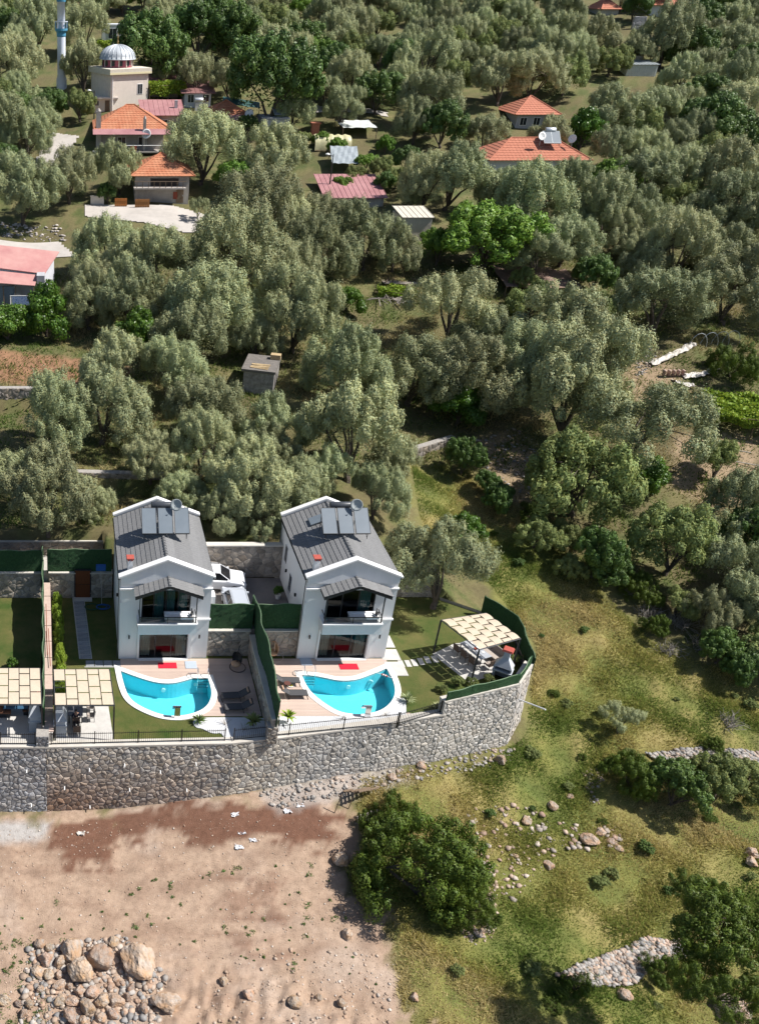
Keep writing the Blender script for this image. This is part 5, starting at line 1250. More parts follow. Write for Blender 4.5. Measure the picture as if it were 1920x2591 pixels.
for nm, lab, x0, x1, y0, y1, m in (('wooden_gate','orange wooden gate panel left of the road house',290,321,502,524,M('orange_wood', (.45,.18,.05), (.35,.13,.035), 4, .8)),('wooden_gate','brown wooden gate panel before the road house',341,378,504,526,M('brown_wood', (.36,.17,.06), (.26,.12,.04), 4, .8)),('garden_wall','short cream garden wall beside the orange gate',229,263,497,518,cream)):
    g = G((x0+x1)/2, y1); k = mpp(g); w_ = (x1-x0)*k; h_ = (y1-y0)*k; t = thing(nm, lab, 'gate' if 'gate' in nm else 'wall', g)
    n = 6 if 'gate' in nm else 1
    for j in range(n): MB().box(-w_/2+w_*j/n+.01,-w_/2+w_*(j+1)/n-.01,-.05,.05,-.3,h_+(.02 if j % 2 else 0)).build('board' if n > 1 else 'panel', m, t)
    if n > 1: MB().box(-w_/2,w_/2,-.09,-.05,h_*.25,h_*.25+.12).build('cross_rail', m, t); MB().box(-w_/2,w_/2,-.09,-.05,h_*.75,h_*.75+.12).build('cross_rail', m, t)
    else: MB().box(-w_/2-.05,w_/2+.05,-.12,.12,h_,h_+.1).build('coping', coping, t)
# lamp posts and poles
for lab, px, pyb, hp in (('grey street lamp post beside the mauve sheet roof', 831, 490, 95), ('lamp post with round head left of the mosque porch', 238, 300, 66)):
    g = G(px, pyb); k = mpp(g); h_ = hp*k; t = thing('street_lamp', lab, 'lamp', g)
    MB().tube([(0,0,-.5),(0,0,h_)], [.12,.07], 8).build('pole', anth, t); MB().tube([(0,0,h_-.3),(-.7,-.1,h_+.05)], .04, 5).build('arm', anth, t); MB().lathe([(0.01,.22),(.28,.12),(.36,0),(.2,-.08),(.01,-.1)], (-.85,-.1,h_), 12).build('lamp_head', trim, t, True)
# tarp tunnel, canopies, sheds, greenhouse
g = G(842, 380); k = mpp(g); t = thing('plastic_tunnel', 'crumpled yellow plastic tunnel in the vegetable garden', 'tunnel', g)
mb = MB(); nu, nv = 16, 10; w_, h_ = 92*k, 34*k; rr = random.Random(3)
for i in range(nu+1):
    for j in range(nv+1):
        a = math.pi*j/nv; mb.v.append((-w_/2+w_*i/nu, 1.6-1.6*math.cos(a)+rr.uniform(-.08,.08), h_*math.sin(a)**.6*(1+.06*math.sin(i*1.9))+rr.uniform(-.06,.06))); mb.c.append(None)
mb.f = [(i*(nv+1)+j,(i+1)*(nv+1)+j,(i+1)*(nv+1)+j+1,i*(nv+1)+j+1) for i in range(nu) for j in range(nv)]; mb.build('cover', tarp_y, t, True); MB().tube([(-w_/2,0,0),(w_/2,0,0)], .05, 5).build('ground_bar', wood, t)
def canopy_sheet(label, x0, x1, y0, y1, h_, m, name='canopy', dip=.3, rise=.5):
    a = G(x0, y1); b_ = G(x1, y1); k = mpp(a); W = (b_-a).length; dep = max(1.6, (y1-y0)*k*2.6); t = thing(name, label, 'shelter', a, math.atan2(b_.y-a.y, b_.x-a.x)); mb = MB(); n = 8
    for i in range(n+1):
        for j in range(n+1): mb.v.append((W*i/n, dep*j/n, h_+rise*j/n-dip*math.sin(math.pi*i/n)*math.sin(math.pi*j/n)+.06*math.sin(i*2.3+j*1.1))); mb.c.append(None)
    mb.f = [(i*(n+1)+j,(i+1)*(n+1)+j,(i+1)*(n+1)+j+1,i*(n+1)+j+1) for i in range(n) for j in range(n)]; mb.build('sheet', m, t)
    for x in (0, W):
        for y in (0, dep): MB().tube([(x,y,-1.0),(x,y,h_+(rise if y else 0))], .06, 5).build('pole', wood, t)
    return t
canopy_sheet('ragged grey white tarpaulin shelter right of the yellow tunnel', 865, 950, 322, 352, 1.8, tarp_w)
canopy_sheet('pale corrugated greenhouse sheet above the stone garden wall', 836, 906, 402, 440, 1.6, sheet, 'greenhouse', .0, 1.6)
g = G(795,345); tag(MB().box(-.6,.6,-.4,.4,-.5,2.0).box(-.8,.8,-.6,.6,2.001,2.2).build('brick_oven', M('brick', (.42,.16,.1), (.33,.12,.08), 6, .9), loc=g), 'small red brick oven at the left end of the yellow tunnel', 'oven')
cottage('sheet_shed', 'shed with mauve sheet roof behind the lamp post', 822, 968, 525, 24, 7, old_wall, 'shed', 1.9, .4, mauve_metal, cat='shed')
simple_wall('pale dry stone wall above the mauve sheet roof', (G(842,478).x, G(842,478).y), (G(925,478).x, G(925,478).y), float(hgt(*HZ(G(880,478))))-.6, float(hgt(*HZ(G(880,478))))+1.3, .5, gt, th=.5, cop=False)
t, W, H, g = cottage('tarpaulin_shed', 'pale beige tarpaulin shed left of the walnut', 1010, 1084, 610, 58, 4.5, tarp_b, 'shed', .5, .15, tarp_b, cat='shed')
cottage('farm_house', 'red roofed house half hidden by olives at upper right', 1302, 1398, 325, 34, 7.5, grey_wall, 'hip', 2.4, .7, M('roof_rose', (.50,.20,.13), (.42,.16,.10), 2.2, .85, .3, 20), nrow=9, wins=((-2,.6,1.0,1.1),(.2,.6,1.0,1.1)))
t, W, H, g = cottage('farm_house', 'wide red tiled house with solar heater on its roof ridge', 1235, 1470, 452, 46, 7.5, M('house_white3', (.62,.64,.68), (.55,.57,.6), 2, .9), 'hip', 2.5, .7, M('roof_red', (.48,.19,.12), (.40,.15,.095), 2.2, .85, .3, 20), nrow=9, wins=((3.2,.9,.8,1.1),))
solar('bright solar heater with silver tank on the wide red tiled roof', g+Vector((2.0,1.2,H+2.0)), R(-4), 2, silver, 1.15, 2.2, R(40), .06, .40)
dish('white satellite dish left of the bright solar heater', g+Vector((.2,1.4,H+3.0)), R(10), .6, 1.2, R(70)); dish('white satellite dish right of the bright solar heater', g+Vector((5.0,1.6,H+2.6)), R(-50), .6, 1.4, R(75))
t, W, H, g = cottage('white_shed', 'small white corrugated shed at upper right', 1582, 1658, 192, 26, 4, tarp_w, 'shed', .5, .2, sheet, cat='shed')
for j in range(12): MB().box(-W/2+W*(j+.3)/12,-W/2+W*(j+.6)/12,-.05,-.003,0,H-.1).build('wall_rib', tarp_w, t)
simple_wall('grey stone wall behind the white corrugated shed', (G(1548,170).x, G(1548,170).y), (G(1618,172).x, G(1618,172).y), float(hgt(*HZ(G(1580,170))))-.5, float(hgt(*HZ(G(1580,170))))+2.0, .6, gt, th=.5, cop=False)
rr_ = MATS['roof_rose']
cottage('far_house', 'farthest left red roof at the top right of the grove', 1520, 1562, 38, 14, 7, grey_wall, 'hip', 2.2, .5, rr_, nrow=6)
cottage('far_house', 'white walled house with red roof at the top right edge', 1640, 1755, 46, 30, 8, M('house_white4', (.66,.67,.7), rough=.9), 'hip', 2.6, .6, rr_, nrow=6, wins=((-2,1,1,1.2),(2,1,1,1.2)))
cottage('far_house', 'pale blue walled building in the top right corner', 1890, 1990, 46, 44, 8, M('pale_blue_wall', (.45,.52,.62), rough=.9), 'flat', over=.1)
cottage('far_house', 'red roof peeking out at the top centre left of the grove', 528, 588, 42, 20, 6, cream, 'hip', 1.6, .5, rr_, nrow=6)
simple_wall('short grey wall between the top right roofs', (G(1597,74).x, G(1597,74).y), (G(1630,72).x, G(1630,72).y), float(hgt(*HZ(G(1612,73))))-.5, float(hgt(*HZ(G(1612,73))))+2.4, .9, tone_fn((.4,.4,.42), .1), cop=False)
# pink roofed house at the left edge
g = PY(56, 780, G(56,790).y); g = G(56, 790); k = mpp(g)
ph = thing('farm_house', 'house with pink sheet roofs at the left frame edge', 'house', (0,0,0))
Y0 = g.y; 
def at_(px, py, Y): return PY(px, py, Y)
fr0, fr1 = at_(-120, 706, Y0+.0), at_(88, 722, Y0)           # lower roof eave
a2, b2 = at_(-120, 672, Y0+2.2), at_(96, 695, Y0+2.2)
c0, c1 = at_(-120, 662, Y0+2.2), at_(113, 692, Y0+2.2); d0, d1 = at_(-120, 606, Y0+6.5), at_(150, 636, Y0+6.5)
def slab(nm, pts, m, th=.08):
    n = len(pts); MB().add([tuple(p) for p in pts]+[(p.x,p.y,p.z-th) for p in pts], [tuple(range(n)), tuple(range(2*n-1,n-1,-1))]+[(i,n+i,n+(i+1)%n,(i+1)%n) for i in range(n)]).build(nm, m, ph)
slab('porch_roof', [fr0,fr1,b2,a2], pink_sheet); slab('main_roof', [c0,c1,d1,d0], pink_sheet)
wz = g.z - 2
wm = MB(); xr = c1.x-.2
wm.add([(c0.x,Y0+2.4,wz),(xr,Y0+2.4,wz),(xr+1.2,Y0+6.3,wz),(d0.x,Y0+6.3,wz),(c0.x,Y0+2.4,c0.z-.15),(xr,Y0+2.4,c1.z-.15),(xr+1.2,Y0+6.3,d1.z-.15),(d0.x,Y0+6.3,d0.z-.15)], [(0,1,5,4),(1,2,6,5),(2,3,7,6)]); wm.build('wall', M('house_white5', (.66,.67,.72), (.56,.57,.62), 2, .9), ph)
wi = MB().add([(xr+.25,Y0+3.6,g.z+1.0),(xr+.47,Y0+4.3,g.z+1.0),(xr+.47,Y0+4.3,g.z+2.2),(xr+.25,Y0+3.6,g.z+2.2)], [(0,1,2,3)]); wi.v = [(x+.06,y,z) for x,y,z in wi.v]; wi.build('side_window', dark_glass, ph)
MB().box(b2.x-.1,b2.x+.8,Y0+.8,Y0+2.35,wz,c1.z+.15).build('chimney_stack', grey_wall, ph)
for x in (fr1.x-.15, fr1.x-2.2, fr1.x-3.6): MB().tube([(x,Y0+.15,wz),(x,Y0+.15,fr1.z-.1)], .06, 6).build('porch_post', wood, ph)
MB().box(fr1.x-4.6,fr1.x-2.4,Y0+.4,Y0+.5,wz,fr1.z-.2).build('curtain', M('grey_blue_cloth', (.2,.25,.3), (.14,.18,.22), 6, .9), ph)
MB().box(fr0.x,fr1.x,Y0+.1,Y0+.25,wz,g.z+.25).build('porch_wall', old_wall, ph)
tw = thing('hanging_towel', 'blue patterned towel with white border hanging on the porch', 'towel', at_(54, 772, Y0-.05)); kk = mpp(g)
MB().box(-25*kk,25*kk,-.02,.0,0,25*kk).build('border', trim, tw); MB().box(-22.5*kk,22.5*kk,-.03,-.021,2*kk,23*kk).build('blue_field', M('blue_cloth', (.10,.20,.50), (.45,.55,.75), 9, .9), tw)
MB().tube([(-27*kk,-.01,25*kk),(27*kk,-.01,25*kk)], .03, 5).build('line', trim, tw); MB().tube([(-27*kk,0,25*kk),(-27*kk,0,-8*kk)], .05, 5).build('post', trim, tw)
# ruined hut
g = G(650, 998); k = mpp(g); rh = thing('stone_hut', 'small ruined hut with flat slab roof and loose planks on top', 'hut', g, R(-18)); W, D, H = 3.0, 4.2, 2.35
hm = M('peeling_plaster', (.42,.40,.39), (.20,.18,.17), 2.2, .95, .6, 8)
b = MB(); b.box(-W/2,W/2,0,.25,-1.5,H); b.box(-W/2,-W/2+.25,.25,D,-1.5,H); b.box(-W/2+.25,W/2-.25,D-.25,D,-1.5,H); b.box(W/2-.25,W/2,.25,.9,-1.5,H); b.box(W/2-.25,W/2,1.7,D,-1.5,H); b.box(W/2-.25,W/2,.9,1.7,1.9,H); b.build('wall', hm, rh)
MB().box(-W/2-.25,W/2+.1,-.2,D+.15,H+.003,H+.25).build('roof_slab', M('dark_slab', (.2,.18,.165), (.13,.12,.11), 3, .95, .5, 12), rh)
for j in range(7):
    o = MB().box(-.9,.9,-.07,.07,0,.05).build('plank', pale_wood, rh, loc=(-.1+.05*j%3*.2, .35+j*.2, H+.26+.012*(j % 3))); o.rotation_euler = (0,0,R(-8+5*(j % 4)))
MB().box(.6,1.6,D-.9,D-.2,H+.26,H+.75).build('brick_kerb', pale_wood, rh)
# plank platform and log pile
lp = thing('plank_platform', 'weathered plank platform covered with poles in mid grove', 'platform', G(1020,724)); k = mpp(lp.location)
for j in range(9): o = MB().box(-2.3,2.3,-.11,.11,.25,.30).build('plank', M('grey_plank', (.42,.37,.32), (.3,.26,.22), 4, .9, .4, 20, rnd=.15), lp, loc=(0,.2+j*.27,.02*(j % 3))); o.rotation_euler = (0,0,R(-4+1.3*(j % 5)))
for j, (x0, y0, x1, y1) in enumerate(((-2.2,.2,-.9,2.7),(-1.4,.1,-.4,2.5),(2.2,.1,1.2,2.8))): MB().tube([(x0,y0,.42),(x1,y1,.5)], .07, 6).build('pole', wood, lp)
br = thing('brushwood_pile', 'pile of grey sticks and poles below the small vine patch', 'woodpile', G(1010,765)); rs = random.Random(8)
for j in range(34):
    x, y = rs.uniform(-2.6,2.6), rs.uniform(-.9,1.2); a = rs.uniform(-.6,.6)+(0 if rs.random() < .7 else 1.5); l = rs.uniform(.8,2.2); MB().tube([(x-l*math.cos(a),y-l*math.sin(a),rs.uniform(.05,.4)),(x+l*math.cos(a),y+l*math.sin(a),rs.uniform(.15,.8))], rs.uniform(.03,.06), 5).build('stick', M('grey_stick', (.34,.30,.27), (.22,.19,.17), 4, .95, rnd=.2), br)
canopy_sheet('low brown corrugated sheet roof right of the walnut', 1275, 1470, 694, 752, 1.3, M('brown_corrugated', (.30,.20,.16), (.22,.15,.12), 3, .8), 'sheet_roof', 0, .8)
# tarps, tile stacks and arches at the right
ts = thing('tile_stack', 'stacks of old roof tiles beside the tarpaulin strips', 'tiles', G(1702,950))
for j in range(5):
    for i in range(4):
        MB().lathe([(.16,0),(.13,.5)], (0,0,0), 8, a0=0, a1=math.pi).build('tile', M('old_tile', (.5,.36,.30), (.4,.28,.23), 4, .9, rnd=.15), ts, loc=(-1.1+j*.5,0,.1+i*.16)).rotation_euler = (R(90),0,0)
for lab, pts in (('long rumpled white tarpaulin strip leading to the tile stacks', [(1645,925),(1690,905),(1730,885),(1755,872)]), ('white tarpaulin edge in front of the seedling bed', [(1725,955),(1770,952),(1800,942),(1815,930)]), ('small white plastic scrap on the dry grass', [(1705,968),(1730,978),(1752,978)])):
    P3 = [G(*q) for q in pts]; mb = MB(); rs = random.Random(len(lab)); t = thing('tarpaulin', lab, 'tarpaulin', P3[0]); o = P3[0]
    fine = [P3[i].lerp(P3[i+1], f/6) for i in range(len(P3)-1) for f in range(6)]+[P3[-1]]
    for q in fine:
        for s in range(5): mb.v.append((q.x-o.x+rs.uniform(-.1,.1), q.y-o.y+(s-2)*.28+rs.uniform(-.1,.1), q.z-o.z+.12+rs.uniform(0,.22)+(.15 if s == 2 else 0))); mb.c.append(None)
    mb.f = [(i*5+s,i*5+s+1,i*5+s+6,i*5+s+5) for i in range(len(fine)-1) for s in range(4)]; mb.build('sheet', M('crumpled_plastic', (.62,.58,.52), (.5,.46,.42), 3, .5), t)
g = G(1790,880); at2 = thing('tunnel_arches', 'bare hoop arches of a dismantled tunnel behind the seedlings', 'frame', g)
for j in range(4):
    MB().tube([(-2.2+j*1.4+2.0*(1-math.cos(a))*.5, j*.3, 1.7*math.sin(a)) for a in np.linspace(0,math.pi,9)], .03, 5).build('hoop', sheet, at2)
# vine trellises: poles plus a sheet of leaves
def vine_sheet(label, a, b, depth, h_, n, name='vine_trellis', L=.34, hang=.5, poles=True, thick=.35):
    """a, b ground points of the front edge"""
    u = (b-a); W = u.length; u.normalize(); t = thing(name, label, 'vine', a, math.atan2(u.y,u.x)); rng = np.random.default_rng(n)
    p = np.stack([rng.uniform(0,W,n), rng.uniform(0,depth,n), h_+rng.normal(0,thick*.4,n)], 1); k = rng.random(n) < .22; p[k,1] = rng.uniform(-.15,.15,k.sum()); p[k,2] = h_-rng.uniform(0,hang*2,k.sum())
    p[:,2] += .25*np.sin(p[:,0]*1.7+p[:,1]*2.1); edge = (np.sin(p[:,0]*2.3)*.4 < p[:,1]) 
    V, F, c = leaves(p, rng.normal(0,1,(n,3))+np.array([0,0,.2]), L, L*.8, rng, .4); me = fast_mesh('vine_foliage', V, F, c); me.materials.append(leaf_mats['vine']); link_mesh('foliage', me, t)
    if poles:
        for x in np.linspace(0,W,max(2,int(W/2.2))):
            for y in (0,depth): MB().tube([(x,y,-1),(x,y,h_)], .05, 5).build('pole', wood, t)
        for y in (0,depth/2,depth): MB().tube([(-.4,y,h_-.05),(W+.4,y,h_-.05)], .035, 5).build('beam', wood, t)
    return t
vine_sheet('bright green vine pergola beside the mosque', G(378,262), G(470,262), 4.0, 2.9, 5200, L=.38, hang=.8)
vine_sheet('bright yellow green vine trellis on poles at the right edge', G(1800,1098), G(1990,1130), 6.5, 2.0, 9000, L=.30, hang=.35)
vine_sheet('low bright vine patch over the brushwood', G(955,752), G(1052,752), 2.2, .7, 1800, L=.26, hang=.3)
vine_sheet('small vine arbour under the high white house', G(245,132), G(285,132), 3.0, 1.6, 1500, L=.4)
for k, (px, py) in enumerate(((1875,1180),(1810,1140))):
    g = G(px, py); t = thing('fallen_pole', ['long thin pole lying before the vine trellis','short leaning pole at the corner of the vine trellis'][k], 'pole', g); MB().tube([(-2.2,1.4,.3),(2.6,-1.2,.35)], .05, 6).build('pole', M('grey_stick2', (.45,.4,.34), rough=.9), t)
# dry stone terrace walls of the grove (stones one by one)
for lab, p0, p1, z0, z1, cell, tn_ in (('dry stone terrace wall below the tilled plot at the left edge', (-60,1005), (215,1015), -.9, 1.15, .45, (.34,.3,.27)), ('shadowed dry stone terrace wall under the lone olive', (95,1205), (430,1215), -.8, .5, .42, (.30,.27,.24)), ('rubble terrace wall above the right villa roof', (960,1165), (1150,1120), -.8, .35, .45, (.28,.25,.22))):
    a, b_ = G(*p0), G(*p1); zg = (a.z+b_.z)/2
    simple_wall(lab, HZ(a), HZ(b_), zg+z0, zg+z1, cell, tone_fn(tn_, .4, .2), th=.6, cop=False, limit=200, name='dry_stone_wall')
# ================================================================== GARDEN THINGS, CARS, FOREGROUND
# ---- pergolas with woven canopy strips
def pergola(label, c0, c1, c2, c3, h_, cols, rows, skip=(), base_z=0.0):
    """c0..c3 ground corners (front-left, front-right, back-right, back-left)"""
    C4 = [Vector(c) for c in (c0,c1,c2,c3)]; o = C4[0]; t = thing('pergola', label, 'pergola', o, 0, 'pergolas with woven beige canopies')
    q = [c - o for c in C4]; up = Vector((0,0,h_)); B = lambda u, v: (q[0]*(1-u)*(1-v)+q[1]*u*(1-v)+q[2]*u*v+q[3]*(1-u)*v)
    for c in q: MB().box(c.x-.05,c.x+.05,c.y-.05,c.y+.05,-.1,h_-.06).build('post', anth, t)
    for i in range(4):
        a, b = q[i]+up, q[(i+1)%4]+up; MB().tube([a,b], .055, 4).build('beam', anth, t)
    for i in range(1,cols): a, b = B(i/cols,0)+up, B(i/cols,1)+up; MB().tube([a,b], .028, 4).build('rafter', anth, t)
    for i in range(cols):
        u0, u1 = i/cols+.008, (i+1)/cols-.008; ph = -.5 if i % 2 else 0.0; j = ph
        while j < rows:
            v0, v1 = max(0,j/rows)+.012, min(1,(j+1)/rows)-.012
            if v1-v0 > .03 and (i, round(j*2)) not in skip:
                mb = MB(); m = 6
                for s in range(m+1):
                    v = v0+(v1-v0)*s/m; lift = .05+.07*math.sin(math.pi*s/m)
                    for u in (u0,u1): mb.v.append(tuple(B(u,v)+up+Vector((0,0,lift)))); mb.c.append(None)
                mb.f = [(2*s,2*s+1,2*s+3,2*s+2) for s in range(m)]; mb.build('canopy_strip', canopy_m, t)
            j += 1
    for j in range(1,rows*2): a, b = B(0,j/rows/2)+up-Vector((0,0,.02)), B(1,j/rows/2)+up-Vector((0,0,.02)); MB().tube([a,b], .022, 4).build('batten', anth, t)
    return t
hp = 3.0
r7 = lambda x, y: rgn(980,1480,4.13,[(x,y)])[0]
pergola('woven beige pergola in the right villa garden, set at an angle', P(*r7(960,680),hp)-Vector((0,0,hp)), P(*r7(1390,562),hp)-Vector((0,0,hp)), P(*r7(1030,298),hp)-Vector((0,0,hp)), P(*r7(560,370),hp)-Vector((0,0,hp)), hp, 5, 4)
r1 = lambda x, y: rgn(0,1640,4.847,[(x,y)])[0]
pergola('woven beige pergola at the left end of the left villa lawn', P(*r1(672,710),hp)-Vector((0,0,hp)), P(*r1(1400,706),hp)-Vector((0,0,hp)), P(*r1(1340,262),hp)-Vector((0,0,hp)), P(*r1(655,265),hp)-Vector((0,0,hp)), hp, 5, 3, skip={(0,2)})
pergola('woven beige pergola in the far left plot, cut by the frame', P(*r1(-170,698),hp)-Vector((0,0,hp)), P(*r1(510,700),hp)-Vector((0,0,hp)), P(*r1(490,250),hp)-Vector((0,0,hp)), P(*r1(-150,250),hp)-Vector((0,0,hp)), hp, 5, 3)
# patios
flat('patio', world([r7(470,725),r7(700,615),r7(1000,600),r7(1260,900),r7(850,1025)]), [], .03, pave_m, .1)
flat('patio', world([r1(660,1180),r1(1400,1170),r1(1330,720),r1(690,700)]), [], .03, pave_m, .1)
flat('patio', world([r1(-300,1160),r1(515,1180),r1(520,720),r1(-300,700)]), [], .03, pave_m, .1)
# barbecues
bbq_grey = M('bbq_render', (.50,.53,.57), (.42,.45,.49), 3, .85)
def bbq(label, p, rz, s=1.0):
    t = thing('barbecue', label, 'barbecue', p, rz, 'garden barbecues with red caps'); t.scale = (s,s,s)
    b = MB(); b.box(-.6,-.45,-.4,.4,0,.85); b.box(.45,.6,-.4,.4,0,.85); b.box(-.6,.6,.3,.4,0,.85); b.box(-.65,.65,-.45,.42,.851,.95); b.box(-.6,-.5,-.35,.4,.951,1.25); b.box(.5,.6,-.35,.4,.951,1.25); b.box(-.5,.5,.3,.4,.951,1.25); b.build('hearth', bbq_grey, t)
    MB().add([(-.62,-.42,1.251),(.62,-.42,1.251),(.62,.42,1.251),(-.62,.42,1.251),(-.2,-.12,1.9),(.2,-.12,1.9),(.2,.25,1.9),(-.2,.25,1.9)], [(0,1,5,4),(1,2,6,5),(2,3,7,6),(3,0,4,7)]).build('hood', bbq_grey, t)
    MB().box(-.2,.2,-.12,.25,1.901,2.55).build('flue', bbq_grey, t); MB().add([(-.36,-.28,2.55),(.36,-.28,2.55),(.36,.41,2.55),(-.36,.41,2.55),(-.3,-.22,2.68),(.3,-.22,2.68),(.3,.35,2.68),(-.3,.35,2.68)], [(0,1,5,4),(1,2,6,5),(2,3,7,6),(3,0,4,7),(4,5,6,7),(0,3,2,1)]).build('cap', red_paint, t)
bbq('pale grey barbecue with red chimney cap beside the right pergola', P(*r7(1180,985)), R(-35))
bbq('grey barbecue whose red cap pokes through the left villa pergola', P(*r1(740,1010)), R(90), 1.05)
bbq('grey barbecue with red cap in the shade of the far left pergola', P(*r1(440,960)), R(-90), 1.05)
# tables and chairs
wicker = M('wicker', (.16,.11,.085), (.10,.07,.055), 14, .8, .8, 60); cush = M('beige_cushion', (.42,.36,.32), (.36,.31,.27), 6, .9)
glass_top = M('glass_table_top', (.40,.42,.46), (.34,.36,.4), 2, .12, spec=.8)
def table(label, p, rz, w_, d_, topm=glass_top):
    t = thing('dining_table', label, 'table', p, rz); MB().box(-w_/2,w_/2,-d_/2,d_/2,.72,.76).build('tabletop', topm, t)
    for x in (-1,1):
        for y in (-1,1): MB().box(x*(w_/2-.08)-.03,x*(w_/2-.08)+.03,y*(d_/2-.08)-.03,y*(d_/2-.08)+.03,0,.72).build('leg', anth, t)
    return t
def garden_chair(label, p, rz, m=wicker, group='garden chairs'):
    t = thing('garden_chair', label, 'chair', p, rz, group)
    MB().box(-.26,.26,-.26,.26,.40,.46).build('seat', m, t); MB().obox((0,.27,.72), .5, .05, .55, rx=R(-10)).build('backrest', m, t); MB().box(-.22,.22,-.22,.22,.461,.52).build('cushion', cush, t)
    for x in (-.23,.23):
        for y in (-.23,.23): MB().tube([(x,y,0),(x,y,.4)], .018, 5).build('leg', black, t)
        MB().tube([(x,-.23,.4),(x,-.25,.66),(x,.25,.68)], .016, 5).build('armrest', black, t)
    return t
tc = P(*r7(900,760)); ang = math.atan2(*((P(*r7(1390,562),hp)-P(*r7(1030,298),hp)).yx)); 
tb = table('glass dining table set with plates under the right pergola', tc, ang, 2.2, 1.0)
plates = thing('tableware', 'plates and a red bowl laid on the right pergola table', 'tableware', tc+Vector((0,0,.762)), ang)
for x, y in ((-.7,.25),(-.1,.25),(.5,.25),(-.6,-.25),(.1,-.25),(.7,-.25)): MB().lathe([(.0,.01),(.09,.012),(.12,.03)], (x,y,0), 12).build('plate', trim, plates)
MB().lathe([(.0,.01),(.1,.02),(.14,.1),(.12,.1),(.08,.03)], (0,0,0), 12).build('bowl', red_paint, plates)
ax = Vector((math.cos(ang), math.sin(ang), 0)); ay = Vector((-math.sin(ang), math.cos(ang), 0))
for k, (a, b, r_, lab) in enumerate(((-.8,-.85,math.pi,'garden chair at the far left of the table row nearest the lawn'),(0,-.85,math.pi,'garden chair in the middle of the lawn side of the table'),(.8,-.85,math.pi,'garden chair on the lawn side of the table, nearest the wall'),(1.45,0,-math.pi/2,'garden chair at the wall end of the right pergola table'))):
    garden_chair(lab, tc+ax*a+ay*b, ang+r_)
sf = thing('wicker_sofa', 'curved wicker sofa with grey cushions behind the right pergola table', 'sofa', tc+ay*1.1+ax*.1, ang)
MB().box(-1.2,1.2,-.35,.35,.1,.40).build('seat_base', wicker, sf); MB().obox((0,.38,.62), 2.5, .1, .75, rx=R(-12)).build('backrest', M('grey_wicker', (.30,.25,.23), (.24,.2,.18), 12, .8, .6, 60), sf); MB().box(-1.15,1.15,-.33,.28,.401,.5).build('seat_cushion', cush, sf); MB().box(1.2,1.32,-.35,.42,.1,.65).build('armrest', wicker, sf); MB().box(-1.32,-1.2,-.35,.42,.1,.65).build('armrest', wicker, sf)
# left villa pergola: table, chairs, seated person
tl = P(*r1(925,830)); table('dark glass table in the shade of the left villa pergola', tl, 0, 1.0, 1.7, M('dark_top', (.12,.12,.13), rough=.2, spec=.6))
for k, (px, py, rz, lab) in enumerate(((1110,775,R(-95),'white framed garden chair, rear one beside the left villa pergola table'),(1110,890,R(-85),'white framed garden chair, front one beside the left villa pergola table'),(945,1060,math.pi,'dark empty chair at the fence side of the left villa pergola'))):
    garden_chair(lab, P(*r1(px,py)), rz, M('pale_mesh', (.46,.43,.40), (.4,.37,.34), 12, .8) if k < 2 else wicker)
sc_ = P(*r1(935,950)); garden_chair('dark chair on which the person in navy sits', sc_, math.pi)
pr = thing('person', 'seated person with black hair in navy top, back to the camera', 'person', sc_)
def skin(name, joints, edges, m, parent, sub=2):
    me = bpy.data.meshes.new(name); me.from_pydata([j[0] for j in joints], edges, []); o = bpy.data.objects.new(name, me); COL.objects.link(o); o.parent = parent; me.materials.append(m)
    md = o.modifiers.new('skin', 'SKIN'); md.use_smooth_shade = True
    for i, j in enumerate(joints):
        r_ = j[1]; me.skin_vertices[0].data[i].radius = r_ if isinstance(r_, tuple) else (r_, r_); me.skin_vertices[0].data[i].use_root = (i == 0)
    s = o.modifiers.new('sub', 'SUBSURF'); s.levels = sub; s.render_levels = sub; return o
navy = M('navy_cloth', (.018,.022,.045), (.025,.03,.06), 10, .9); skin_m = M('skin', (.45,.27,.19), rough=.55); hair_m = M('black_hair', (.012,.011,.012), rough=.5)
J = [((0,-.02,.56),(.15,.11)),((0,.02,.78),(.145,.10)),((0,.0,1.0),(.17,.10)),((0,-.02,1.13),(.055,.055)),((0,-.05,1.22),(.05,.055)),((0,-.07,1.32),(.082,.095)),((0,-.07,1.40),(.07,.08)),
     ((.2,.0,1.06),(.06,.06)),((.27,-.06,.82),(.045,.045)),((.2,-.32,.80),(.034,.034)),((.19,-.40,.80),(.022,.034)),((-.2,.0,1.06),(.06,.06)),((-.27,-.06,.82),(.045,.045)),((-.2,-.32,.80),(.034,.034)),((-.19,-.40,.80),(.022,.034)),
     ((.1,-.06,.54),(.09,.085)),((.13,-.48,.54),(.065,.065)),((.13,-.5,.12),(.042,.042)),((.13,-.62,.04),(.035,.03)),((-.1,-.06,.54),(.09,.085)),((-.13,-.48,.54),(.065,.065)),((-.13,-.5,.12),(.042,.042)),((-.13,-.62,.04),(.035,.03))]
E_ = [(0,1),(1,2),(2,3),(3,4),(4,5),(5,6),(2,7),(7,8),(8,9),(9,10),(2,11),(11,12),(12,13),(13,14),(0,15),(15,16),(16,17),(17,18),(0,19),(19,20),(20,21),(21,22)]
body = skin('body', J, E_, skin_m, pr)
tj = [(p, tuple(r*1.13 for r in rr)) for p, rr in J[:3]]+[((0,-.01,1.08),(.08,.07))]+[(J[7][0],(.072,.072)),(J[8][0],(.056,.056)),((.215,-.26,.80),(.045,.045)),(J[11][0],(.072,.072)),(J[12][0],(.056,.056)),((-.215,-.26,.80),(.045,.045))]
skin('navy_top', tj, [(0,1),(1,2),(2,3),(2,4),(4,5),(5,6),(2,7),(7,8),(8,9)], navy, pr)
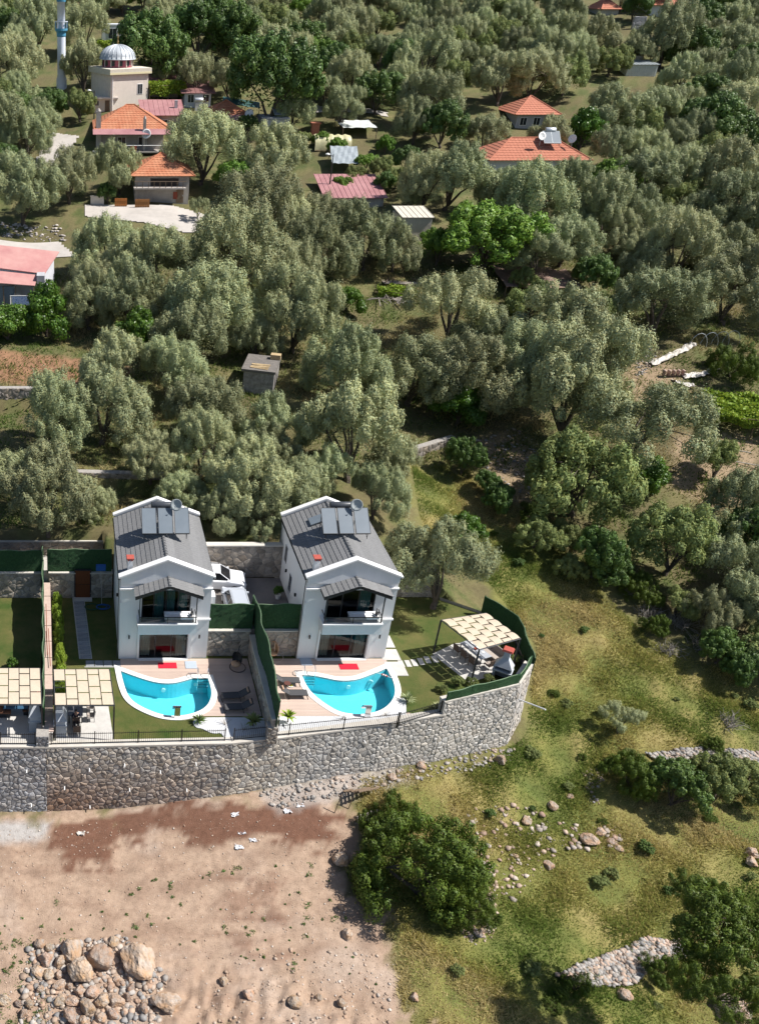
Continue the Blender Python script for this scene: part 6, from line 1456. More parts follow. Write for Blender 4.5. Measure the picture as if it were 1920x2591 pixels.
lj = [((0,-.02,.55),(.165,.125)),((.1,-.06,.54),(.1,.095)),((.13,-.48,.54),(.075,.075)),((.13,-.5,.2),(.055,.055)),((-.1,-.06,.54),(.1,.095)),((-.13,-.48,.54),(.075,.075)),((-.13,-.5,.2),(.055,.055))]
skin('trousers', lj, [(0,1),(1,2),(2,3),(0,4),(4,5),(5,6)], M('dark_trousers', (.03,.03,.034), rough=.9), pr)
skin('hair', [((0,-.045,1.26),(.07,.06)),((0,-.05,1.35),(.094,.098)),((0,-.06,1.42),(.08,.088))], [(0,1),(1,2)], hair_m, pr)
fc = MB()
for x in (-.032,.032): fc.lathe([(0.001,-.012),(.012,0),(.001,.012)], (x,-.162,1.335), 8)
fc.build('eyes', hair_m, pr); MB().lathe([(.001,.028),(.012,.008),(.016,-.016),(.001,-.022)], (0,-.17,1.305), 8).build('nose', skin_m, pr); MB().box(-.025,.025,-.166,-.158,1.262,1.27).build('mouth', M('lips', (.35,.12,.1), rough=.6), pr)
for x in (-.087,.087): MB().lathe([(.001,.03),(.014,.012),(.014,-.012),(.001,-.03)], (x,-.06,1.32), 8).build('ear', skin_m, pr)
# far left pergola furniture
table('blue topped table in the far left pergola shade', P(*r1(200,790)), 0, 1.7, 1.0, M('blue_top', (.04,.10,.17), rough=.4))
for px, py, lab in ((50,830,'brown bench seat at the left in the far left pergola'),(370,800,'brown cabinet at the right in the far left pergola')):
    t = thing('bench', lab, 'bench', P(*r1(px,py))); MB().box(-.5,.5,-.3,.3,.40,.5).build('seat', M('brown_seat', (.25,.12,.07), (.2,.09,.05), 4, .7), t); MB().box(-.45,.45,-.25,.25,0,.399).build('base', anth, t); MB().box(-.5,.5,.3,.36,.40,1.0).build('backrest', MATS['brown_seat'], t)
# ---- sun loungers
def lounger(label, p, rz, shade=False):
    t = thing('sun_lounger', label, 'sun lounger', p, rz, 'black mesh sun loungers'); mesh_m = M('lounger_mesh', (.06,.06,.064), (.085,.085,.09), 30, .7)
    L = 1.95; f = MB()
    for y in (-.31,.31): f.tube([(0,y,.34),(1.25,y,.34)], .022, 6); 
    f.tube([(0,-.31,.34),(0,.31,.34)], .022, 6); f.build('frame', black, t)
    for x in (.08,1.2):
        MB().tube([(x,-.33,.34),(x-.1 if x < .5 else x+.1,-.34,.0),(x-.1 if x < .5 else x+.1,.34,.0),(x,.33,.34)], .018, 6).build('leg', black, t)
    MB().box(.03,1.24,-.29,.29,.335,.35).build('seat', mesh_m, t)
    MB().obox((1.25+.33,0,.34+.22), .78, .58, .02, ry=R(-34)).build('backrest', mesh_m, t)
    MB().tube([(1.25,-.31,.35),(1.9,-.31,.79),(1.9,.31,.79),(1.25,.31,.35)], .02, 6).build('back_frame', black, t)
    c = MB().tube([(1.76,-.2,.78),(1.76,.2,.78)], [.07,.07], 8); c.build('head_roll', M('peach_roll', (.55,.36,.25), (.48,.3,.2), 6, .9), t); 
    MB().tube([(1.5,-.36,.3),(1.5,.36,.3)], .02, 5).build('wheel_axle', black, t)
    return t
r6 = lambda x, y: rgn(670,1500,4.589,[(x,y)])[0]
lounger('upper black mesh lounger with peach head roll beside the right pool', P(*r6(400,1040),.2), R(178)); lounger('lower black mesh lounger beside the right pool', P(*r6(490,1185),.2), R(180))
r8 = lambda x, y: rgn(270,1620,3.842,[(x,y)])[0]
lounger('shaded lounger, upper one on the left villa deck', P(*r8(1120,560),.2), R(4)); lounger('shaded lounger, lower one on the left villa deck by the pebbles', P(*r8(1145,670),.2), R(3))
for o in [x for x in bpy.data.objects if x.name.startswith('sun_lounger')]: o.location.z = .045
sdt = thing('side_table', 'low deck table with yellow fruit plate between the two pool loungers', 'table', (*HZ(P(*r6(255,1105))), .045)); MB().lathe([(.0,.36),(.24,.36),(.24,.39),(.0,.39)], n=14).build('tabletop', M('dark_wood', (.12,.05,.04), rough=.6), sdt); MB().tube([(0,0,0),(0,0,.36)], .04, 8).build('leg', black, sdt)
fp = thing('fruit_plate', 'white plate of yellow fruit on the deck beside the loungers', 'plate', (*HZ(P(*r6(300,1085))), .05)); MB().lathe([(.0,.01),(.2,.015),(.26,.05)], n=14).build('plate', trim, fp)
for a in range(5): MB().lathe([(.001,.0),(.06,.05),(.001,.1)], (.1*math.cos(a*1.25),.1*math.sin(a*1.25),.015), 8).build('fruit', M('yellow_fruit', (.7,.6,.06), rough=.5), fp)
# ---- egg chairs
def egg_chair(label, p, rz, bm, cm):
    t = thing('hanging_chair', label, 'chair', p, rz, 'hanging egg chairs'); MB().tube([(0,.75,.03)]+[(0,.75-1.05*math.sin(a)*.55-.05*a, 1.05-1.05*math.cos(a)) for a in np.linspace(0.1,2.75,12)], .035, 6).build('stand', cm, t)
    MB().lathe([(.6,0),(.6,.03),(.55,.03)], (0,.3,0), 20).build('base_ring', cm, t)
    b = MB(); nu, nv = 14, 9
    for i in range(nu+1):
        for j in range(nv+1):
            a = math.pi*(.08+.84*i/nu)+math.pi*0; e = math.pi*j/nv; b.v.append((.42*math.sin(e)*math.cos(a), .0+.40*math.sin(e)*math.sin(a)*1.0, .95-.62*math.cos(e))); b.c.append(None)
    b.f = [(i*(nv+1)+j,(i+1)*(nv+1)+j,(i+1)*(nv+1)+j+1,i*(nv+1)+j+1) for i in range(nu) for j in range(nv)]; b.build('basket', bm, t)
    MB().lathe([(.001,.42),(.3,.45),(.36,.55),(.3,.62),(.001,.6)], n=14).build('cushion', M('peach_cushion', (.62,.40,.26), (.56,.34,.2), 4, .9), t, True)
egg_chair('peach hanging egg chair on the sunlit deck beside the divider', (*HZ(P(*r6(85,770))), .045), R(-60), M('peach_rattan', (.55,.36,.25), (.45,.28,.18), 14, .7), M('cream_metal', (.62,.5,.42), rough=.5))
egg_chair('dark hanging chair frame in the shade of the left villa deck', (*HZ(P(*r8(1250,290))), .045), R(-40), anth, black)
# ---- pool waterfalls, pool pole
for lab, px, py in (('curved steel waterfall spout at the left pool edge', *r8(683,750)), ('curved steel waterfall spout at the right pool edge', *r6(1185,1440))):
    t = thing('pool_spout', lab, 'spout', P(px, py, .08)); mb = MB(); n = 9
    for i in range(n+1):
        a = math.pi*.5*i/n; 
        for x in (-.28,.28): mb.v.append((x, .55*math.sin(a)*1.0, .55+.5*math.cos(a)*.6-.3*(i/n)**2)); mb.c.append(None)
    mb.f = [(2*i,2*i+1,2*i+3,2*i+2) for i in range(n)]; mb.build('spout_sheet', chrome, t); MB().box(-.2,.2,-.06,.03,0,.86).build('stem', chrome, t)
fl = thing('pool_float', 'red and white rope float lying across the right pool corner', 'float', P(*r6(1390,955),.1)); d_ = (P(*r6(1500,1000),.1)-P(*r6(1290,925),.1)); h0 = P(*r6(1290,925),.1)-fl.location
MB().tube([h0,h0+d_], .02, 5).build('rope', trim, fl)
for j in range(5): MB().lathe([(.001,-.09),(.08,-.04),(.08,.04),(.001,.09)], tuple(h0+d_*(.35+j*.06)), 8).build('float_ball', red_paint if j % 2 == 0 else trim, fl)
# ---- garden plants
def spiky(label, p, n, L, kind='green', w_=.06, name='yucca', droop=.5, stem=.15):
    t = thing(name, label, 'plant', p); rng = np.random.default_rng(int(p[0]*100)); mb = MB()
    for i in range(n):
        a = rng.uniform(0,6.28); e = rng.uniform(.3,1.35); l = L*rng.uniform(.7,1.1); d = Vector((math.cos(a)*math.cos(e), math.sin(a)*math.cos(e), math.sin(e))); s = Vector((-math.sin(a),math.cos(a),0))*w_
        b = Vector((0,0,stem)); m_ = b+d*l*.55; tip = b+d*l-Vector((0,0,droop*l*.35)); mb.add([b-s*.5,b+s*.5,m_+s*.5,m_-s*.5,tip], [(0,1,2,3),(3,2,4)], (rng.uniform(.8,1.3),)*3)
    me = mb.mesh('leaves'); me.materials.append(leaf_mats[kind]); link_mesh('leaves', me, t); MB().tube([(0,0,-.05),(0,0,stem+.03)], [.05,.04], 6).build('stem', bark, t); return t
spiky('spiky yucca at the left end of the left pebble bed', P(*r8(893,800)), 60, .75)
spiky('spiky yucca on the rounded end of the right pebble bed', P(*r7(205,1225)), 60, .8, 'olive')
spiky('leafy young palm on the pebbles beside the divider, right side', P(*r6(265,1510)), 26, .8, 'vine', .16, 'banana_plant', .7, .5)
spiky('leafy dark palm in the shade beside the divider, left side', P(*r8(1420,840)), 26, .95, 'pale', .17, 'banana_plant', .7, .4)
spiky('small yucca before the raised wall step', P(*r7(510,1290)), 30, .5, 'olive')
for k, (px, py) in enumerate((r8(1330,880), r8(1150,830), r6(900,1470), r6(1400,1430))): spiky(['thin grass tuft in the shaded left pebbles','thin grass tuft in the sunlit left pebbles','thin grass tuft centred in the right pebbles','thin grass tuft at the right of the right pebbles'][k], P(px,py), 14, .7, 'dry', .02, 'grass_tuft', .1, .02)
def bushlet(key, label, p, s, name='garden_shrub', sq=1.0, group=None):
    i = CNT.get(key,0); CNT[key] = i+1; crown, trunk, cz = PROTO[key][i % len(PROTO[key])]; o = thing(name, label, 'shrub', p, i*1.3, group); o.scale = (s,s,s*sq); link_mesh('foliage', crown, o); link_mesh('stem', trunk, o); return o
NAMES5 = ['nearest the house','second from the house','third from the house','fourth from the house','fifth from the house','sixth from the house','seventh from the house','eighth from the house','ninth from the house','nearest the fence']
protos('thuja', 'vine', 2, nlobe=9, nplume=6, per=90, L=.18, Wd=.09, plume_r=.24, lobe_r=.5, rz=1.3, plume=.6, trunk_h=.05, lower=-.9, fill=400)
for k in range(10):
    f = k/9; bushlet('thuja', f'yellow green clipped hedge conifer along the boundary wall, {NAMES5[k]}', (-1.42+.52*f, 62.2-11.2*f, 0), .42, 'hedge_conifer', 1.5, 'hedge conifers along the boundary wall')
for k, (x, y, s, lab) in enumerate(((1330,830,.5,'yellow green shrub by the green screen behind the barbecue'),(1280,940,.4,'straw coloured shrub beside the barbecue'),(1050,1010,.4,'low shrub behind the low green fence, nearest the barbecue'),(870,1040,.4,'low shrub at the foot of the pergola front post'),(720,1060,.5,'bushy shrub at the left end of the low green fence'),(560,1120,.4,'small shrub near the raised wall step'))):
    bushlet('pale', lab, P(*r7(x,y)), s, sq=.9)
bushlet('citrus', 'dark potted plant in the driveway by the right villa wall', (15.6,60.4,2.75), .38, 'potted_plant'); tp = tag(MB().lathe([(.16,0),(.24,.4),(.2,.4),(.001,.36)], n=12).build('plant_pot', trim, loc=(15.6,60.4,2.31)), 'pale pot holding the dark plant in the driveway', 'pot')
bushlet('citrus', 'round shrub on the far left lawn in shade', P(30,1690), .45)
# ---- pole with hoses in the shaded garden
gp = thing('garden_pole', 'slim pale pole with blue box on top and coiled hoses at its foot', 'pole', (2.15,62.9,0)); MB().tube([(0,0,0),(-.12,0,3.3)], .025, 6).build('pole', pave_m, gp); MB().box(-.5,.25,-.15,.15,3.3,3.75).build('blue_box', M('blue_plastic', (.02,.10,.35), rough=.5), gp)
for r_, m, x in ((.55,'blue_plastic',.1),(.42,'blue_plastic',.0),(.62,'green_hose',-.75)): MB().tube([(x+r_*math.cos(a),-.45+r_*.7*math.sin(a),.06+.01*a) for a in np.linspace(0,6.1,22)], .035, 5).build('hose_coil', M(m, (.01,.09,.06), rough=.5), gp)
# ---- cars
def car(label, p, rz, Lc=4.5, Wc=1.85, Hc=1.65, van=False):
    t = thing('car', label, 'car', p, rz); paint = M('silver_van_paint', (.42,.45,.50), rough=.35, spec=.5, coat=.4) if van else M('white_car_paint', (.72,.73,.76), rough=.3, spec=.5, coat=.6); cg = M('car_glass', (.012,.013,.016), rough=.12, spec=.4); tyre = M('tyre', (.02,.02,.02), rough=.9)
    h2 = Lc/2; prof = [(-h2+.06,.38),(-h2,.62),(-h2+.05,.98),(-h2+.35,1.05),(h2-1.15,1.04),(h2-.3,.93),(h2-.02,.72),(h2,.45),(h2-.2,.26),(-h2+.25,.26)]
    n = len(prof); hw = Wc/2; mb = MB(); ys_ = ((-hw,.96),(-hw+.0,1.0),(hw,1.0))
    mb.add([(x,-hw,z) for x,z in prof]+[(x,hw,z) for x,z in prof], [tuple(range(n))[::-1], tuple(range(n,2*n))]+[(i,(i+1)%n,n+(i+1)%n,n+i) for i in range(n)])
    body = mb.build('body', paint, t); bv = body.modifiers.new('bevel', 'BEVEL'); bv.width = .09; bv.segments = 3; bv.limit_method = 'ANGLE'
    # cabin
    x0, x1, x2, x3 = (-Lc/2+.1, -Lc/2+.35, Lc/2-1.9, Lc/2-1.0) if van else (-Lc/2+.2, -Lc/2+.75, Lc/2-2.1, Lc/2-1.15); hb, ht = Wc/2*.88, Wc/2*.70; zb, zt = .98, Hc
    cb = MB().add([(x0,-hb,zb),(x3,-hb,zb),(x3,hb,zb),(x0,hb,zb),(x1,-ht,zt),(x2,-ht,zt),(x2,ht,zt),(x1,ht,zt)], [(0,1,5,4),(1,2,6,5),(2,3,7,6),(3,0,4,7)]); cb.build('windows', cg, t)
    MB().add([(x1-.05,-ht-.02,zt-.02),(x2+.08,-ht-.02,zt-.02),(x2+.08,ht+.02,zt-.02),(x1-.05,ht+.02,zt-.02),(x1+.1,-ht*.8,zt+.06),(x2-.1,-ht*.8,zt+.06),(x2-.1,ht*.8,zt+.06),(x1+.1,ht*.8,zt+.06)], [(0,1,5,4),(1,2,6,5),(2,3,7,6),(3,0,4,7),(4,5,6,7)]).build('roof', paint, t, False)
    for s in (-1,1):
        for (a, b) in (((x3,s*hb,zb),(x2,s*ht,zt)),((x0,s*hb,zb),(x1,s*ht,zt)),(((x0+x3)/2,s*hb,zb),((x1+x2)/2,s*ht,zt))): MB().tube([a,b], .035, 5).build('pillar', paint, t)
        MB().tube([(x1+.1,s*ht*.92,zt+.1),(x2-.1,s*ht*.92,zt+.1)], .02, 5).build('roof_rail', silver, t)
        MB().obox((x3-.25,s*(hb+.16),zb+.1), .16, .2, .14).build('mirror', paint, t)
        MB().obox((Lc/2-.14,s*Wc*.36,.74), .2, .34, .14, rz=-s*R(25)).build('headlight', M('headlight', (.6,.63,.68), rough=.1, spec=.9), t)
        MB().obox((-Lc/2+.08,s*Wc*.38,.82), .12, .3, .2).build('tail_light', M('tail_light', (.35,.02,.02), rough=.2), t)
        for x in (-Lc/2+.85, Lc/2-.9):
            w_ = MB().tube([(x,s*(Wc/2-.22),.34),(x,s*(Wc/2+.01),.34)], .34, 18).build('wheel', tyre, t); MB().tube([(x,s*(Wc/2+.0),.34),(x,s*(Wc/2+.025),.34)], .21, 12).build('rim', silver, w_)
    MB().box(Lc/2-.05,Lc/2+.012,-.5,.5,.48,.64).build('grille', black, t); MB().box(-Lc/2-.012,-Lc/2+.05,-.26,.26,.55,.66).build('number_plate', trim, t)
    return t
car('white sports utility car parked across the drive behind the left villa', (11.0,62.2,2.3), R(-6), 4.7, 1.9, 1.62)
car('silver white van parked in the drive nearest the hedge screen', (12.15,58.75,2.3), R(91), 4.2, 1.75, 1.8, True)
cg_ = G(250,413); car('pale green car parked in the village lane', cg_+Vector((0,.6,.08)), R(-78), 4.1, 1.7, 1.5)
bpy.data.objects['car.002'].children[0].data.materials[0] = M('green_car_paint', (.30,.40,.38), rough=.3, coat=.5)
# ---- foreground: boulders, stones, pallet, debris
def rock_mesh(seed, flatn=.8, sub=2):
    bm = bmesh.new(); bmesh.ops.create_icosphere(bm, subdivisions=sub, radius=1.0); r_ = random.Random(seed); o = Vector((r_.uniform(0,50),r_.uniform(0,50),r_.uniform(0,50)))
    pl = [Vector((r_.gauss(0,1),r_.gauss(0,1),r_.gauss(0,1))).normalized() for _ in range(13)]; pd = [r_.uniform(.60,.86) for _ in pl]
    for v in bm.verts:
        d = v.co.normalized(); k = 1.0
        for n_, dd in zip(pl, pd):
            c = d.dot(n_)
            if c > .05: k = min(k, dd/c)
        k *= 1 + .10*mnoise.noise(d*2.3+o) + .05*mnoise.noise(d*6+o) + .03*mnoise.noise(d*13+o); v.co = Vector((d.x*k, d.y*k, d.z*k*flatn))
    me = bpy.data.meshes.new('rock'); bm.to_mesh(me); bm.free(); me.materials.append(rock_m); return me
ROCKS = [rock_mesh(i, .7+.04*(i % 6), 4 if i < 6 else 3) for i in range(14)]
def boulder(px, py, w_, label, k=None, sx=1.0, sz=1.0, rz=None, name='boulder', sink=.3, group='boulders tipped on the dirt lot'):
    g = G(px, py); g.z = float(gz(g.x, g.y)); s = w_*mpp(g)/2*.98; i = len(label)+int(px) if k is None else k
    o = link_mesh(name, ROCKS[i % len(ROCKS)]); o.location = g+Vector((0,s*.4,s*(.75-sink)*sz)); o.scale = (s*sx,s*1.0,s*sz*1.15); o.rotation_euler = (0,0,i*1.1 if rz is None else rz); tag(o, label, 'boulder', group); return o
r9 = lambda x, y: rgn(0,2050,2.581,[(x,y)])[0]
BL = [(465,935,170,'large rounded cream boulder at the top of the heap'),(665,985,170,'tall brown boulder in the middle of the heap'),(905,1000,205,'largest boulder, orange topped, at the right end of the heap'),(530,1085,185,'large sloping boulder in the centre of the heap'),(300,990,100,'round pale boulder at the left of the heap'),(390,1015,95,'cream boulder below the rounded one'),(260,890,80,'flat pale slab at the upper left of the heap'),(320,1085,70,'small square rock under the round pale boulder'),(385,1090,60,'small rock right of the square one'),(385,1155,80,'pale rock at mid left of the heap'),(455,1160,60,'grey rock below the sloping boulder'),(515,1195,65,'rock at the foot of the sloping boulder'),(600,1205,85,'angular grey rock right of the foot'),(395,1260,90,'tall orange rock at lower left'),(470,1260,80,'brown rock beside the tall orange one'),(570,1310,115,'broad pale rock at lower centre'),(670,1260,95,'cream rock right of lower centre'),(755,1260,95,'orange rock at lower right of the heap'),(830,1225,60,'small orange rock at lower right'),(455,1350,100,'orange rock at the bottom edge'),(545,1385,70,'grey rock on the bottom edge'),(655,1375,80,'orange tinted rock on the bottom edge'),(740,1350,70,'pale oval rock near the bottom edge'),(760,1115,50,'pale stone among the pebbles'),(720,1165,50,'grey stone among the pebbles'),(855,1165,60,'round grey stone at the right'),(800,1145,45,'upright grey stone at the right'),(855,1110,60,'rust coloured rock below the largest boulder'),(740,870,80,'pale rock behind the brown boulder'),(555,985,55,'small pale rock between the big boulders'),(25,1255,90,'pale boulder at the left edge'),(190,1280,60,'grey rock at lower left'),(155,1340,60,'cream rock near the lower left corner'),(260,1185,60,'orange chip rock at left'),(240,1070,80,'dark rock at the left flank'),(120,1275,55,'small dark rock at lower left'),(320,910,60,'flat slab at the top left of the heap'),(1085,1270,150,'big grey rock half buried in the bank'),(1460,1130,70,'brown rock in the bank'),(1620,1215,70,'pale rock at the right of the bank'),(940,1310,80,'reddish rock below the bank'),(950,1260,50,'dark pebble rock below the bank')]
for k, (x, y, w_, lab) in enumerate(BL):
    px, py = r9(x, y+w_*.25); boulder(px, py, w_/2.581*1.12, lab, k, 1.0+.25*((k*7) % 5-2)/2, 1.0)
r10 = lambda x, y: rgn(640,1950,2.581,[(x,y)])[0]
for k, (x, y, w_, lab) in enumerate(((580,600,110,'rust red boulder in front of the huge bush'),(575,900,45,'pale stone at the edge of the bush shadow'),(620,1085,75,'grey rock below the bush shadow'),(270,1540,95,'pale rock in the lower dirt bank'),(435,1490,50,'brown rock in the dirt bank'),(575,1520,60,'oval pale rock in the dirt bank'),(750,615,40,'grey stone in the bush shadow, upper'),(755,680,50,'grey stone in the bush shadow, lower'),(1055,1490,60,'pale rock at the lower meadow edge'))):
    px, py = r10(x, y+w_*.2); boulder(px, py, w_/2.581*1.1, lab, k+3)
r11 = lambda x, y: rgn(1280,1950,2.581,[(x,y)])[0]
for k, (x, y, w_, lab) in enumerate(((1510,1620,230,'big white boulder at the bottom right edge'),(740,515,60,'round grey stone at the meadow edge, lower of two'),(690,465,60,'grey stone at the meadow edge, upper of two'),(300,245,75,'pale outcrop rock on the slope'),(420,180,50,'small pale rock high on the slope'),(1610,555,90,'reddish slab at the right edge of the meadow'),(1600,620,80,'broken red slab under the reddish slab'),(780,1480,100,'pale flat rock below the stone heap'),(140,340,80,'pinkish outcrop rock on the slope'),(550,470,110,'cracked pink outcrop on the slope'),(280,630,70,'low pale rock on the slope'),(620,410,70,'pink rock at the top of the outcrop'))):
    px, py = r11(x, y+w_*.2); boulder(px, py, w_/2.581*1.1, lab, k+5, sz=.8, group='rocks on the grassy slope')
boulder(1265, 1895+45, 34, 'brown rock at the foot of the wall corner', 4, group='rocks on the grassy slope'); boulder(1066, 1950, 26, 'pale rock at the foot of the pale wall', 6, group='rocks on the grassy slope'); boulder(993, 1975, 26, 'orange rock at the foot of the pale wall', 7, group='rocks on the grassy slope')
# pebbles and rubble (uncountable): many small stones per patch, joined
PEB = [rock_mesh(40+i, .6, 1) for i in range(6)]; PEBV = [np.array([v.co[:] for v in m.vertices]) for m in PEB]; PEBF = [np.array([p.vertices[:] for p in m.polygons]) for m in PEB]
def rubble(name, label, pts, n, smin, smax, tones, cat='stones', polyw=None, power=2.5, sink=.2):
    poly = polyw or pxpoly(pts); rng = np.random.default_rng(n+len(label)); x0, x1 = min(p[0] for p in poly), max(p[0] for p in poly); y0, y1 = min(p[1] for p in poly), max(p[1] for p in poly); Vs, Fs, Cs = [], [], []; nv = 0; c = 0
    xs = rng.uniform(x0,x1,n*6); yy = rng.uniform(y0,y1,n*6); ok = np.nonzero(inpoly(xs,yy,poly))[0][:n]; zs = gz(xs[ok],yy[ok])
    for i, z in zip(ok, zs):
        k = int(rng.integers(6)); s = smin+(smax-smin)*rng.random()**power; a = rng.uniform(0,6.28); ca, sa = math.cos(a), math.sin(a); v = PEBV[k]*s*np.array([rng.uniform(.8,1.4),1,rng.uniform(.6,1)])
        v = np.stack([v[:,0]*ca-v[:,1]*sa, v[:,0]*sa+v[:,1]*ca, v[:,2]],1)+np.array([xs[i],yy[i],z+s*(.45-sink)]); Vs.append(v); Fs.append(PEBF[k]+nv); nv += len(v); t_ = np.array(tones[int(rng.integers(len(tones)))])*rng.uniform(.75,1.2); Cs.append(np.repeat(t_[None],len(v),0))
    o = link_mesh(name, fast_mesh(name, np.vstack(Vs), np.vstack(Fs), np.vstack(Cs))); o.data.materials.append(pebble_m); tag(o, label, cat, kind='stuff'); return o
tan = [(.50,.40,.32),(.44,.33,.25),(.55,.48,.42),(.42,.29,.21)]; gry = [(.36,.34,.32),(.29,.28,.27),(.42,.39,.36),(.40,.32,.26)]
rubble('dirt_pebbles', 'loose pale pebbles scattered over the dirt lot', [(-60,2090),(560,2060),(860,2080),(910,2250),(1000,2420),(1030,2620),(-60,2620)], 3000, .02, .085, tan, power=4)
rubble('heap_rubble', 'small rubble between the heaped boulders', [(70,2400),(330,2370),(420,2480),(400,2620),(40,2620)], 1000, .06, .30, tan+gry, power=1.8)
rubble('bank_rubble', 'broken stones on the lower dirt bank', [(520,2480),(700,2400),(960,2420),(1030,2610),(480,2610)], 420, .03, .16, tan, power=3.5)
rubble('wall_foot_rubble', 'grey rubble along the foot of the retaining wall', [(640,2010),(840,1975),(1000,1950),(1120,1915),(1300,1895),(1290,1935),(1060,1975),(860,2020),(700,2050)], 700, .04, .22, gry)
rubble('slope_rubble', 'pinkish rocks breaking through the grassy slope', [(1170,2050),(1330,2030),(1420,2080),(1560,2090),(1580,2140),(1440,2160),(1330,2240),(1290,2290),(1230,2250),(1210,2130)], 330, .04, .34, [(.46,.35,.28),(.40,.28,.22),(.50,.43,.37),(.42,.37,.33)])
rubble('edge_rubble', 'stones along the path between bush and meadow', [(1190,2230),(1260,2220),(1250,2380),(1180,2400),(1150,2330)], 220, .05, .26, tan)
rubble('stone_heap', 'long heap of grey and pink field stones in the lower meadow', [(1405,2470),(1530,2420),(1640,2380),(1730,2385),(1740,2420),(1640,2455),(1600,2495),(1500,2500)], 2600, .07, .22, gry+[(.5,.37,.29)], power=1.5, sink=-.3)
rubble('ruined_wall', 'ruined dry stone wall running to the right edge of the meadow', [(1630,1912),(1760,1900),(1920,1908),(1920,1940),(1780,1945),(1680,1938)], 2200, .08, .22, gry, power=1.5, sink=-.6)
rubble('wall_spill', 'stones spilled left of the bush by the ruined wall', [(1470,1960),(1530,1920),(1560,1935),(1500,2010),(1520,2040),(1490,2030)], 160, .05, .2, gry+tan)
rubble('gully_stones', 'stony rubble on the bare slope in the grove', [(1180,1120),(1300,1080),(1440,1180),(1420,1250),(1330,1290),(1230,1260)], 420, .04, .26, gry, power=3)
rubble('grove_stones', 'stones lying along the path under the upper right grove', [(1600,900),(1640,870),(1660,900),(1640,940),(1610,960)], 160, .08, .3, gry)
rubble('road_stones', 'pale stones on the bank between the two roads', [(0,560),(150,570),(170,610),(0,596)], 160, .1, .45, [(.5,.46,.42),(.42,.38,.35)])
def sprigs(name, label, n, pts, h_, seed):
    poly = pxpoly(pts); rng = np.random.default_rng(seed); x0, x1 = min(p[0] for p in poly), max(p[0] for p in poly); y0, y1 = min(p[1] for p in poly), max(p[1] for p in poly)
    X = rng.uniform(x0,x1,n*4); Y = rng.uniform(y0,y1,n*4); i = np.nonzero(inpoly(X,Y,poly))[0][:n]; m = 26
    c = np.stack([X[i],Y[i],gz(X[i],Y[i])+.03],1); s = rng.uniform(.3,1.0,len(i))**2*h_; c = np.repeat(c,m,0)+rng.normal(0,1,(len(i)*m,3))*np.repeat(s,m)[:,None]*np.array([.5,.5,.2]); c[:,2] = np.maximum(c[:,2], gz(c[:,0],c[:,1])+.02)
    V, F, cl = leaves(c, rng.normal(0,1,(len(c),3))+np.array([0,0,.5]), .13, .05, rng, .4); o = link_mesh(name, fast_mesh(name, V, F, cl)); o.data.materials.append(leaf_mats['green']); tag(o, label, 'weeds', kind='stuff')
sprigs('dirt_weeds', 'small green weed sprigs scattered over the dirt lot', 90, [(-40,2280),(300,2230),(640,2180),(860,2200),(900,2400),(960,2500),(420,2400),(-40,2480)], .22, 5)
sprigs('corner_weeds', 'green weeds in the lower left corner by the boulders', 60, [(-40,2400),(60,2350),(110,2450),(130,2620),(-40,2620)], .5, 6)
# pallet leaning on the wall
pc = G(890, 2008); pl = thing('wooden_pallet', 'weathered wooden pallet leaning against the wall foot', 'pallet', pc+Vector((0,.3,0)), R(38)); pl.rotation_euler = (R(52),R(18),R(30))
for j in range(8): MB().box(-.9+j*.25,-.74+j*.25,-.03,.0,0,1.5).build('slat', wood, pl)
for z in (.08,.72,1.35): MB().box(-.9,1.05,.001,.09,z,z+.1).build('runner', wood, pl)
for j, (px, py, lab) in enumerate(((845,2040,'thin dark stake standing beside the pallet'),(880,2030,'grey stake leaning against the pallet'))):
    g = G(px, py+20); tag(MB().tube([(0,0,-.1),(.35,.2,1.6)], .03, 5).build('stake', wood, loc=g), lab, 'stake')
cg2 = G(925, 2085); cr = thing('broken_crate', 'broken wooden crate half hidden behind the huge bush', 'crate', cg2, R(20)); 
for j in range(8): MB().obox((-.7+j*.2,0,.5+.05*(j % 3)), .06, .05, 1.0, ry=R(-12+5*(j % 4))).build('slat', MATS['grey_stick'], cr)
MB().box(-.8,.8,.04,.1,.2,.3).build('runner', MATS['grey_stick'], cr)
pp = thing('waste_pipe', 'white plastic pipe sticking out of the right wall corner', 'pipe', P(1312,1770,0)); pd_ = PY(1380,1796,WG.y-2.2)-pp.location; MB().tube([(0,0,0),pd_], .05, 8).build('pipe', MATS['white_pipe'], pp)
rd = random.Random(4)
for k, (px, py, lab) in enumerate(((760,2040,'crumpled white plastic rag at the wall foot'),(728,2055,'small white scrap left of the plastic rag'),(612,2110,'curved white plastic strip on the red soil'),(640,2128,'white paper scrap on the red soil'),(205,2112,'pale dry thistle clump on the red soil'),(595,2065,'short white board at the wall foot'),(605,2145,'flat white scrap on the dirt'))):
    g = G(px, py); mb = MB(); n = 5
    for i in range(n+1):
        for j in range(n+1): mb.v.append(((i/n-.5)*.5+rd.uniform(-.07,.07),(j/n-.5)*.3+rd.uniform(-.07,.07),.05+rd.uniform(0,.12))); mb.c.append(None)
    mb.f = [(i*(n+1)+j,(i+1)*(n+1)+j,(i+1)*(n+1)+j+1,i*(n+1)+j+1) for i in range(n) for j in range(n)]; tag(mb.build('litter', MATS['crumpled_plastic'] if k == 4 else M('white_scrap', (.7,.7,.72), (.5,.5,.52), 4, .8), loc=g), lab, 'litter')
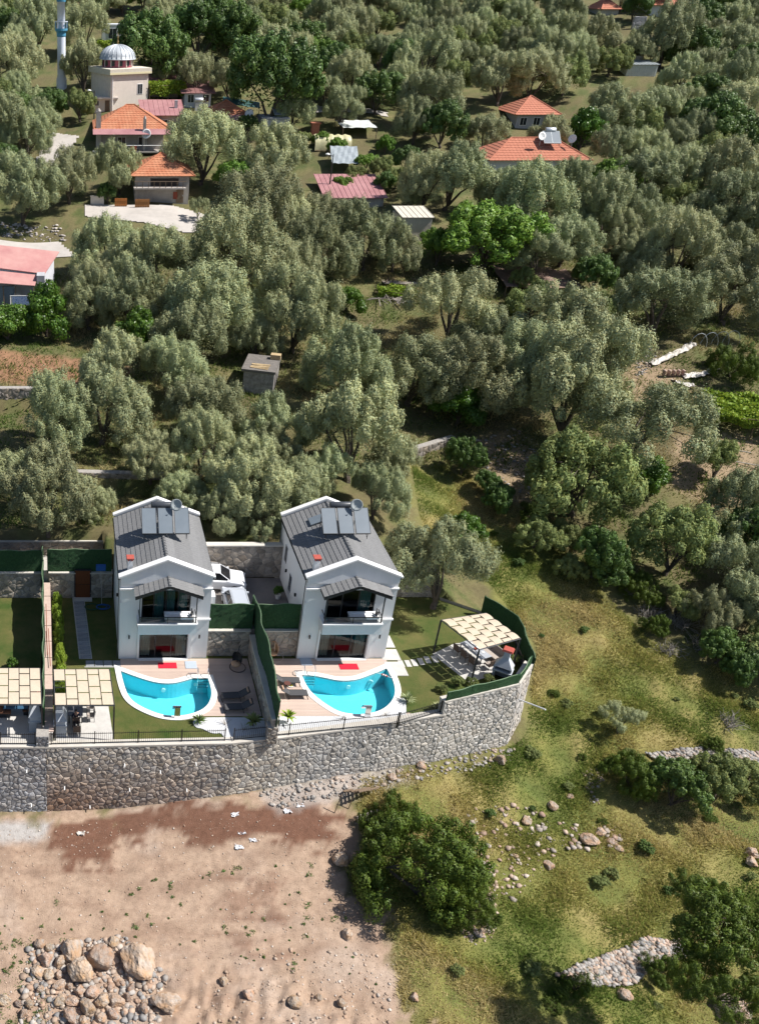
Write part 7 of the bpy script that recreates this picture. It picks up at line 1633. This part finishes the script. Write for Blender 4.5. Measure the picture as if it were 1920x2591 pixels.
# ---- grass and weeds (uncountable)
def grass(name, label, n, poly, hmin, hmax, wd, cols, mask=None, seed=1, cat='grass', avoid=None):
    rng = np.random.default_rng(seed); x0, x1 = min(p[0] for p in poly), max(p[0] for p in poly); y0, y1 = min(p[1] for p in poly), max(p[1] for p in poly)
    X = rng.uniform(x0,x1,n*3); Y = rng.uniform(y0,y1,n*3); ok = inpoly(X,Y,poly)
    f = np.sin(X*.9+2*np.sin(Y*.7))+np.sin(Y*1.3+1.5*np.sin(X*1.1+1)); f2 = np.sin(X*.35+1.1*np.sin(Y*.31+2))+np.sin(Y*.45+1.4*np.sin(X*.27))
    ok &= rng.random(n*3) < np.clip(.74+.2*f+.1*f2, .3, 1)
    ok &= hgt(X,Y) > -8.5 if False else ~inpoly(X,Y,inner)
    ok &= gz(X,Y,dirt) < .5
    i = np.nonzero(ok)[0][:n]; X, Y, f, f2 = X[i], Y[i], f[i], f2[i]; m = len(i); Z = gz(X,Y)-.03
    h_ = rng.uniform(hmin,hmax,m)*(1+.35*np.clip(f,-1,2)); a = rng.uniform(0,6.28,m); ln = rng.normal(0,.7,(m,2))*h_[:,None]; w_ = wd*rng.uniform(.6,1.6,m)
    b0 = np.stack([X-np.cos(a)*w_,Y-np.sin(a)*w_,Z],1); b1 = np.stack([X+np.cos(a)*w_,Y+np.sin(a)*w_,Z],1); tp = np.stack([X+ln[:,0],Y+ln[:,1],Z+h_],1)
    V = np.stack([b0,b1,tp],1).reshape(-1,3); F = np.arange(3*m).reshape(-1,3); C_ = np.array(cols); k = np.clip(((f2+1.2)/2.6*len(C_)+rng.normal(0,.8,m)).astype(int),0,len(C_)-1); c = C_[k]*rng.uniform(.7,1.3,m)[:,None]
    o = link_mesh(name, fast_mesh(name, V, F, np.repeat(c,3,0))); o.data.materials.append(M('grass_blades', (1,1,1), rough=.9, tint=True, trans=.4, spec=.1)); tag(o, label, cat, kind='stuff'); return o
GC = [(.16,.22,.048),(.22,.255,.062),(.29,.29,.08),(.37,.33,.105),(.46,.38,.145),(.53,.44,.21)]
grass('meadow_grass', 'wild green and straw coloured grass on the meadow slope', 240000, MEAD, .07, .24, .030, GC, seed=2)
grass('grove_grass', 'dry grass under the olive trees', 90000, pxpoly([(-40,700),(1900,640),(1960,1500),(1500,1480),(1040,1180),(560,1330),(-60,1340)]), .12, .4, .05, [(.10,.15,.035),(.15,.19,.05),(.25,.23,.09),(.36,.29,.14)], seed=3)
rw = random.Random(21)
WD = []
while len(WD) < 38:              # weeds and low bushes of the meadow, one by one
    px, py = rw.uniform(1050,1900), rw.uniform(1300,2560); g = G(px, py)
    if bool(inpoly(g.x,g.y,MEAD)) and not bool(inpoly(g.x,g.y,inner)): WD.append((px, py, g))
WD.sort(key=lambda q: q[0]); seen = {}
for px, py, g in WD:
    s = rw.uniform(.22,.6); key = rw.choice(['pale','green','mastic','pale']); kn = {'pale': 'pale', 'green': 'dark green', 'mastic': 'yellow green'}[key]
    band = 'upper' if py < 1700 else ('middle' if py < 2100 else 'lower'); q = (key, band); seen[q] = seen.get(q, 0) + 1
    bushlet(key, f'{kn} weed clump in the {band} meadow, {ORD[seen[q]-1]} of its kind from the left', (g.x,g.y,float(gz(g.x,g.y))-.1*s), s, 'weed_clump', .7, 'weed clumps of the meadow')
for k, (px, py, s) in enumerate(((1640,1560,1.5),(1720,1580,1.7),(1770,1640,1.4),(1690,1650,1.2),(1840,1830,1.1),(1600,1500,1.1))):
    g = G(px, py); t = thing('dead_bush', ['bare grey dead bush at the left of the gully edge','tangle of bare pale branches in the gully','bare dead bush right of the tangle','low dry bush below the tangle','grey spiny bush in the lower right meadow','dead bush at the top of the gully edge'][k], 'bush', g); rng = np.random.default_rng(k); tw_ = MB()
    for j in range(90):
        a, e = rng.uniform(0,6.28), rng.uniform(.25,1.4); l = s*rng.uniform(.5,1.1); d = Vector((math.cos(a)*math.cos(e),math.sin(a)*math.cos(e),math.sin(e)*.8)); b = Vector((rng.normal(0,.25*s),rng.normal(0,.25*s),0)); tw_.tube([b,b+d*l*.6+Vector(rng.normal(0,.1,3)),b+d*l+Vector(rng.normal(0,.2,3))], [.03,.02,.008], 3, False)
    tw_.build('twigs', M('dead_twig', (.30,.27,.235), (.22,.2,.175), 5, .95), t)
